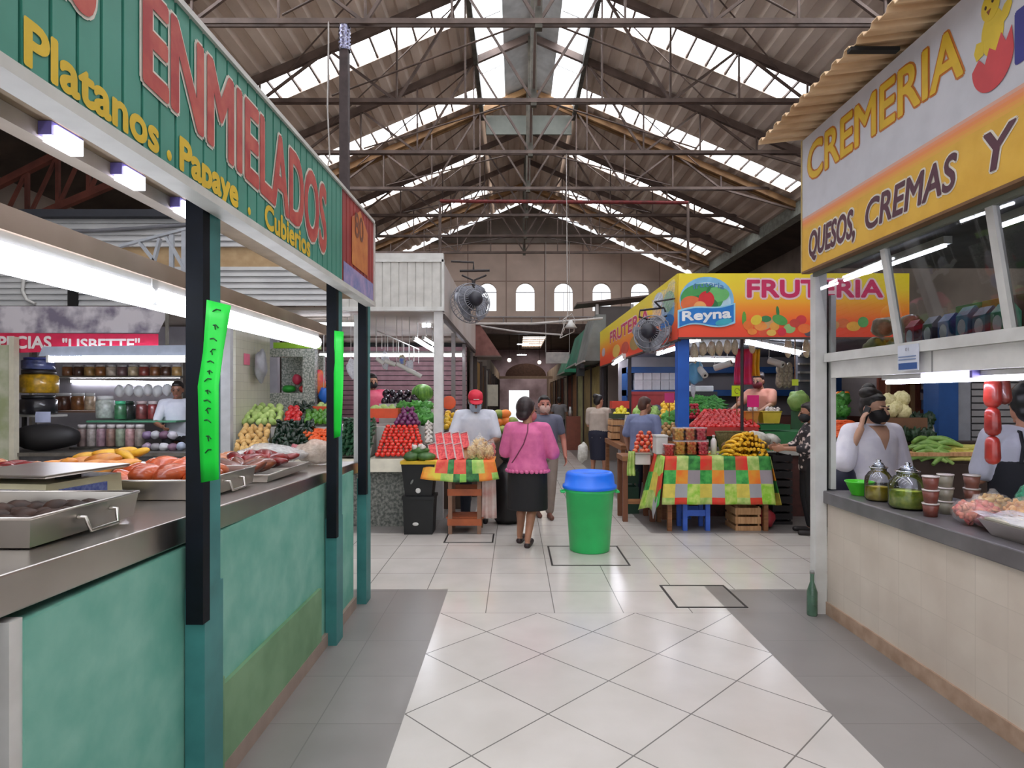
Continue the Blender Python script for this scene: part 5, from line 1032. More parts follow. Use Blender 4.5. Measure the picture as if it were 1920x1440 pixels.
struct(MB().box(2.2,13.0,0,9,13.1,2.4).build('wall_fruit', mat('fruit_wall', (176,168,170), .7, c2=(150,144,148), scale=1.5)))
BLD = mat('blue_shelf', (30,84,150), .5)
t = thing('wall_shelf', 'blue shelving along the back of the fruit stall', 'shelf', (4.5, 12.6, 1.7))
for z in (1.70, 2.16): MB().box(2.25,12.3,z-.12,6.6,12.95,z).build('board', BLD, t)
for x in (2.25, 3.28, 6.5): MB().box(x,12.4,1.0,x+.1,12.95,2.16).build('upright', BLD, t)
for k in range(5):
    for j in range(2):
        x = 2.40+k*.175; z = 1.702+j*.2; tt = thing('white_box', f'{["lower","upper"][j]} row white box on the blue shelf, {["first","second","third","fourth","fifth"][k]} from the aisle post', 'box', (x+.08,12.4,z), 'white boxes on the blue shelf')
        MB().box(x,12.32,z,x+.165,12.6,z+.16).build('body', mat('box_white', (226,228,234), .5), tt); MB().box(x-.003,12.317,z+.16,x+.168,12.603,z+.195).build('lid', mat('box_white', (226,228,234)), tt)
t = thing('plastic_crate', 'long red crate under the white boxes of the fruit stall', 'crate', (2.8,11.8,1.4)); MB().box(2.25,11.8,1.202,3.3,12.1,1.64).build('body', mat('crate_red', (190,64,64), .5), t); MB().box(2.23,11.78,1.60,3.32,12.12,1.66).build('rim', mat('crate_red', (190,64,64)), t)
for k in range(4): bag(f'dark bundle {["beside the post","second in line","third in line","at the blue post"][k]} on the ledge below the red crate', 'dark_bundle', (2.35+.28*k,11.4,1.21), (.13,.12,.1), mat('bundle_slate', (66,72,84), .6, c2=(110,110,130)), 'bundle', 120+k, 'dark bundles below the red crate')
tag(MB().box(2.2,11.2,0,6.4,12.2,1.2).build('back_counter', mat('counter_maroon', (110,66,56), .7)), 'maroon counter along the back of the fruit stall', 'counter')
# counter front to the cross aisle
t = thing('produce_counter', 'dark fronted counter of the fruit stall behind the patterned tablecloth', 'counter', (4, 8.4, 0))
MB().box(2.3,8.02,0,5.3,9.0,.80).build('front', mat('counter_dark', (84,46,40), .7, c2=(62,34,30)), t); MB().box(2.28,7.98,.80,5.32,9.02,.85).build('top', mat('top_white', (190,186,180), .5), t); MB().box(2.3,8.76,.85,5.3,9.0,1.06).box(3.30,8.12,.85,5.3,8.76,1.1).build('tier', mat('tier_green', (50,120,70), .6), t)
SAL = mat('saladette_red', (226,50,46), .25, c2=(206,36,36), scale=6, rnd=.12, coat=.3); sal = [mesh_of(MB().ell((0,0,0), (.046,.031,.031), n=12, m=8), 'tomato', SAL)]
random.seed(31)
REDB = mat('board_red', (190,64,60), .6)
q = [(1290,800,8.1),(1424,800,8.1),(1390,770,8.75),(1318,770,8.75)]
board(q, 'sloping red board under the plum tomatoes', REDB, .04); pile(sal, 'plum_tomato', 'red plum tomato in the neat rows behind the bananas', 'tomato', 'plum tomatoes in rows', q, .074, rot='up', jit=.04)
tag(MB().hexa([P(1310,818,8.0),P(1422,818,8.0),P(1422,818,8.04),P(1310,818,8.04)],[P(1310,801,8.0),P(1422,801,8.0),P(1422,801,8.04),P(1310,801,8.04)]).build('red_board', REDB), 'red board standing below the rows of plum tomatoes', 'board')
q = [(1294,776,8.9),(1352,770,8.9),(1346,748,9.3),(1298,748,9.3)]; PARS = mat('parsley', (76,160,62), .55, c2=(40,110,40), scale=24, rnd=.2)
pars = [bumpy((.12,.06,.05), 14, PARS, 'herb', .3, 9), bumpy((.1,.07,.05), 15, PARS, 'herb', .3, 10)]
board(q, 'sloping board under the green herb bunches', BRD, .06); pile(pars, 'herb_bunch', 'green herb bunch heaped beside the blue post', 'herbs', 'herb bunches by the blue post', q, .1, jit=.2, rot=((0,.3),(0,.3),(0,.6)))
pile([ellm((.03,.03,.03), mat('radish', (190,30,60), .35, rnd=.15), 'radish')], 'radish', 'red radish beside the foot of the herb bunches', 'radish', 'radishes by the herbs', [(1292,782,8.75),(1312,782,8.75),(1310,760,8.95),(1294,760,8.95)], .06)
def basket(label, px0, px1, py0, py1, Y, dep, m, fill, name='basket'):
    a, b = P(px0,py1,Y), P(px1,py0,Y); t = thing(name, label, 'basket', ((a.x+b.x)/2,Y,a.z), 'yellow baskets in the fruit stall'); h = b.z-a.z; i = .025; th = .01
    lo = lambda s: [(a.x+i+s,Y+i+s,a.z),(b.x-i-s,Y+i+s,a.z),(b.x-i-s,Y+dep-i-s,a.z),(a.x+i+s,Y+dep-i-s,a.z)]; up = lambda s: [(a.x+s,Y+s,a.z+h),(b.x-s,Y+s,a.z+h),(b.x-s,Y+dep-s,a.z+h),(a.x+s,Y+dep-s,a.z+h)]
    l0, u0, l1, u1 = lo(0), up(0), lo(th), up(th); mb = MB(); mb.add(l0+u0+l1+u1, [(0,3,2,1)]+[(k,(k+1)%4,4+(k+1)%4,4+k) for k in range(4)]+[(8+k,12+k,12+(k+1)%4,8+(k+1)%4) for k in range(4)]+[(4+k,4+(k+1)%4,12+(k+1)%4,12+k) for k in range(4)]+[(8,9,10,11)]); mb.build('body', m, t)
    MB().tube([*u0,u0[0]], .009, 6).build('rim', m, t); return a, b
YB = mat('basket_yellow', (232,206,70), .45)
for x0, x1, n in ((1398,1424,'amber'),(1430,1466,'yellow')):
    basket(f'{n} plastic basket of garlic behind the white bag', x0, x1, 772, 794, 8.3, .22, YB if n == 'yellow' else mat('basket_amber', (236,170,80), .45), None)
    q = [(x0+4,772,8.34),(x1-4,772,8.34),(x1-4,766,8.48),(x0+4,766,8.48)]; pile(gar, 'garlic', f'white garlic bulb in the {n} basket', 'garlic', f'garlic in the {n} basket', q, .06)
crate('green plastic crate under the yellow basket', 1426, 1482, 796, 806, 8.2, .3, mat('crate_green', (30,110,60), .5), slats=False)
random.seed(41)
inst(cab[0], 'cabbage', P(1497,752,8.7), 'pale green cabbage on the counter behind the woman in black', 'cabbage', None, (0,0,1), 1.7); tag(MB().box(4.0,8.5,1.1,4.6,8.9,1.36).build('produce_box', mat('box_green', (70,110,80), .6)), 'green box under the pale cabbage', 'box')
pile(pep, 'red_chili', 'red chili heaped beside the pale cabbage', 'pepper', 'red chilies by the cabbage', [(1506,766,8.55),(1530,766,8.55),(1530,760,8.7),(1508,760,8.7)], .07)
# things hanging in the fruit stall
random.seed(51)
CB = film('cream_bag_film', (226,210,180), .8)
for k, (px, py, w_, h_) in enumerate(((1302,664,12,36),(1318,656,11,24),(1334,655,12,26),(1348,655,12,26),(1364,652,12,24),(1378,653,10,26),(1410,648,10,30),(1478,654,11,34),(1512,654,10,34))):
    string_up(bag(f'cream plastic bag bundle hanging under the orange sign, {["first","second","third","fourth","fifth","sixth","seventh","eighth","ninth"][k]} from the blue post', 'hanging_bag', P(px,py+h_/2,8.1), (w_*8.1/F*.62,.05,h_*8.1/F*.55), CB, 'bag', 130+k, 'cream bags under the orange sign', .15), 2.37, y=8.1)
tag(MB().tube([(2.2,8.1,2.36),(6.2,8.1,2.36)], .01, 6).build('hanging_rail', DSTEEL), 'thin steel rail under the orange sign carrying bags', 'rail')
def cloth_hang(label, px0, px1, py0, py1, Y, m, name='apron', cat='apron', amp=.04, flare=.18):
    a, b = P(px0,py1,Y), P(px1,py0,Y); w_ = b.x-a.x; h = b.z-a.z; cx = (a.x+b.x)/2
    f = lambda u, v: (cx+(u-.5)*w_*(1-flare*v), Y+amp*math.sin(u*14)*(1-.5*v)+.02*math.sin(v*5), a.z+h*v)
    return tag(MB().sheet(f, 24, 10).build(name, m, solid=.01, loc=(cx,Y,a.z)), label, cat)
cloth_hang('red and pink apron hanging beside the thin dark post', 1377, 1414, 654, 721, 8.39, mat('apron_red', (226,44,72), .6, c2=(206,70,130), scale=5)); cloth_hang('orange-yellow bag hanging behind the red apron', 1410, 1426, 655, 705, 8.42, mat('apron_yellow', (240,180,40), .6))
tag(MB().tube([P(1372,655,8.4),P(1430,655,8.4)], .008, 6).tube([P(1372,655,8.4),P(1372,622,8.4)], .006, 6).tube([P(1428,655,8.4),P(1428,622,8.4)], .006, 6).build('hanging_bar', DSTEEL), 'thin bar the red apron hangs from', 'bar')
for a, b, Y, n in (((1340,690),(1372,680),8.4,'white bag roll pointing at the red apron'),((1312,692),(1322,704),8.3,'white bag roll beside the blue plastic bag'),((1442,676),(1468,684),8.4,'white bag roll to the far side of the aprons')):
    t = thing('bag_roll', n, 'bag roll', P(*a,Y)); MB().tube([P(*a,Y),P(*b,Y-.15)], .045, 14).build('roll', WHITEP, t); e = P(*b,Y-.15); MB().tube([e, e+(e-P(*a,Y)).normalized()*.004], .018, 10).build('core', BLACK, t); MB().tube([P(*a,Y)+Vector((0,0,.04)), P(a[0],634,Y)], .005, 5).build('string', WHITEP, t)
string_up(bag('light blue plastic bag hanging next to the blue post', 'hanging_bag', P(1304,722,8.35), (.10,.06,.16), mat('bag_lightblue', (110,180,226), .4), seed=150), 2.41)
string_up(bag('pale bag tail under the light blue bag', 'hanging_bag', P(1300,748,8.4), (.03,.03,.14), CW, seed=151), 1.9)
tag(MB().box(P(1292,0,9.4).x,9.4,1.641,P(1338,0,9.4).x,9.7,1.73).build('white_tray', mat('tray_white', (216,220,228), .4), bevel=.01), 'white tray on the ledge above the green herbs', 'tray')
tag(MB().box(2.55,9.4,0,3.1,9.7,1.64).build('ledge_block', mat('ledge_dark', (60,60,66), .7)), 'dark block carrying the white tray', 'block')
for px, py, w_, c, n, Y in ((1382,733,10,(214,240,30),'fluorescent yellow price card before the red apron',8.2),(1412,752,11,(236,36,130),'fluorescent pink price card before the vendor in peach',8.15),(1255,746,9,(226,70,140),'pink price card beside the blue post',8.6),(1491,717,6,(206,226,60),'lime price card hanging by the garlic braids',8.3)):
    a, b = P(px-w_,py+w_,Y), P(px+w_,py-w_,Y); t = thing('price_card', n, 'price card', (a.x,Y,a.z)); MB().box(a.x,Y,a.z,b.x,Y+.003,b.z).build('card', mat('card_%d_%d_%d' % c, c, .5, c2=c), t); MB().box((a.x+b.x)/2-.006,Y+.003,a.z-(.25 if px != 1491 else -.02),(a.x+b.x)/2+.006,Y+.012,b.z-.03 if px != 1491 else 2.41).build('stick', WOOD, t)
    M = plane_M(P(px,py,Y)+Vector((0,-.001,0)), (1,0,0), (0,0,1), (0,-1,0))
    MB().tube([M @ Vector((.03*math.cos(k*PI/8), .035*math.sin(k*PI/8), .001)) for k in range(14)], .004, 5).build('writing', mat('ink_violet', (150,110,60), .6), t) if c[0] == 214 else None
random.seed(61)
for k in range(6):
    bag(f'netted garlic braid hanging near the dark shelves, {["first","second","third","fourth","fifth","sixth"][k]} from the vendor', 'garlic_braid', P(1462+(k%3)*9,728-(k//3)*18,8.5), (.05,.045,.11), mat('braid_grey', (170,160,140), .6, c2=(110,100,90), scale=30), 'garlic braid', 160+k, 'garlic braids by the vendor', .25)
t = thing('dark_rack', 'dark slatted rack at the back of the fruit stall', 'rack', P(1515,700,9.5)); a, b = P(1496,728,9.5), P(1560,660,9.5); MB().box(a.x,9.5,0,b.x,9.6,b.z).build('panel', mat('rack_dark', (78,78,84), .6), t)
for k in range(4): MB().box(a.x,9.44,a.z+.1+.13*k,b.x,9.52,a.z+.13+.13*k).build('slat', DSTEEL, t)
lamp('fluorescent lamp under the fruit stall roof beside the blue post', (1292,640), (1312,637), 8.6, .025, up_to=2.4); lamp('long slanting fluorescent lamp in the fruit stall above the aprons', (1394,640), (1508,664), 8.8, .035, Y2=9.6, up_to=2.4); lamp('fluorescent lamp behind the cream bags', (1292,674), (1376,676), 10.5, .03, up_to=2.4); lamp('fluorescent lamp above the white boxes', (1234,663), (1272,652), 9.4, .025, Y2=8.8, up_to=2.4); lamp('short fluorescent lamp under the orange side sign', (1150,682), (1170,670), 13.2, .03, Y2=11.5, up_to=2.4)
# garlands of produce along the aisle side of the fruit stall
t = thing('wood_table', 'rough brown table on the aisle side of the fruit stall', 'table', (2.1, 10, 0)); MB().box(1.62,9.4,.74,2.6,11.1,.815).build('tabletop', WOOD, t)
for x in (1.66,2.56):
    for y in (9.44,11.04): MB().box(x-.03,y-.03,0,x+.03,y+.03,.74).build('leg', WOOD, t)
random.seed(71)
tag(MB().box(1.75,9.65,.817,2.3,10.25,1.085).build('produce_box', mat('box_brown', (120,84,60), .6)), 'brown box under the pale cabbages behind the shopper in blue', 'box')
crate('wooden crate of yellow lemons by the aisle post', 1146, 1182, 786, 823, 10.5, .4, PALEWOOD, 'wooden_crate'); crate('green topped crate under the yellow lemons', 1148, 1180, 776, 785, 10.5, .4, mat('crate_dark', (60,70,50), .6), slats=False)
pile([ellm((.05,.04,.04), mat('lemon', (232,214,50), .4, rnd=.1), 'lemon')], 'lemon', 'yellow lemon heaped on the crate by the aisle post', 'lemon', 'lemons by the aisle post', [(1150,776,10.55),(1180,776,10.55),(1174,765,10.8),(1156,765,10.8)], .09)
crate('small red crate behind the yellow lemons', 1148, 1180, 752, 766, 11.3, .3, mat('crate_red2', (214,70,50), .5), slats=False)
q = [(1238,780,8.9),(1272,780,8.9),(1270,756,9.3),(1240,756,9.3)]; board(q, 'sloping board under the yellow mangoes by the blue post', BRD); pile(ylw, 'mango', 'yellow-orange mango heaped behind the blue post', 'mango', 'mangoes behind the blue post', q, .085)
q = [(1240,802,8.5),(1276,802,8.5),(1274,782,8.85),(1242,782,8.85)]; board(q, 'sloping board under the lettuces by the blue post', BRD); pile(let, 'lettuce', 'pale green lettuce below the yellow mangoes', 'lettuce', 'lettuces below the mangoes', q, .19)
q = [(1180,790,9.7),(1240,790,9.7),(1238,768,10.2),(1184,768,10.2)]; board([(1170,790,9.6),(1246,790,9.6),(1246,768,10.3),(1172,768,10.3)], 'sloping board under the pale cabbages behind the shopper in blue', BRD, .09); pile(cab, 'cabbage', 'pale cabbage behind the shopper in blue', 'cabbage', 'cabbages behind the shopper in blue', q, .17)
# ---- table with the patterned cloth
TX0, TX1, TY0, TY1, TZ = 1.74, 2.94, 7.10, 7.75, .87
t = thing('trestle_table', 'low wooden table hidden under the patterned tablecloth', 'table', (2.3,7.4,0)); MB().box(TX0+.02,TY0+.02,.82,TX1-.02,TY1,.865).build('tabletop', WOOD, t)
for x in (TX0+.06,TX1-.02):
    for y in (TY0+.06,TY1-.06): MB().box(x-.025,y-.025,0,x+.025,y+.025,.82).build('leg', WOOD, t)
CC = [('c_red',(226,50,40),(206,90,50),10),('c_pale',(200,212,130),(150,186,90),14),('c_green',(70,160,70),(40,110,50),16),('c_orange',(232,160,50),(240,120,40),8),('c_grey',(160,150,156),(150,140,146),4),('c_yellow',(226,206,90),(206,190,80),12),('c_lilac',(172,172,176),(164,164,168),4),('c_lime',(140,200,50),(206,220,120),14),('c_dark',(40,140,60),(90,190,90),14)]
CM = [mat(n, a, .6, c2=b, scale=s_) for n, a, b, s_ in CC]
rows = [[0,1,2],[8,3,4],[5,6,7],[1,0,7]]
t = thing('tablecloth', 'bright patchwork tablecloth of fruit squares over the low table', 'tablecloth', (2.3,7.4,TZ))
nx, hem = 9, .325
SUB = 4; hs = [.0,.285,.57,.86,1.0]
def ci(i, j):
    k = (i//SUB) % 9; v = 1-(j+.5)/(14*1.0); r = 0
    for q_ in range(4):
        if hs[q_] <= v < hs[q_+1]: r = q_
    return rows[r][(k+(0 if r < 3 else 0)) % 3] if r < 3 else rows[3][k % 3]
def front(u, v):
    x = TX0-.005+u*(TX1-TX0+.01)+(1-v)*(u-.5)*.10; return (x, TY0-.012-.035*(1-v)-.012*(1-v)*math.sin(u*26), hem+v*(TZ+.004-hem))
MB().sheet(front, nx*SUB, 14, ci).build('front_drop', CM, t, solid=.003)
MB().sheet(lambda u,v: (TX0-.005+u*(TX1-TX0+.01), TY0-.012+v*(TY1-TY0), TZ+.004), nx*SUB, 12, lambda i,j: rows[(j//4)%3][(i//SUB)%3]).build('top_cover', CM, t, solid=.003)
def lflap(u, v):                                   # corner falling out towards the aisle
    dz = (1-v)*(.72-.18*u); return (TX0-.01-(1-v)*(.20-.13*u)-.02*math.sin(u*9)*(1-v), TY0-.012+(1-u)*.55-.04*(1-v)*u, TZ+.003-dz-(.16*math.exp(-((u-.75)/.15)**2))*(1-v))
MB().sheet(lflap, 12, 12, lambda i,j: (6 if j < 3 and 6 < i < 11 else [7,1,8,5,0,7][((i//4)+2*(j//4)) % 6])).build('aisle_drop', CM, t, solid=.003)
def rflap(u, v): dz = (1-v)*(.56+.1*u); return (TX1+.01+(1-v)*(.13-.05*u)+.02*math.sin(u*10)*(1-v), TY0-.012+u*.5, TZ+.003-dz)
MB().sheet(rflap, 10, 12, lambda i,j: [5,2,3,1,0][((i//3)+(j//3)) % 5]).build('counter_drop', CM, t, solid=.003)
t = thing('stool', 'blue painted stool standing under the patterned tablecloth', 'stool', (2.12,7.3,0)); BL2 = mat('blue_stool', (62,104,206), .5)
for x, y in ((1.985,7.18),(2.25,7.18),(1.985,7.44),(2.25,7.44)): MB().box(x-.025,y-.025,0,x+.025,y+.025,.46).build('leg', BL2, t)
MB().box(1.96,7.15,.46,2.275,7.47,.49).build('seat', BL2, t); MB().box(2.0,7.17,.17,2.235,7.19,.24).build('rail', BL2, t); MB().box(2.0,7.43,.17,2.235,7.45,.24).build('rail', BL2, t)
crate('pale wooden slat crate standing under the patterned tablecloth', 1379, 1427, 950, 1001, 7.16, .35, PALEWOOD, 'wooden_crate')
bag('red plastic bag on the floor beside the wooden slat crate', 'plastic_bag', (2.99,7.3,0), (.09,.1,.13), mat('bag_red', (170,50,60), .4), seed=180)
# fruit tubs: clear boxes of cut fruit
def tub(label, px, py1, Y, w_, h, c, c2, x=None):
    a = P(px,py1,Y); t = thing('fruit_tub', label, 'tub', (a.x,Y,a.z), 'clear tubs of cut fruit on the patterned cloth'); m = mat('cutfruit_%d_%d_%d' % c, c, .35, c2=c2, scale=26, contrast=(.4,.6), coat=.5)
    mb = MB(); n = 3
    for i in range(n):
        for j in range(n):
            for k in range(3):
                if 0 < i < n-1 and 0 < j < n-1: continue
                mb.ell((a.x+(i-1)*w_*.29, Y+(j-1)*w_*.29, a.z+h*(.18+.30*k)), (w_*.17,w_*.17,h*.165), (rn(1),rn(1),rn(1)), 7, 5)
    mb.box(a.x-w_*.36,Y-w_*.36,a.z+.004,a.x+w_*.36,Y+w_*.36,a.z+h*.86)
    mb.build('cut_fruit', m, t)['kind'] = 'stuff'
    w2 = w_/2; MB().hexa([(a.x-w2*.9,Y-w2*.9,a.z),(a.x+w2*.9,Y-w2*.9,a.z),(a.x+w2*.9,Y+w2*.9,a.z),(a.x-w2*.9,Y+w2*.9,a.z)], [(a.x-w2,Y-w2,a.z+h*.9),(a.x+w2,Y-w2,a.z+h*.9),(a.x+w2,Y+w2,a.z+h*.9),(a.x-w2,Y+w2,a.z+h*.9)]).build('box', glass('tub_clear', (255,252,252), .03, .12), t)
    MB().box(a.x-w2*1.04,Y-w2*1.04,a.z+h*.9,a.x+w2*1.04,Y+w2*1.04,a.z+h).build('lid', film('tub_lid', (240,236,240), .3, .08), t, bevel=.006)
zb0 = 852
r_, o_, p_ = ((222,50,56),(236,110,90)), ((236,150,70),(244,200,90)), ((232,70,90),(246,140,140))
for px, h, c, n in ((1274,.165,o_,'orange fruit tub at the outer end of the lower row'),(1295,.165,((236,110,70),(240,170,90)),'orange-red fruit tub second in the lower row'),(1316,.165,p_,'pink fruit tub third in the lower row')):
    tub(n, px, zb0, 7.26, .125, h, *c)
for px, c, n in ((1272,((240,170,80),(246,210,120)),'yellow-orange fruit tub at the outer end of the upper row'),(1292,((232,120,90),(240,180,120)),'coral fruit tub in the middle of the upper row'),(1313,p_,'pink fruit tub at the banana end of the upper row')):
    a = P(px,zb0,7.26); tub(n, px, zb0-.170*F/7.32, 7.32, .125, .155, *c)
for k, c in enumerate((r_,o_,p_)): tub(['red','orange','pink'][k]+' fruit tub at the back of the cloth, under the upper row', 1274+21*k, zb0-3, 7.42, .125, .165, *c)
tub('squat red fruit tub leaning by the white styrofoam box', 1253, zb0+2, 7.2, .12, .14, *r_)
t = thing('foam_box', 'white styrofoam box standing behind the squat red tub', 'box', P(1240,854,7.38)); a = P(1240,854,7.38); MB().box(a.x-.08,7.3,TZ+.008,a.x+.06,7.5,TZ+.21).build('body', WHITEP, t, bevel=.008); MB().box(a.x-.085,7.295,TZ+.21,a.x+.065,7.505,TZ+.235).build('lid', WHITEP, t, bevel=.006)
a = P(1338,852,7.3); t = thing('bottle', 'white plastic bottle standing between fruit tubs and bananas', 'bottle', (a.x,7.3,TZ+.008)); MB().lathe([(.034,0),(.036,.1),(.034,.16),(.014,.2)], 14, (a.x,7.3,TZ+.008)).build('body', mat('bottle_white', (224,216,214), .4), t); MB().lathe([(.016,.2),(.016,.23),(0,.231)], 10, (a.x,7.3,TZ+.008)).build('cap', WHITEP, t)
# bananas
BAN = mat('banana_yellow', (236,190,50), .4, c2=(222,166,36), scale=9, rnd=.1); BTIP = mat('banana_tip', (110,84,40), .6)
def banana():
    pts = []; rs = []
    for k in range(9):
        f = k/8; a = (f-.5)*1.5; pts.append((.095*math.sin(a)/.68, 0, .095*(math.cos(a)-1)*1.1)); rs.append(.0205*(.35+.65*math.sin(PI*min(1,.12+f*.8))**.5))
    mb = MB().tube(pts, rs, 8); d = (Vector(pts[-1])-Vector(pts[-2])).normalized(); mb.tube([pts[-1], Vector(pts[-1])+d*.03], [.007,.006], 6, 1); return mesh_of(mb, 'banana', [BAN, BTIP])
ban = [banana()]
random.seed(81)
for lay, (n, x0, x1, z, y) in enumerate(((13,1353,1441,851,7.2),(12,1356,1438,842,7.23),(11,1360,1434,833,7.27),(9,1366,1428,825,7.33),(7,1374,1422,818,7.40))):
    for k in range(n):
        u = (k+.5)/n; p = P(x0+(x1-x0)*u, z, y); dome = .05*4*u*(1-u)*(lay/4)
        inst(ban[0], 'banana', p+Vector((rn(.005),rn(.012),dome-.02+rn(.005))), 'ripe yellow banana in the heap on the patterned cloth', 'banana', 'bananas on the patterned cloth', (rn(.25), .35+rn(.2), PI/2-(u-.5)*.9+rn(.2)), 1+rn(.1))
for k in range(10): u = k/9; p = P(1362+70*u, 836-20*math.sin(PI*u), 7.5); inst(ban[0], 'banana', p, 'ripe yellow banana in the heap on the patterned cloth', 'banana', 'bananas on the patterned cloth', (rn(.4), rn(.3), PI/2+(u-.5)*1.4+rn(.3)), 1.1)
tag(MB().ell((0,0,.09), (.29,.13,.09)).build('banana_cushion', mat('sacking', (110,84,50), .8), loc=(0,0,0)), 'brown sacking mound under the banana heap', 'sacking').location = (P(1398,0,7.42).x, 7.46, TZ+.008)
t = thing('wicker_basket', 'olive brown basket standing behind the bananas', 'basket', (P(1372,0,7.68).x,7.68,TZ+.008)); cxb = P(1372,0,7.68).x; MB().lathe([(.15,0),(.21,.24),(.2,.25),(.14,.01),(0,.01)], 24, (cxb,7.68,TZ+.008), sy=.5).build('body', mat('wicker', (110,100,60), .7, c2=(80,72,40), scale=40), t); MB().tube([(cxb+.205*math.cos(k*PI/12),7.68+.1*math.sin(k*PI/12),TZ+.255) for k in range(25)], .01, 6).build('rim', mat('wicker', (110,100,60)), t)
# apples on their small table
t = thing('small_table', 'small brown wooden table with apples before the shopper in blue', 'table', (1.54,7.85,0)); 
MB().box(1.34,7.66,.76,1.76,8.12,.82).build('tabletop', WOOD, t)
for x in (1.38,1.72):
    for y in (7.70,8.08): MB().box(x-.03,y-.03,0,x+.03,y+.03,.76).build('leg', mat('wood_brown', (120,72,48), .6), t)
MB().box(1.38,7.68,.22,1.72,7.72,.28).build('rail', WOOD, t)
APP = mat('apple_red', (196,44,40), .3, c2=(214,110,60), scale=7, rnd=.15, coat=.4); app = [mesh_of(MB().lathe([(0,-.028),(.018,-.034),(.034,-.012),(.036,.01),(.02,.032),(0,.024)], 12), 'apple', APP)]
random.seed(91)
q = [(1186,846,7.74),(1232,846,7.74),(1226,812,8.02),(1194,812,8.02)]; board(q, 'sloping board under the red apples', BRD); pile(app, 'apple', 'red apple heaped on the small brown table', 'apple', 'apples on the small table', q, .078, rot='up')
KIW = mat('kiwi_tan', (170,130,80), .6, rnd=.15); pile([ellm((.04,.035,.034), KIW, 'guava')], 'guava', 'tan guava behind the red apples', 'guava', 'guavas behind the apples', [(1238,812,7.88),(1272,812,7.88),(1268,796,8.05),(1242,796,8.05)], .078); board([(1238,812,7.88),(1272,812,7.88),(1268,796,8.05),(1242,796,8.05)], 'sloping board under the tan guavas', BRD)
tag(MB().box(1.87,7.80,0,2.065,8.07,.99).build('guava_box', WOOD), 'wooden box under the tan guavas', 'box')
t = thing('white_scale', 'white box scale on the edge of the apple table', 'scale', (1.6,7.6,.82)); MB().box(1.49,7.60,.72,1.68,7.655,.86).build('body', mat('scale_white', (216,212,208), .4), t, bevel=.01); MB().box(1.48,7.56,.86,1.69,7.735,.872).build('pan', STEEL, t)
cloth_hang('pale patterned cloth hanging down the side of the apple table', 1176, 1192, 846, 892, 7.63, CM[1], 'table_cloth', 'cloth', .015, .3)
crate('dark green crate on the floor behind the apple table', 1172, 1198, 880, 966, 8.2, .3, mat('crate_forest', (40,74,56), .6))
# white bag and dark crates beside the table
bag('white plastic bag of garlic on the dark crates beside the tablecloth', 'plastic_bag', (3.02,7.66,.93), (.16,.13,.10), mat('bag_white', (216,214,206), .4, c2=(180,176,166), scale=14), seed=190)
bag('second white bag lying behind the white garlic bag', 'plastic_bag', (3.22,7.72,.93), (.12,.1,.08), mat('bag_white', (216,214,206)), seed=191)
for k in range(3): crate(f'dark crate beside the tablecloth, {["bottom","middle","topmost"][k]} of the stack', 1449, 1486, 944-47*k+2, 944-47*(k-1), 7.5, .4, mat('crate_black', (40,36,38), .6), group='dark crates beside the tablecloth')
# ---- produce seen through the dairy stall: cauliflower, leaves, green plantains
t = thing('produce_stand', 'brown stand of produce seen beyond the dairy counter', 'stand', (5.2,7.6,0)); MB().box(4.15,7.3,0,6.4,7.9,.86).build('front', mat('stand_dark', (60,44,38), .7), t); MB().box(4.1,7.25,.86,6.45,7.95,.90).build('top', PALEWOOD, t); MB().box(4.15,7.6,.9,6.4,7.9,1.0).build('tier', mat('stand_dark', (60,44,38)), t)
PLA = mat('plantain_green', (150,180,100), .4, c2=(110,150,70), scale=7, rnd=.12); pla = [curved(.42, .034, PLA, .65, 'plantain', taper=.35)]
PLY = mat('plantain_yellow', (206,200,110), .4, c2=(180,170,80), scale=7, rnd=.12); ply = [curved(.36, .026, PLY, .15, 'leek', taper=.6)]
random.seed(101)
q = [(1716,856,7.30),(1778,856,7.30),(1776,822,7.56),(1724,822,7.56)]; board(q, 'sloping board under the green plantains', PALEWOOD, .05); pile(pla, 'green_plantain', 'curved green plantain on the wooden stand beyond the dairy counter', 'plantain', 'green plantains on the stand', q, .1, rot=((PI/2,.4),(0,.3),(0,.5)), rows=5)
q = [(1770,860,7.30),(1846,860,7.30),(1840,838,7.52),(1780,838,7.52)]; board(q, 'sloping board under the yellow squash stalks', PALEWOOD, .05); pile(ply, 'yellow_squash', 'long yellow-green squash next to the green plantains', 'squash', 'yellow squashes by the plantains', q, .075, rot=((0,.2),(0,.15),(0,.3)), jit=.2)
CAU = mat('cauliflower', (226,216,170), .6, c2=(196,186,130), scale=30, rnd=.05); cau = [bumpy(.11, 21, CAU, 'cauliflower', .07, 11)]
for k, (px, py) in enumerate(((1664,752),(1690,748),(1668,770),(1692,772),(1676,764))): inst(cau[0], 'cauliflower', P(px,py,7.75+.05*(k<2)), f'creamy cauliflower head behind the woman on the phone, {["upper outer","upper inner","lower outer","lower inner","middle"][k]} one', 'cauliflower', None, (0,0,k), .9)
tag(MB().box(4.5,7.66,1.001,5.15,7.9,1.30).build('cauliflower_box', mat('box_brown', (120,84,60), .6)), 'brown box under the cauliflower heads', 'box')
DKL = mat('dark_leaf', (36,62,38), .5, c2=(20,38,22), scale=18, rnd=.25); q = [(1688,818,7.62),(1756,818,7.62),(1750,786,7.88),(1692,786,7.88)]
board(q, 'sloping board under the dark leaf bunches', BRD, .06); pile([bumpy((.1,.08,.06), 33, DKL, 'herb', .3, 9)], 'dark_leaf_bunch', 'dark green leaf bunch below the cauliflower', 'greens', 'dark leaf bunches below the cauliflower', q, .15)
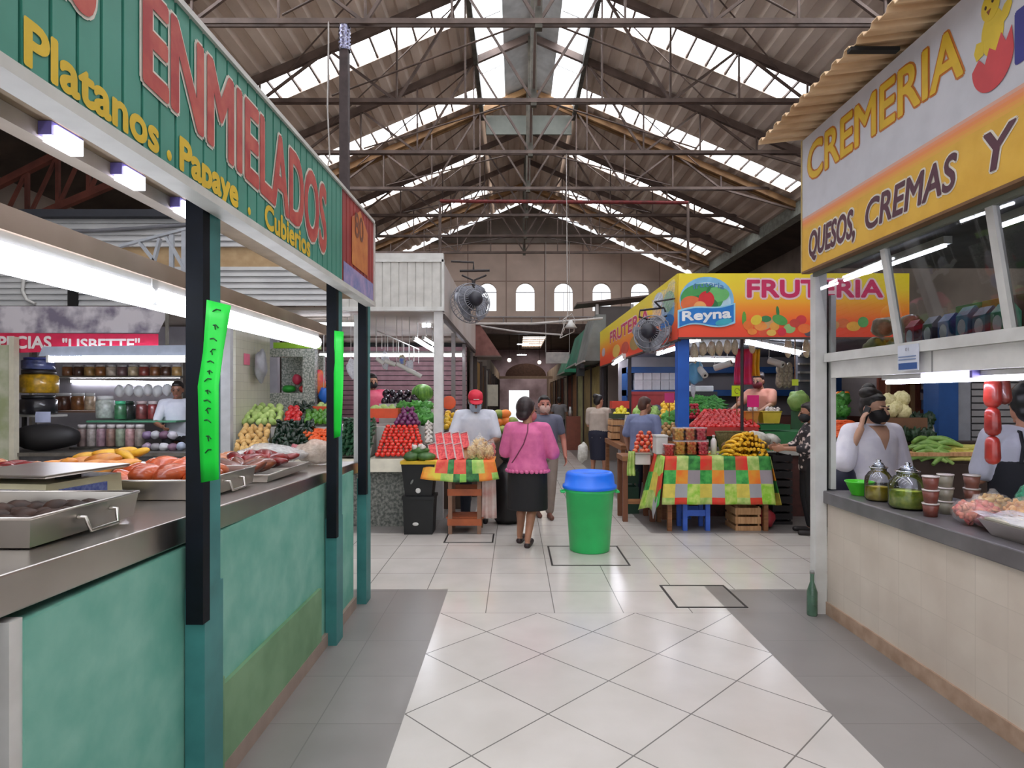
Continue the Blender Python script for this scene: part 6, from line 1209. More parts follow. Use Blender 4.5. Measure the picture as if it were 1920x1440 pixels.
q = [(1556,818,7.62),(1600,818,7.62),(1598,790,7.88),(1560,790,7.88)]; board(q, 'sloping board under the carrots behind the woman on the phone', BRD); pile(car, 'carrot', 'orange carrot heaped behind the woman on the phone', 'carrot', 'carrots behind the woman on the phone', q, .05, rot=((0,.2),(0,.2),(0,.5)))
tag(MB().box(3.90,7.5,0,4.09,7.95,1.0).build('carrot_box', mat('box_slate', (56,64,70), .6)), 'slate box under the carrots', 'box')
q = [(1556,772,8.5),(1590,772,8.5),(1588,748,8.8),(1558,748,8.8)]; board(q, 'sloping board under the small green lettuces', BRD); pile(let, 'lettuce', 'green lettuce seen above the shoulder of the woman on the phone', 'lettuce', 'lettuces above the phone woman', q, .19)
q = [(1566,746,8.85),(1592,746,8.85),(1590,738,9.0),(1568,738,9.0)]; pile(ora, 'orange', 'orange in the row above the small lettuces', 'orange', 'oranges above the small lettuces', q, .085); board(q, 'sloping board under the oranges', BRD)
t = thing('wood_partition', 'reddish wooden partition with a poster beyond the dairy counter', 'partition', (5.8,9.1,0)); a, b = P(1648,780,9.1), P(1758,705,9.1); MB().box(a.x,9.1,0,b.x+.02,9.16,2.4).build('panel', mat('partition_wood', (140,72,50), .6, c2=(110,54,38), stretch=(9,9,1)), t)
for x in (P(1660,0,9.1).x, P(1706,0,9.1).x): MB().box(x,9.06,0,x+.05,9.1,2.3).build('batten', mat('batten_tan', (190,150,110), .6), t)
t = thing('poster', 'blue and white poster pinned on the reddish partition', 'poster', P(1741,740,9.05)); a, b = P(1728,768,9.09), P(1753,710,9.09); MB().box(a.x,9.085,a.z,b.x,9.103,b.z).build('sheet', mat('poster_blue', (110,140,190), .5, c2=(206,206,214), scale=6, contrast=(.45,.55)), t); a, b = P(1730,750,9.03), P(1751,730,9.03); MB().box(a.x,9.078,a.z,b.x,9.085,b.z).build('picture', mat('poster_pic', (190,180,190), .5, c2=(60,50,70), scale=9, contrast=(.45,.55)), t)
struct(MB().box(P(1760,0,8.0).x,8.0,0,P(1797,0,8.0).x,8.3,2.4).build('column', mat('column_blue', (34,78,140), .5))); struct(MB().box(P(1798,0,8.0).x,8.02,0,P(1822,0,8.0).x,8.3,2.4).build('pillar', mat('pillar_grey', (140,142,150), .6)))
t = thing('roller_shutter', 'grey slatted shutter beside the blue pillar beyond the dairy counter', 'shutter', P(1860,800,8.1)); x0, x1 = P(1822,0,8.1).x, 8.9; mb = MB(); z = .05
while z < 2.4: mb.box(x0,8.10,z,x1,8.13,z+.07); z += .09
mb.build('slat', mat('shutter_grey', (150,148,150), .5), t); MB().box(x0,8.14,0,x1,8.17,2.45).build('backing', mat('backing_grey', (90,88,92), .6), t)
# ================================================================ the aisle
# round green bin with its blue lid
bx, by = .76, 6.27; t = thing('litter_bin', 'green plastic bin with a blue lid in the middle of the aisle', 'bin', (bx,by,0))
GB = mat('bin_green', (52,206,112), .38, c2=(46,190,102), scale=3); BB = mat('bin_blue', (32,122,250), .38, c2=(28,110,236), scale=3)
MB().lathe([(.19,0),(.203,.012),(.245,.60),(.262,.605),(.264,.64),(.25,.645),(.236,.63),(.19,.03),(0,.02)], 40, (bx,by,0)).build('body', GB, t)
for s in (-1,1): MB().tube([(bx+s*.255,by-.05,.60),(bx+s*.29,by-.05,.60),(bx+s*.29,by+.05,.60),(bx+s*.255,by+.05,.60)], .011, 8).build('handle', GB, t)
MB().lathe([(.272,.635),(.276,.645),(.274,.668),(.256,.672),(.243,.775),(.225,.80),(.19,.805),(.18,.79),(0,.785)], 40, (bx,by,0)).build('lid', BB, t)
# floor hatches
def hatch(x0, y0, x1, y1, label, z=.001):
    t = thing('floor_hatch', label, 'hatch', ((x0+x1)/2,(y0+y1)/2,0), 'tiled hatches in the floor'); w_ = .018; m = mat('hatch_rim', (40,36,36), .5)
    MB().box(x0,y0,0,x1,y0+w_,z+.003).build('rim_bar', m, t); MB().box(x0,y1-w_,0,x1,y1,z+.003).build('rim_bar', m, t); MB().box(x0,y0+w_,0,x0+w_,y1-w_,z+.003).build('rim_bar', m, t); MB().box(x1-w_,y0+w_,0,x1,y1-w_,z+.003).build('rim_bar', m, t)
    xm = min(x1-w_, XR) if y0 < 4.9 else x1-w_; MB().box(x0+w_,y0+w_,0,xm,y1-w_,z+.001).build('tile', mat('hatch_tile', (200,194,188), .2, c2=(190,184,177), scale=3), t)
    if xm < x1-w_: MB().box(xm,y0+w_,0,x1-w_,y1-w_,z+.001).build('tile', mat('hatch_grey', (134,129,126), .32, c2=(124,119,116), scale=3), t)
hatch(1.195,4.55,1.73,5.09,'tiled floor hatch with a black rim half on the grey strip'); hatch(.335,5.68,1.07,6.42,'tiled floor hatch with a black rim under the green bin'); hatch(-.77,6.57,-.235,7.0,'tiled floor hatch with a black rim before the fruit trolley table')
# black tubs with the green heap
t = thing('crate_tub', 'tall black plastic tub standing on the floor, lower of the black pair', 'tub', (-1.11,7.1,0))
MB().hexa([(-1.26,6.96,0),(-.94,6.96,0),(-.94,7.24,0),(-1.26,7.24,0)],[(-1.275,6.945,.40),(-.925,6.945,.40),(-.925,7.255,.40),(-1.275,7.255,.40)]).build('body', BLACK, t); MB().box(-1.285,6.935,.40,-.915,7.265,.435).build('rim', BLACK, t)
MB().ell((-1.13,6.952,.12), (.035,.006,.02)).build('pale_mark', WHITEP, t)  # white oval painted as the highlight at the handle hole
t = thing('crate_tub', 'black plastic tub with a yellow rim stacked on the lower black tub', 'tub', (-1.11,7.1,.437))
MB().hexa([(-1.25,6.965,.437),(-.95,6.965,.437),(-.95,7.235,.437),(-1.25,7.235,.437)],[(-1.29,6.93,.80),(-.91,6.93,.80),(-.91,7.27,.80),(-1.29,7.27,.80)]).build('body', BLACK, t); MB().box(-1.30,6.92,.80,-.90,7.28,.835).build('rim', mat('rim_yellow', (214,176,40), .45), t)
MB().ell((-1.10,6.95,.50), (.03,.008,.03)).build('pale_mark', WHITEP, t); MB().ell((-1.17,6.947,.60), (.012,.006,.03), (0,.5,0)).build('pale_mark', mat('mark_grey', (120,124,120), .5), t)  # small white and grey ovals set on the tub face
random.seed(111); NOP = mat('nopal_green', (70,110,50), .45, c2=(40,74,30), scale=8, rnd=.2); nop = [lump((.11,.075,.05), 51, NOP, 'gourd', .12)]
for k, (x, y, z) in enumerate(((-1.18,7.03,.88),(-1.02,7.02,.88),(-1.19,7.17,.89),(-1.0,7.17,.89),(-1.10,7.1,.93))): inst(nop[0], 'gourd', (x,y,z), f'dark green gourd heaped on the yellow rimmed tub, {["front outer","front inner","rear outer","rear inner","topmost"][k]} one', 'gourd', None, (rn(.2),rn(.2),rn(.6)))
for k, (x, y) in enumerate(((-1.16,7.06),(-1.06,7.04),(-1.1,7.14))): inst(gar[0], 'garlic', (x,y,.985), 'white garlic bulb lying on the dark green gourds', 'garlic', 'garlic on the gourds', (rn(1),rn(1),0), 1.2)
# little table with fruit punnets
t = thing('trolley_table', 'orange-brown wooden stand table with fruit punnets and a fruit-print cloth', 'table', (-.6,7.2,0)); OW = mat('orange_wood', (176,92,52), .55, c2=(140,70,40), scale=5); GW = mat('leg_wood', (140,104,84), .6)
for x in (-.74,-.41):
    for y in (6.99,7.35): MB().box(x-.022,y-.022,0,x+.022,y+.022,.81).build('leg', GW, t)
for z in (.10,.44):
    for y in (6.966,7.33): MB().box(-.77,y,z,-.38,y+.022,z+.075).build('rail', OW, t)
MB().box(-.79,7.0,.175,-.36,7.33,.19).build('lower_shelf', OW, t); MB().box(-1.0,6.98,.81,-.25,7.42,.838).build('tabletop', GW, t)
t = thing('tablecloth', 'fruit-print cloth of melon slices hanging from the stand table', 'tablecloth', (-.62,7.2,.84))
C2 = [mat('c2_orange', (238,140,50), .6, c2=(226,206,70), scale=6), mat('c2_red', (226,66,60), .6, c2=(232,110,80), scale=14), mat('c2_green', (70,150,80), .6, c2=(30,60,40), scale=12), mat('c2_lime', (130,200,80), .6, c2=(210,220,130), scale=8), mat('c2_flame', (236,90,40), .6, c2=(240,170,60), scale=5)]
pat = [0,0,1,1,2,1,1,2,3,3,4,4]; p2 = [4,0,0,3,3,2,3,2,2,4,4,3]
MB().sheet(lambda u,v: (-1.02+u*.79+(u-.5)*.10*(1-v), 6.955-.05*(1-v)-.015*math.sin(u*17)*(1-v), .842-(1-v)*(.20+.04*math.sin(u*3))), 24, 8, lambda i,j: (p2 if j < 3 else pat)[i//2]).build('front_drop', C2, t, solid=.003)
MB().sheet(lambda u,v: (-1.02+u*.79, 6.955+v*.47, .8425), 12, 4, lambda i,j: pat[i]).build('top_cover', C2, t, solid=.003)
cloth_hang('white plastic bag cloth hanging from the inner end of the stand table', 903, 931, 893, 972, 7.0, mat('hang_white', (216,206,200), .6, c2=(196,150,140), scale=5), 'hanging_cloth', 'cloth', .015, .1)
PF = mat('punnet_fruit', (206,44,58), .35, c2=(236,90,90), scale=40, contrast=(.4,.6), coat=.4); PE = film('punnet_edge', (236,214,214), .8)
def punnet(label, x, y, z, rx=.55):
    t = thing('fruit_punnet', label, 'punnet', (x,y,z), 'slanting punnets of red fruit'); T = Matrix.Translation((x,y,z)) @ Matrix.Rotation(-.24,4,'Y') @ Matrix.Rotation(-rx,4,'X')
    b = MB(); b.T = T; b.box(-.042,-.012,0,.042,.055,.19); b.build('fruit', PF, t)
    b = MB(); b.T = T
    for x0 in (-.048,.042): b.box(x0,-.018,-.003,x0+.008,.06,.195)
    b.build('edge_frame', PE, t)
    b = MB(); b.T = T; b.box(-.048,-.022,.193,.05,.06,.2); b.build('lid', PE, t)
for r in range(2):
    for k in range(4): punnet(f'slanting punnet of red cut fruit, {["first","second","third","fourth"][k]} from the black tubs in the {["lower","upper"][r]} row', -.93+.10*k+.055*r, 7.04+.18*r, .846+.12*r)
tag(MB().hexa([(-1.0,7.15,.845),(-.52,7.15,.845),(-.52,7.4,.845),(-1.0,7.4,.845)],[(-1.0,7.26,.95),(-.52,7.26,.95),(-.52,7.4,.95),(-1.0,7.4,.95)]).build('punnet_riser', PALEWOOD), 'sloping wooden riser under the upper row of punnets', 'riser')
random.seed(113); CRF = mat('cream_fruit', (232,206,150), .5, c2=(206,160,90), scale=22)
for k, (x, y, n) in enumerate(((-.50,7.05,'next to the red punnets'),(-.40,7.06,'in the middle'),(-.30,7.06,'at the garbage bag end'))): snackbag(f'clear bag of cream coloured fruit slices on the stand table, {n}', (x,y,.846), (.052,.06,.085), CRF, CF, 120+k)
snackbag('clear bag of cream coloured fruit slices stacked behind the others on the stand table', (-.42,7.24,.846), (.10,.07,.12), CRF, CF, 126)
snackbag('bag of red and white fruit at the corner of the stand table', (-.27,7.22,.846), (.04,.05,.09), PF, CF, 127)
t = thing('garbage_bag', 'tall black garbage bag between the stand table and the woman in pink', 'bag', (-.10,7.62,0)); b = MB().lathe([(.13,0),(.19,.08),(.2,.4),(.18,.62),(.08,.72),(.04,.76),(.09,.82)], 20, (-.10,7.62,0)); random.seed(3); b.v = [v+Vector((rn(.014),rn(.014),0)) for v in b.v]; b.build('sack', mat('black_sack', (22,20,22), .35, bump=.3), t); MB().tube([(-.10+.045*math.cos(k*PI/6),7.62+.045*math.sin(k*PI/6),.755) for k in range(13)], .008, 6).build('tie', DARK, t)
# papayas and melons on a stand behind the man in the red cap
tag(MB().box(-.85,9.55,0,.0,10.1,.95).build('fruit_stand', mat('stand_brown', (90,70,58))), 'brown stand of papayas behind the man in the red cap', 'stand')
random.seed(117); PAPG = mat('papaya_green', (110,150,80), .45, c2=(170,170,80), scale=5, rnd=.1); PAPO = mat('papaya_orange', (232,120,50), .45, c2=(214,150,60), scale=5, rnd=.1)
for k, (px, py, c) in enumerate(((928,806,1),(944,806,0),(958,804,1),(934,792,1),(950,790,1),(962,790,0),(936,776,0),(948,776,1))): inst(lump((.10,.075,.07), 60+c, (PAPG,PAPO)[c], 'papaya', .06), 'papaya', P(px,py,9.7+.04*(k>2)), f'{["green","orange"][c]} papaya on the stand behind the man in the red cap, {["bottom row outer","bottom row middle","bottom row inner","middle row outer","middle row middle","middle row inner","top outer","top inner"][k]}', 'papaya', None, (rn(.4),rn(.4),rn(1)))
# ---- the two big fans
def fan(label, px, py, Y, R, yaw, tilt, dark=False):
    c = P(px,py,Y); t = thing('wall_fan', label, 'fan', c, 'big industrial fans over the aisle'); T = Matrix.Translation(c) @ Matrix.Rotation(yaw,4,'Z') @ Matrix.Rotation(tilt,4,'X')   # axis along local y
    GM = mat('fan_grey', (150,152,162), .4, .3, c2=(116,118,128)); 
    b = MB(); b.T = T @ Matrix.Rotation(PI/2,4,'X'); b.lathe([(.07,-.06),(.095,-.05),(.10,.22),(.07,.27),(0,.275)], 20); b.build('motor', mat('fan_motor', (44,44,54), .45), t)
    for k in range(3):
        b = MB(); b.T = T @ Matrix.Rotation(k*2*PI/3+.5,4,'Y')
        b.sheet(lambda u,v: (.08+u*(R-.11), -.08+.09*(v-.5)*(1-.3*u)*1.2, (v-.5)*(.14+1.1*R*math.sin(.3+u*PI*.72))), 8, 6); b.build('blade', GM, t, solid=.006)
    b = MB(); b.T = T; n = 40
    for yy, rr in ((-.15,R*.9),(-.08,R),(.04,R),(-.17,R*.6),(-.18,R*.3)): b.tube([(rr*math.cos(k*2*PI/n), yy, rr*math.sin(k*2*PI/n)) for k in range(n+1)], .007, 5)
    for k in range(28):
        a = k*2*PI/28; b.tube([(.06*math.cos(a),-.18,.06*math.sin(a)),(R*.6*math.cos(a),-.17,R*.6*math.sin(a)),(R*math.cos(a),-.08,R*math.sin(a)),(R*math.cos(a),.04,R*math.sin(a)),(R*.5*math.cos(a),.16,R*.5*math.sin(a))], .0035, 4)
    b.build('wire_guard', mat('guard_grey', (150,150,156), .35, .7), t)
    return t, c
DKM = mat('dark_metal', (50,44,44), .45, .4)
t, c = fan('big grey fan hanging at the corner of the pale fascia', 880, 570, 8.6, .27, .55, -.25)
MB().tube([P(888,552,8.6),P(886,525,8.6),P(866,516,8.6)], .014, 6).tube([P(888,552,8.6),P(890,525,8.6),P(912,516,8.6)], .014, 6).tube([P(862,508,8.6),P(918,507,8.6)], .018, 6).tube([P(888,508,8.6),P(888,492,8.6),P(846,490,8.6)], .014, 6).build('bracket', DKM, t)
t, c = fan('big grey fan hanging before the orange side sign', 1226, 628, 8.3, .25, -.6, -.2)
MB().tube([P(1226,610,8.3),P(1224,602,8.3),P(1198,594,8.3),P(1200,582,8.3),P(1245,577,8.3),P(1248,585,8.3)], .014, 6).tube([P(1226,610,8.3),P(1230,602,8.3),P(1250,592,8.3)], .014, 6).tube([P(1228,566,8.0),P(1276,558,7.95)], .012, 6).tube([P(1240,578,8.3),P(1228,566,8.0)], .012, 6).build('bracket', DKM, t)
# clear wrap and foil near the orange sign corner
tag(MB().sheet(lambda u,v: (2.045+.012*math.sin(u*23+v*9)*math.sin(v*17), 7.86+u*1.3, 2.72+v*.36-.1*u+.02*math.sin(u*14)), 26, 16).build('plastic_wrap', film('clear_wrap', (236,236,244), .35, .08), loc=(2.04,8.5,2.8)), 'crumpled clear plastic taped over the corner of the orange side sign', 'wrap')
# conduit and cables over the aisle
GP = mat('pale_pipe', (190,184,180), .5)
tag(MB().tube([P(892,607,14),P(1000,607,14),P(1130,597,14)], .03, 6).build('overhead_pipe', GP), 'pale pipe crossing high over the aisle beyond the fans', 'pipe'); tag(MB().tube([P(893,610,14.1),P(970,622,14.1),P(1055,628,14.1)], .022, 6).build('overhead_cable', GP), 'pale cable sagging below the overhead pipe', 'cable')
t = thing('hanging_lamp', 'white bell lamp in a wire frame hanging over the far aisle', 'lamp', P(1068,612,13.8)); MB().lathe([(.03,.12),(.06,.06),(.15,-.06),(.14,-.06),(.05,.06)], 16, P(1070,610,13.8)).build('shade', WHITEP, t)
MB().tube([P(1064,590,13.8),(P(1064,590,13.8).x,14.08,ZC)], .01, 5).build('cord', GP, t); MB().tube([P(1055,600,13.8),P(1058,618,13.8),P(1050,634,13.8),P(1076,622,13.8),P(1078,600,13.8),P(1072,588,13.8),P(1055,600,13.8)], .012, 5).tube([P(1064,590,13.8),P(1050,634,13.8)], .012, 5).build('wire_frame', GP, t)
# steel column at the left truss, wrapped with foil
t = thing('steel_column', 'dark brown steel column rising behind the green sign to the roof truss', 'column', P(646,600,9.2)); a = P(646,60,9.2); MB().box(a.x-.065,9.14,2.75,a.x+.065,9.26,ZC-.04).build('shaft', mat('column_brown', (70,56,56), .6, c2=(54,42,42)), t)
MB().sheet(lambda u,v: (a.x+.085*math.cos(u*2*PI)+.01*math.sin(v*40+u*9), 9.2+.085*math.sin(u*2*PI)+.008*math.cos(v*33), ZC-.42+v*.36), 18, 14).build('foil_wrap', mat('foil', (170,170,190), .15, 1, c2=(110,110,140), scale=30, bump=.6), t)
tag(MB().tube([(P(616,80,9.15).x,9.15,ZC),P(616,80,9.1),P(614,200,9.1),P(618,290,9.1),P(612,330,9.1)], .012, 5).build('hanging_cable', GP), 'thin pale cable hanging beside the dark brown column', 'cable')
# ---- far aisle: shutters on both sides
random.seed(131)
cs = [((168,150,96),'olive tan'),((150,128,86),'khaki'),((170,166,120),'pale green-tan'),((146,104,72),'tan'),((120,66,50),'rust'),((176,160,140),'cream'),((110,60,44),'brown'),((160,140,120),'stone'),((130,84,60),'copper'),((170,156,150),'grey-pink'),((140,110,80),'sand'),((90,60,48),'dark brown')]
on = 'first second third fourth fifth sixth seventh eighth ninth tenth eleventh twelfth'.split()
for k, (c, n) in enumerate(cs):
    y0 = 15.1+1.9*k; t = thing('folding_shutter', f'{n} folding shutter in the far row beyond the orange side sign, {on[k]} along', 'shutter', (2.1,y0+.9,0), 'shutters of the far row beyond the orange sign'); mb = MB(); m = mat('shut_%d_%d_%d' % c, c, .6, c2=tuple(int(v*.8) for v in c), scale=3)
    for j in range(8): y = y0+.04+j*.225; mb.hexa([(2.12+.05*(j%2),y,.0),(2.12+.05*((j+1)%2),y+.225,.0),(2.24,y+.225,.0),(2.24,y,.0)],[(2.12+.05*(j%2),y,2.35),(2.12+.05*((j+1)%2),y+.225,2.35),(2.24,y+.225,2.35),(2.24,y,2.35)])
    mb.build('slat', m, t); MB().box(2.08,y0-.05,0,2.24,y0+.04,2.4).build('jamb', mat('jamb_dark', (64,52,48), .6), t)
cl = [((150,116,70),'golden brown'),((96,66,44),'dark wood'),((176,170,160),'pale grey'),((120,84,52),'brown'),((84,60,46),'umber'),((150,130,104),'tan'),((110,80,60),'walnut'),((130,110,96),'taupe'),((90,70,60),'mocha'),((140,120,110),'stone')]
for k, (c, n) in enumerate(cl):
    y0 = 14.2+2.3*k; t = thing('folding_shutter', f'{n} folding shutter in the far row past the brown awning, {on[k]} along', 'shutter', (-.95,y0+1,0), 'shutters of the far row past the awning'); mb = MB(); m = mat('shutl_%d_%d_%d' % c, c, .6, c2=tuple(int(v*.75) for v in c), scale=3)
    for j in range(8): y = y0+.04+j*.275; mb.hexa([(-1.08,y,.0),(-1.08,y+.275,.0),(-.95-.05*((j+1)%2),y+.275,.0),(-.95-.05*(j%2),y,.0)],[(-1.08,y,2.45),(-1.08,y+.275,2.45),(-.95-.05*((j+1)%2),y+.275,2.45),(-.95-.05*(j%2),y,2.45)])
    mb.build('slat', m, t); MB().box(-1.06,y0-.06,0,-.88,y0+.04,2.5).build('jamb', mat('jamb_dark', (64,52,48)), t)
mb = MB(); mb.box(2.27,15.0,0,9,44,3.3); struct(mb.build('wall_row', mat('row_dark', (130,114,104), .8, c2=(104,90,82), scale=.6)))
mb = MB(); mb.box(-9.4,14.0,0,-1.11,44,3.2); struct(mb.build('wall_row', mat('row_dark', (96,82,74))))
for y0, y1, z0, z1, c, n in ((15.2,17.4,2.45,3.6,(128,130,126),'grey tarpaulin awning next to the orange side sign'),(17.4,20.6,2.5,3.5,(40,130,100),'green tarpaulin awning behind the grey one'),(21.6,25.5,2.42,3.1,(60,160,120),'lower green awning farther down the aisle')):
    t = thing('tarpaulin_awning', n, 'awning', (1.9,(y0+y1)/2,z0), 'awnings of the far row'); MB().hexa([(1.72,y0,z0),(2.25,y0,z0),(2.25,y1,z0),(1.72,y1,z0)],[(2.0,y0,z1),(2.25,y0,z1),(2.25,y1,z1),(2.0,y1,z1)]).build('cover', mat('tarp_%d_%d_%d' % c, c, .6, c2=tuple(int(v*.75) for v in c), scale=2), t); MB().bar((1.72,y0,z0),(1.72,y1,z0),.04).build('front_bar', GP, t)
tag(MB().box(1.66,15.6,2.28,1.76,16.6,2.4).bar((1.71,16.1,2.3),(1.71,16.1,2.1),.2).build('loudspeaker', BLACK), 'dark loudspeaker hanging below the grey awning', 'loudspeaker')
t = thing('hanging_banner', 'pale hanging banner far down the aisle', 'banner', (1.5,22,2.75)); MB().box(1.1,22.0,2.75,1.95,22.06,3.15).build('cloth', mat('banner_pale', (196,186,180), .6, c2=(170,160,160), scale=5), t); MB().tube([(1.1,22.03,3.15),(1.1,22.03,7.1)], .01, 5).build('cord', GP, t); MB().tube([(1.95,22.03,3.15),(1.95,22.03,7.1)], .01, 5).build('cord', GP, t)
tag(MB().box(-.90,20.0,1.25,-.56,20.05,1.95).build('white_board', mat('board_white', (206,198,180), .6)), 'tall pale board on the brown shutters past the brown awning', 'board')
tag(MB().box(P(1062,0,18).x,17.9,0,P(1088,0,18).x,18.2,.98).build('red_cabinet', mat('cabinet_red', (134,74,58), .6)), 'reddish brown cabinet far down the aisle by the shutters', 'cabinet'); tag(MB().lathe([(.06,0),(.06,.14),(.04,.18),(.03,.28)], 12, (1.62,18.05,.982)).build('flask', mat('flask', (190,190,190), .3, .6)), 'steel flask on the reddish brown cabinet', 'flask')
# arch and end wall with the daylight door
tag(MB().prism([(1.2*math.cos(PI*k/20), .75*math.sin(PI*k/20)) for k in range(21)], .1, plane_M((.62,36,2.75),(1,0,0),(0,0,1),(0,1,0))).build('arch_panel', mat('arch_brown', (92,66,58), .7, c2=(74,52,46))), 'dark brown arched panel over the far end of the aisle', 'arch'); tag(MB().box(-.95,35.95,2.60,2.2,36.1,2.75).build('arch_beam', mat('arch_beam', (150,130,116), .6)), 'pale beam under the brown arched panel', 'beam')
mb = MB(); mb.box(-9.4,44,0,-.45,44.2,5); mb.box(1.0,44,0,9.2,44.2,5); mb.box(-.45,44,2.0,1.0,44.2,5); struct(mb.build('wall_far', mat('far_wall', (176,160,180), .8, c2=(120,104,116), scale=.8)))
for i, (x, y) in enumerate(((1.3,33),(1.75,30),(-.3,31))):
    t = thing('pendant_lamp', f'small glowing pendant lamp far down the aisle, {["under the arch","by the pale banner","by the brown shutters"][i]}', 'lamp', (x,y,3.4), 'pendant lamps far down the aisle'); MB().ell((x,y,3.4), .1).build('bulb', emis('bulb_warm', (255,240,220), 4), t); MB().tube([(x,y,3.48),(x,y,4.9)], .012, 5).build('cord', DARK, t)
for i, (y, z) in enumerate(((27.5,3.9),(33,3.8))): lamp(f'fluorescent lamp hung crosswise far down the aisle, {on[i]} of two', (VX+.1*F/y, VY-(z-H)*F/y), (VX+.6*F/y, VY-(z-H)*F/y), y, .02, group='crosswise lamps far down the aisle', up_to=4.9)
# grey mezzanine behind the fruit sign
t = thing('mezzanine', 'grey roof structure rising behind the orange side sign', 'mezzanine', (4,19,3.3)); MB().box(2.3,17.6,3.31,7,17.7,4.15).build('panel', mat('mezz_grey', (104,98,96), .7, c2=(84,78,76), scale=1), t)
for x in (2.0,3.0,4.2): MB().box(x+.3,17.5,3.31,x+.38,17.6,4.2).build('post', GP, t)
MB().hexa([(1.75,17.4,4.18),(7,17.4,4.75),(7,18.4,4.75),(1.75,18.4,4.18)],[(1.75,17.4,4.23),(7,17.4,4.8),(7,18.4,4.8),(1.75,18.4,4.23)]).build('roof_sheet', TRUSS, t)
# ================================================================ people
def hand(mb, w, d, n, s=1, curl=.5, thumb=1):
    """palm and five bent fingers: w wrist, d pointing direction, n palm normal, thumb side +1/-1"""
    w, d, n = Vector(w), Vector(d).normalized(), Vector(n).normalized(); n = (n-d*n.dot(d)).normalized(); x = d.cross(n)*thumb
    for k in range(4): o = (k-1.5)*.019; mb.cap(w+d*.02+x*o*.6, w+d*.088+x*o, .0115, .0105, 8)
    for k, (l, r) in enumerate(((.066,.0085),(.074,.0088),(.069,.0085),(.054,.0075))):
        o = (1.5-k)*.0195; p0 = w+d*.086+x*o; a = curl*(.8+.1*k); d1 = (d*math.cos(a)+n*math.sin(a)); p1 = p0+d1*l*.5; a2 = a*1.9; d2 = d*math.cos(a2)+n*math.sin(a2); p2 = p1+d2*l*.5
        mb.cap(p0, p1, r, r*.95, 8); mb.cap(p1, p2, r*.95, r*.8, 8)
    b = w+d*.03+x*.03; t1 = b+(x*.7+d*.6+n*.3).normalized()*.036; t2 = t1+(d*.9+x*.1+n*.4).normalized()*.03
    mb.cap(w+d*.015+x*.012, b, .013, .012, 8); mb.cap(b, t1, .0115, .0095, 8); mb.cap(t1, t2, .0095, .008, 8)
SKIN = lambda n, c: mat('skin_'+n, c, .5, c2=tuple(int(v*.9) for v in c), scale=6)
HAIRM = mat('hair_dark', (34,26,24), .45, c2=(18,14,14), scale=30, stretch=(1,1,.2))
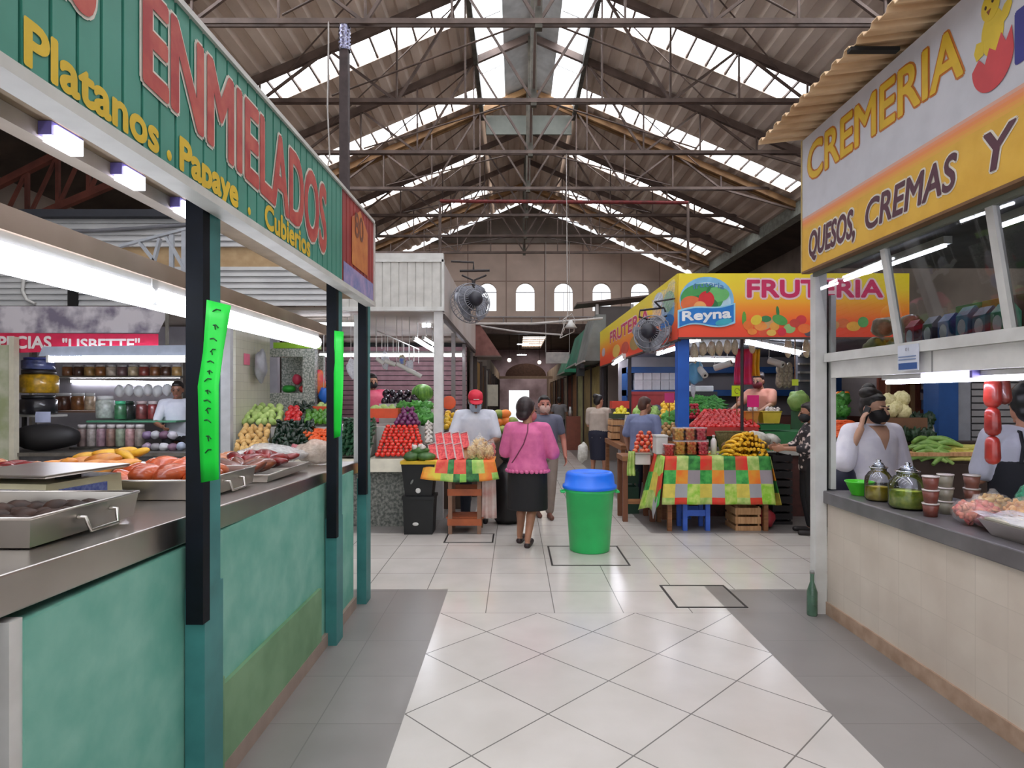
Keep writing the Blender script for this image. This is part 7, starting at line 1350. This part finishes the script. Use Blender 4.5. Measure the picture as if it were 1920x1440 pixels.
def person(label, loc, rz, h, pose, skin, top, low, hair='short', hairm=None, head=(0,0), wide=1.0, shoes=(36,30,30), sleeve=.6, hem=.50, skirt=None, pants=.06, mask=None, vox=.009, cap=None, sleeve_w=1.0, hemflare=0, group=None, neckv=False, hands=None):
    t = thing('person', label, 'person', loc, group, rz); L0 = Vector(loc); T = Matrix.Translation(L0)
    q = lambda v: Vector(v)
    hipx, shx = .058*h*wide, .112*h*(.5+.5*wide); zH, zS = .515*h, .812*h
    J = {'he': (0, -.01*h, .925*h)}; J.update(pose)
    for s, k in ((1,'l'),(-1,'r')):
        J.setdefault('f'+k, (s*.075*h, 0, 0)); f = Vector(J['f'+k]); hp = Vector((s*hipx,0,zH)); an = f+Vector((0,.02,.05*h))
        J.setdefault('k'+k, tuple((hp+an)/2+Vector((s*.005,-.03*h,.01*h))))
        J.setdefault('e'+k, (s*(shx+.05*h), .02*h, .64*h)); J.setdefault('w'+k, (s*(shx+.055*h), -.05*h, .50*h))
    b = MB(); b.T = T
    # trunk
    tp = [(.03,.44),(.098,.47),(.112,.51),(.106,.55),(.092,.615),(.096,.67),(.106,.73),(.105,.775),(.085,.812),(.046,.832),(.032,.845),(.03,.875)]
    b.lathe([(r*h*(wide if z < .8 else 1), z*h) for r, z in tp], 24, sy=.66)
    for s, k in ((1,'l'),(-1,'r')):
        sh = Vector((s*shx,.005*h,zS-.012*h)); el, wr = Vector(J['e'+k]), Vector(J['w'+k]); kn = Vector(J['k'+k]); f = Vector(J['f'+k]); an = f+Vector((0,.02,.05*h)); hp = Vector((s*hipx,0,zH-.01*h))
        b.cap((s*shx*.55,.005*h,zS-.002*h), sh, .036*h, .036*h*wide**.5); b.cap(sh, el, .033*h*wide**.5, .025*h); b.cap(el, wr, .0255*h, .0165*h)
        hd, hn, cu = (hands or {}).get(k, ((wr-el).normalized()+Vector((0,-.15,-.1)), (-s,-.2,0), .5)); hand(b, wr, hd, hn, 1, cu, -s)
        b.cap(hp, kn, .058*h*wide, .036*h*wide**.5, 14); b.cap(kn, an, .036*h*wide**.5, .021*h, 14); m_ = kn.lerp(an,.3)+Vector((0,.012*h,0)); b.cap(m_, kn.lerp(an,.55)+Vector((0,.006*h,0)), .033*h*wide**.5, .025*h)
        fy = Vector(J.get('d'+k, (0,-1,0))); b.cap(an+Vector((0,.012,-.03*h)), f+fy*.10*h+Vector((0,0,.017*h)), .021*h, .017*h)
    # head
    hc = Vector(J['he']); HT = Matrix.Translation(L0+hc) @ Matrix.Rotation(head[0],4,'Z') @ Matrix.Rotation(head[1],4,'X')
    b.cap((0,.012*h,.83*h), hc+Vector((0,.012*h,-.03*h)), .033*h, .032*h); b.T = HT
    b.ell((0,.012*h,.014*h), (.047*h,.058*h,.06*h)); b.ell((0,-.014*h,-.026*h), (.038*h,.042*h,.046*h)); b.cap((0,-.052*h,.004*h), (0,-.066*h,-.018*h), .005*h, .0095*h, 8); b.ell((0,-.05*h,-.042*h), (.018*h,.009*h,.008*h)); b.ell((0,-.046*h,-.062*h), (.017*h,.014*h,.012*h))
    for s in (-1,1): b.ell((s*.047*h,.012*h,-.008*h), (.008*h,.016*h,.021*h)); b.ell((s*.02*h,-.047*h,.008*h), (.012*h,.008*h,.006*h))
    hull_smooth(b, 'body', skin, t, vox, 5)
    for s in (-1,1):
        e = MB(); e.T = HT; e.ell((s*.0195*h,-.0535*h,.0015*h), (.0085*h,.005*h,.0048*h), n=10, m=6); e.build('eye', mat('eye_dark', (40,28,24), .2), t)
        e = MB(); e.T = HT; e.cap((s*.01*h,-.0575*h,.016*h), (s*.031*h,-.051*h,.017*h), .0028*h, .002*h, 6); e.build('eyebrow', HAIRM, t)
    if not mask: e = MB(); e.T = HT; e.ell((0,-.0585*h,-.042*h), (.016*h,.004*h,.0045*h)); e.build('lips', mat('lips', (156,84,76), .45), t)
    hm = hairm or HAIRM
    e = MB(); e.T = HT
    if hair != 'none':
        e.ell((0,.022*h,.026*h), (.053*h,.057*h,.056*h)); e.ell((0,.034*h,.0), (.051*h,.044*h,.06*h)); 
        e.ell((0,.004*h,.050*h), (.044*h,.047*h,.025*h))
        if hair in ('bun','up'): e.ell((0,.07*h,.05*h) if hair == 'bun' else (0,.045*h,.088*h), (.034*h,.034*h,.034*h))
        if hair in ('bob','long'):
            for s in (-1,1): e.cap((s*.044*h,.018*h,.02*h), (s*.046*h,.026*h,-.06*h), .02*h, .022*h)
            e.cap((0,.048*h,0), (0,.05*h,-.075*h if hair == 'bob' else -.16*h), .043*h, .036*h)
        if hair == 'full': e.ell((0,.036*h,.02*h), (.067*h,.06*h,.075*h)); e.ell((0,.05*h,-.03*h), (.055*h,.04*h,.045*h))
        hull_smooth(e, 'hair', hm, t, max(vox,.008), 4)
    if mask:
        e = MB(); e.T = HT; e.ell((0,-.024*h,-.034*h), (.0455*h,.047*h,.040*h), n=20, m=12); hull_smooth(e, 'face_mask', mat('mask_%d_%d_%d' % mask, mask, .7), t, .007, 3)
        for s in (-1,1): e = MB(); e.T = HT; e.tube([(s*.044*h,-.03*h,-.02*h),(s*.054*h,.012*h,.0)], .0025, 5); e.build('mask_loop', mat('mask_%d_%d_%d' % mask, mask), t)
    if cap:
        cm = mat('cap_%d_%d_%d' % cap, cap, .6); e = MB(); e.T = HT; e.lathe([(.056*h,.024*h),(.057*h,.04*h),(.05*h,.066*h),(.034*h,.08*h),(0,.086*h)], 24, (0,.006*h,0), sy=1.12); e.build('cap', cm, t)
        e = MB(); e.T = HT; e.sheet(lambda u,v: ((u-.5)*.098*h*(1-.35*v*v), -.045*h-.058*h*v*(1-1.4*(u-.5)**2), .028*h-.010*h*v+.008*h*(1-4*(u-.5)**2)), 12, 5); e.build('cap_brim', cm, t, solid=.006)
    # clothes
    g = .010
    if low is not None:
        if skirt: 
            z0, w0 = skirt; e = MB(); e.T = T; fc = (Vector(J['kl'])+Vector(J['kr']))/2
            pr = [(0,.0),(1,0)]; n = 24; zs = [z0*h+(.60*h-z0*h)*k/10 for k in range(11)]
            vs = []
            for z in zs:
                f = (z-z0*h)/(.60*h-z0*h); r = (w0*(1-min(1,f*1.25))+.122*min(1,f*1.25))*h*wide if f < .8 else (.122-.018*(f-.8)/.2)*h*wide; cx = fc.x*.8*(1-f); cy = fc.y*.7*(1-f)
                vs.append([(cx+r*math.cos(2*PI*k/n), cy+r*.74*math.sin(2*PI*k/n), z) for k in range(n)])
            e.add([v for r in vs for v in r], [(i*n+k,i*n+(k+1)%n,(i+1)*n+(k+1)%n,(i+1)*n+k) for i in range(10) for k in range(n)]+[tuple(range(n))[::-1], tuple(range(10*n,11*n))], 0, True); hull_smooth(e, 'skirt', low, t, .012, 3)
        else:
            e = MB(); e.T = T; e.lathe([(.0,.455*h),(.10*h*wide,.47*h),(.118*h*wide,.51*h),(.112*h*wide,.56*h),(.1*h*wide,.605*h),(0,.61*h)], 24, sy=.70)
            for s, k in ((1,'l'),(-1,'r')):
                kn = Vector(J['k'+k]); f = Vector(J['f'+k]); an = f+Vector((0,.02,.05*h)); hp = Vector((s*hipx,0,zH)); e.cap(hp, kn, .064*h*wide, .045*h*wide**.5, 14)
                if pants < .25: e.cap(kn, kn.lerp(an, 1-(pants-.05)/.25), .045*h*wide**.5, .036*h, 14)
            hull_smooth(e, 'trousers', low, t, .012, 3)
    e = MB(); e.T = T; dz = g/h
    pr = [(0,hem),(.112+hemflare,hem),(.117+hemflare*.6,hem+.03),(.110,.60),(.110,.66),(.114,.73),(.112,.775),(.094,.812),(.058,.834),(.044,.842)]
    e.lathe([(r*h*(wide if z < .8 else 1), z*h) for r, z in pr]+[(0,.842*h)], 28, sy=.72)
    for s, k in ((1,'l'),(-1,'r')):
        sh = Vector((s*shx,.005*h,zS-.012*h)); el, wr = Vector(J['e'+k]), Vector(J['w'+k]); e.cap((s*shx*.5,.005*h,zS-.004*h), sh, .042*h, .043*h*wide**.5)
        sl = sleeve if not isinstance(sleeve, dict) else sleeve[k]
        e.cap(sh, sh.lerp(el, min(1,sl)), .043*h*wide**.5, .038*h*sleeve_w)
        if sl > 1: e.cap(el, el.lerp(wr, sl-1), .037*h*sleeve_w, .031*h*sleeve_w)
    o = hull_smooth(e, 'shirt', top, t, .011, 4)
    for s, k in ((1,'l'),(-1,'r')):
        f = Vector(J['f'+k]); fy = Vector(J.get('d'+k, (0,-1,0))); e = MB(); e.T = T; an = f+Vector((0,.02,.05*h)); e.cap(an+Vector((0,.016,-.035*h)), f+fy*.105*h+Vector((0,0,.018*h)), .0235*h, .0205*h); e.cap(f+Vector((0,.03,.014)), f+fy*.1*h+Vector((0,0,.013)), .014, .013)
        hull_smooth(e, 'shoe', mat('shoe_%d_%d_%d' % shoes, shoes, .5), t, .009, 2)
    return t, HT, T
TAN = SKIN('tan', (176,124,98)); WARM = SKIN('warm', (190,136,108)); DEEP = SKIN('deep', (146,100,78)); LIGHT = SKIN('light', (206,158,132))
# woman in pink walking away
PINK = mat('pink_blouse', (222,112,160), .7, c2=(206,96,146), scale=14, bump=.05); BLK = mat('black_skirt', (24,22,26), .7)
t, HT, T = person('woman in a pink blouse and black skirt walking away, a thin strap across her back', (.13,6.42,0), PI-.25, 1.54,
    dict(fl=(.12,-.16,.0), fr=(-.01,.03,0), kl=(.09,-.13,.42), kr=(-.045,-.05,.43), el=(.245,-.04,.99), wl=(.14,-.24,.95), er=(-.26,-.03,.985), wr=(-.17,-.23,.94), he=(0,-.03,1.42)), TAN, PINK, BLK, 'full', mat('hair_brown', (50,34,36), .5, c2=(30,20,22), scale=30), (-.55,.12), 1.12, (50,34,36), 1.25, .515, (.245,.128), vox=.008, sleeve_w=1.35, hemflare=.018, mask=(196,120,120))
def strap_on(t, pts, r, m, name='bag_strap', eps=.004, n=14, dirv=(0,-1,0)):
    """strap laid on the back of the shirt: points are dropped on the cloth along local -y"""
    sh = [c for c in t.children if c.name.startswith('shirt')][0]; bpy.context.view_layer.update(); P_ = []
    for k in range(n+1):
        f = k/n*(len(pts)-1); i = min(int(f), len(pts)-2); x = pts[i][0]+(pts[i+1][0]-pts[i][0])*(f-i); z = pts[i][1]+(pts[i+1][1]-pts[i][1])*(f-i)
        hit, loc, nor, _ = sh.ray_cast(Vector((x,1.0,z)), Vector(dirv))
        if hit: P_.append(loc+nor*eps)
    e = MB(); e.T = Matrix.Translation(t.location); e.tube(P_, r, 6); return e.build(name, m, t)
strap_on(t, [(-.02,1.285),(-.03,1.2),(.01,1.08),(.09,.95),(.14,.88)], .006, mat('strap_maroon', (130,60,90), .5))
e = MB(); e.T = T
for k in range(26):
    a = 2*PI*k/26; e.ell((.216*math.cos(a), .150*math.sin(a), .795), (.026,.022,.022), n=8, m=5)
e.build('lace_trim', PINK, t)
# man in the red cap
WSH = mat('white_shirt', (214,216,226), .7, c2=(200,203,216), scale=8)
t, HT, T = person('man in a red cap, white shirt and pale mask bending over the stand table', (-.50,7.72,0), .05, 1.66,
    dict(el=(.27,-.06,1.03), wl=(.15,-.24,1.0), er=(-.29,-.08,1.03), wr=(-.20,-.27,.98), he=(0,-.09,1.505)), DEEP, WSH, mat('jeans_dark', (44,48,62), .7), 'short', None, (.12,.45), 1.12, mask=(170,186,206), cap=(214,36,62), vox=.008, sleeve=.8, sleeve_w=1.15)
lettering_T = HT
e = MB(); e.T = T; e.lathe([(.062*1.6,1.36),(.075,1.385),(.07,1.40)], 20, (0,-.01,0), sy=.9); e.build('collar', WSH, t)
e = MB(); e.T = HT; e.box(-.035,-.098,.07,.035,-.090,.078); e.build('cap_writing', WHITEP, t)
# woman on the phone
WB = mat('white_blouse', (246,242,252), .7, c2=(232,228,242), scale=10)
t, HT, T = person('woman in a white blouse and black mask holding a phone to her ear', (2.83,4.86,0), .10, 1.61,
    dict(er=(-.28,-.06,1.06), wr=(-.150,-.075,1.315), el=(.25,.02,1.02), wl=(.24,-.10,.80), he=(.01,-.02,1.475)), LIGHT, WB, mat('navy_jeans', (40,42,60), .7), 'up', None, (.30,.10), 1.06, mask=(26,22,24), vox=.006, sleeve=dict(l=1.75,r=.97), sleeve_w=1.5, hem=.56,
    hands=dict(r=((.22,.05,.95),(.95,-.25,-.15),.35), l=((0,-.2,-1),(-1,0,0),.5)))
e = MB(); e.T = HT; e.ell((-.02,.055,.115), (.075,.07,.055)); e.ell((.03,.04,.10), (.06,.06,.05)); hull_smooth(e, 'hair_bun', HAIRM, t, .01, 3)
e = MB(); e.T = T; pass
e = MB(); e.T = HT; e.ell((.075,.0,-.035), (.006,.006,.014)); e.build('earring', mat('gold', (210,170,80), .3, .8), t)
WOM = t
o = MB(); o.T = T @ Matrix.Rotation(.10,4,'Z') @ Matrix.Translation((-.098,-.055,1.425)) @ Matrix.Rotation(.16,4,'Y') @ Matrix.Rotation(.3,4,'X'); o.box(-.005,-.034,-.07,.005,.034,.07)
ph = o.build('mobile_phone', BLACK, None, bevel=.004); tag(ph, 'black mobile phone held to the ear of the woman in white', 'phone'); ph.parent = None
tag(bag('dark navy handbag at the hip of the woman on the phone', 'handbag', (2.56,4.80,.80), (.10,.06,.13), mat('bag_navy', (40,42,66), .5), 'handbag', 210, amp=.08), None, None)
def skin_patch(t, fn, nu, nv, m, name='neckline', eps=.003):
    sh = [c for c in t.children if c.name.startswith('shirt')][0]; bpy.context.view_layer.update(); e = MB(); e.T = Matrix.Translation(t.location); last = Vector((0,-.12,1.3))
    def g(u, v):
        nonlocal last
        x, z = fn(u, v); hit, loc, nor, _ = sh.ray_cast(Vector((x,-1,z)), Vector((0,1,0)))
        if hit and loc.y < .02: last = loc+nor*eps
        return (x, last.y, z)
    e.sheet(g, nu, nv); return e.build(name, m, t, solid=.003)
skin_patch(WOM, lambda u,v: (.005+(u-.5)*.15*v, 1.155+.185*v), 8, 10, LIGHT)
# dark-haired assistant in a black apron
t, HT, T = person('shop assistant with black hair in a black apron over a white shirt, seen from behind', (3.23,3.88,0), PI-.2, 1.64, dict(el=(.24,-.04,1.04), wl=(.15,-.25,1.02), er=(-.24,-.04,1.04), wr=(-.15,-.25,1.02)), WARM, mat('white_tee', (206,206,220), .7), mat('trouser_black', (26,26,30), .7), 'full', mat('hair_black', (14,12,12), .4), (0,.05), 1.08, vox=.009, sleeve=.8, sleeve_w=1.2)
AP = mat('apron_black', (24,26,34), .7); e = MB(); e.T = T
e.lathe([(.0,.42),(.205,.42),(.212,.80),(.205,.96),(.203,1.16),(.19,1.18),(0,1.185)], 24, sy=.73); hull_smooth(e, 'apron', AP, t, .012, 3)
for s in (-1,1): e = MB(); e.T = T; e.tube([(s*.10,.142,1.16),(s*.085,.135,1.26),(s*.075,.085,1.345),(s*.075,-.02,1.36)], .012, 6); e.build('apron_strap', AP, t)
# woman in black with flowers
FLO = mat('floral_black', (36,30,34), .7, c2=(214,196,190), scale=18, detail=1, contrast=(.36,.44))
person('woman in a black floral blouse and black trousers standing beside the low table', (3.40,7.02,0), -1.75, 1.50, dict(el=(.23,-.12,.98), wl=(.16,-.33,.98), er=(-.23,-.12,.98), wr=(-.16,-.33,.98), he=(0,-.05,1.385)), TAN, FLO, BLK, 'bob', None, (0,.15), 1.15, mask=(40,40,44), vox=.009, sleeve=1.3, sleeve_w=1.15, hem=.48)
# woman in beige, far on the aisle
person('shopper in a beige top and navy skirt seen from behind by the lemons', (1.62,11.9,0), PI-.5, 1.60, dict(el=(.23,-.05,1.0), wl=(.12,-.25,.98), er=(-.23,-.02,1.0), wr=(-.2,-.2,.86)), WARM, mat('beige_top', (186,172,160), .7, c2=(172,158,146)), mat('navy_skirt', (30,32,52), .7), 'bun', None, (-.4,.1), 1.1, vox=.012, sleeve=.75, sleeve_w=1.15, hem=.46, skirt=(.21,.10))
bag('white plastic bag hanging beside the shopper in beige', 'carrier_bag', (1.30,11.8,.28), (.10,.07,.19), mat('bag_white', (216,214,206)), seed=220)
person('shopper in a grey-blue shirt seen from behind before the cabbages', (1.80,8.6,0), PI-.7, 1.56, dict(he=(.0,-.06,1.44)), TAN, mat('greyblue_shirt', (120,128,164), .7, c2=(106,114,148)), mat('jeans_dark', (44,48,62)), 'short', mat('hair_chestnut', (92,56,42), .5, c2=(70,42,32)), (-.4,.2), 1.15, vox=.012, sleeve=.8, sleeve_w=1.2)
person('man in a slate shirt and khaki trousers walking behind the woman in pink', (.38,8.0,0), .1, 1.58, dict(fl=(.06,-.08,0), fr=(-.07,.08,0)), SKIN('ruddy', (190,120,104)), mat('slate_shirt', (96,98,118), .7), mat('khaki_trouser', (140,124,116), .7), 'short', None, (0,0), 1.0, shoes=(110,70,56), mask=(206,170,160), vox=.012)
person('passer-by in a grey shirt far down the aisle by the shutters', (1.45,20.2,0), PI, 1.55, {}, DEEP, mat('grey_shirt', (130,126,130), .7), mat('trouser_slate', (52,58,62), .7), 'short', None, (0,0), 1.05, vox=.014)
def step(x, y, h, n): tag(MB().box(x-.35,y-.35,0,x+.35,y+.35,h-.001).build('wooden_platform', WOOD), n, 'platform')
step(-2.28,9.85,.36,'wooden platform behind the vegetable counter'); person('vendor in a pink top and black mask behind the vegetable counter', (-2.28,9.82,.361), .2, 1.56, dict(er=(-.2,-.2,1.05), wr=(-.1,-.35,1.0)), WARM, mat('pink_top', (226,70,110), .7, c2=(236,120,140), scale=7), mat('trouser_black', (26,26,30)), 'bun', None, (.2,.1), 1.1, mask=(30,28,30), vox=.012, sleeve=.7)
step(3.74,9.38,.35,'wooden platform behind the fruit counter'); person('vendor in a peach top and dark red mask reaching across the fruit stall', (3.74,9.36,.351), -.9, 1.58, dict(er=(-.24,-.16,1.12), wr=(-.22,-.42,1.02), el=(.24,-.1,1.1), wl=(.2,-.36,1.0), he=(0,-.06,1.45)), LIGHT, mat('peach_top', (232,166,146), .7, c2=(220,150,130)), mat('apron_pale', (206,200,206), .7), 'bun', mat('hair_brown', (50,34,36)), (.1,.15), 1.1, mask=(120,36,50), vox=.012, sleeve=.8, sleeve_w=1.2)
step(-4.80,8.87,.2,'wooden platform behind the spice counter'); person('dark-haired vendor in a white shirt behind the spice counter', (-4.79,8.70,.201), .3, 1.58, dict(er=(-.22,-.2,1.0), wr=(-.1,-.38,.95)), DEEP, WSH, mat('trouser_black', (26,26,30)), 'short', None, (0,.2), 1.05, vox=.012, sleeve=.8)
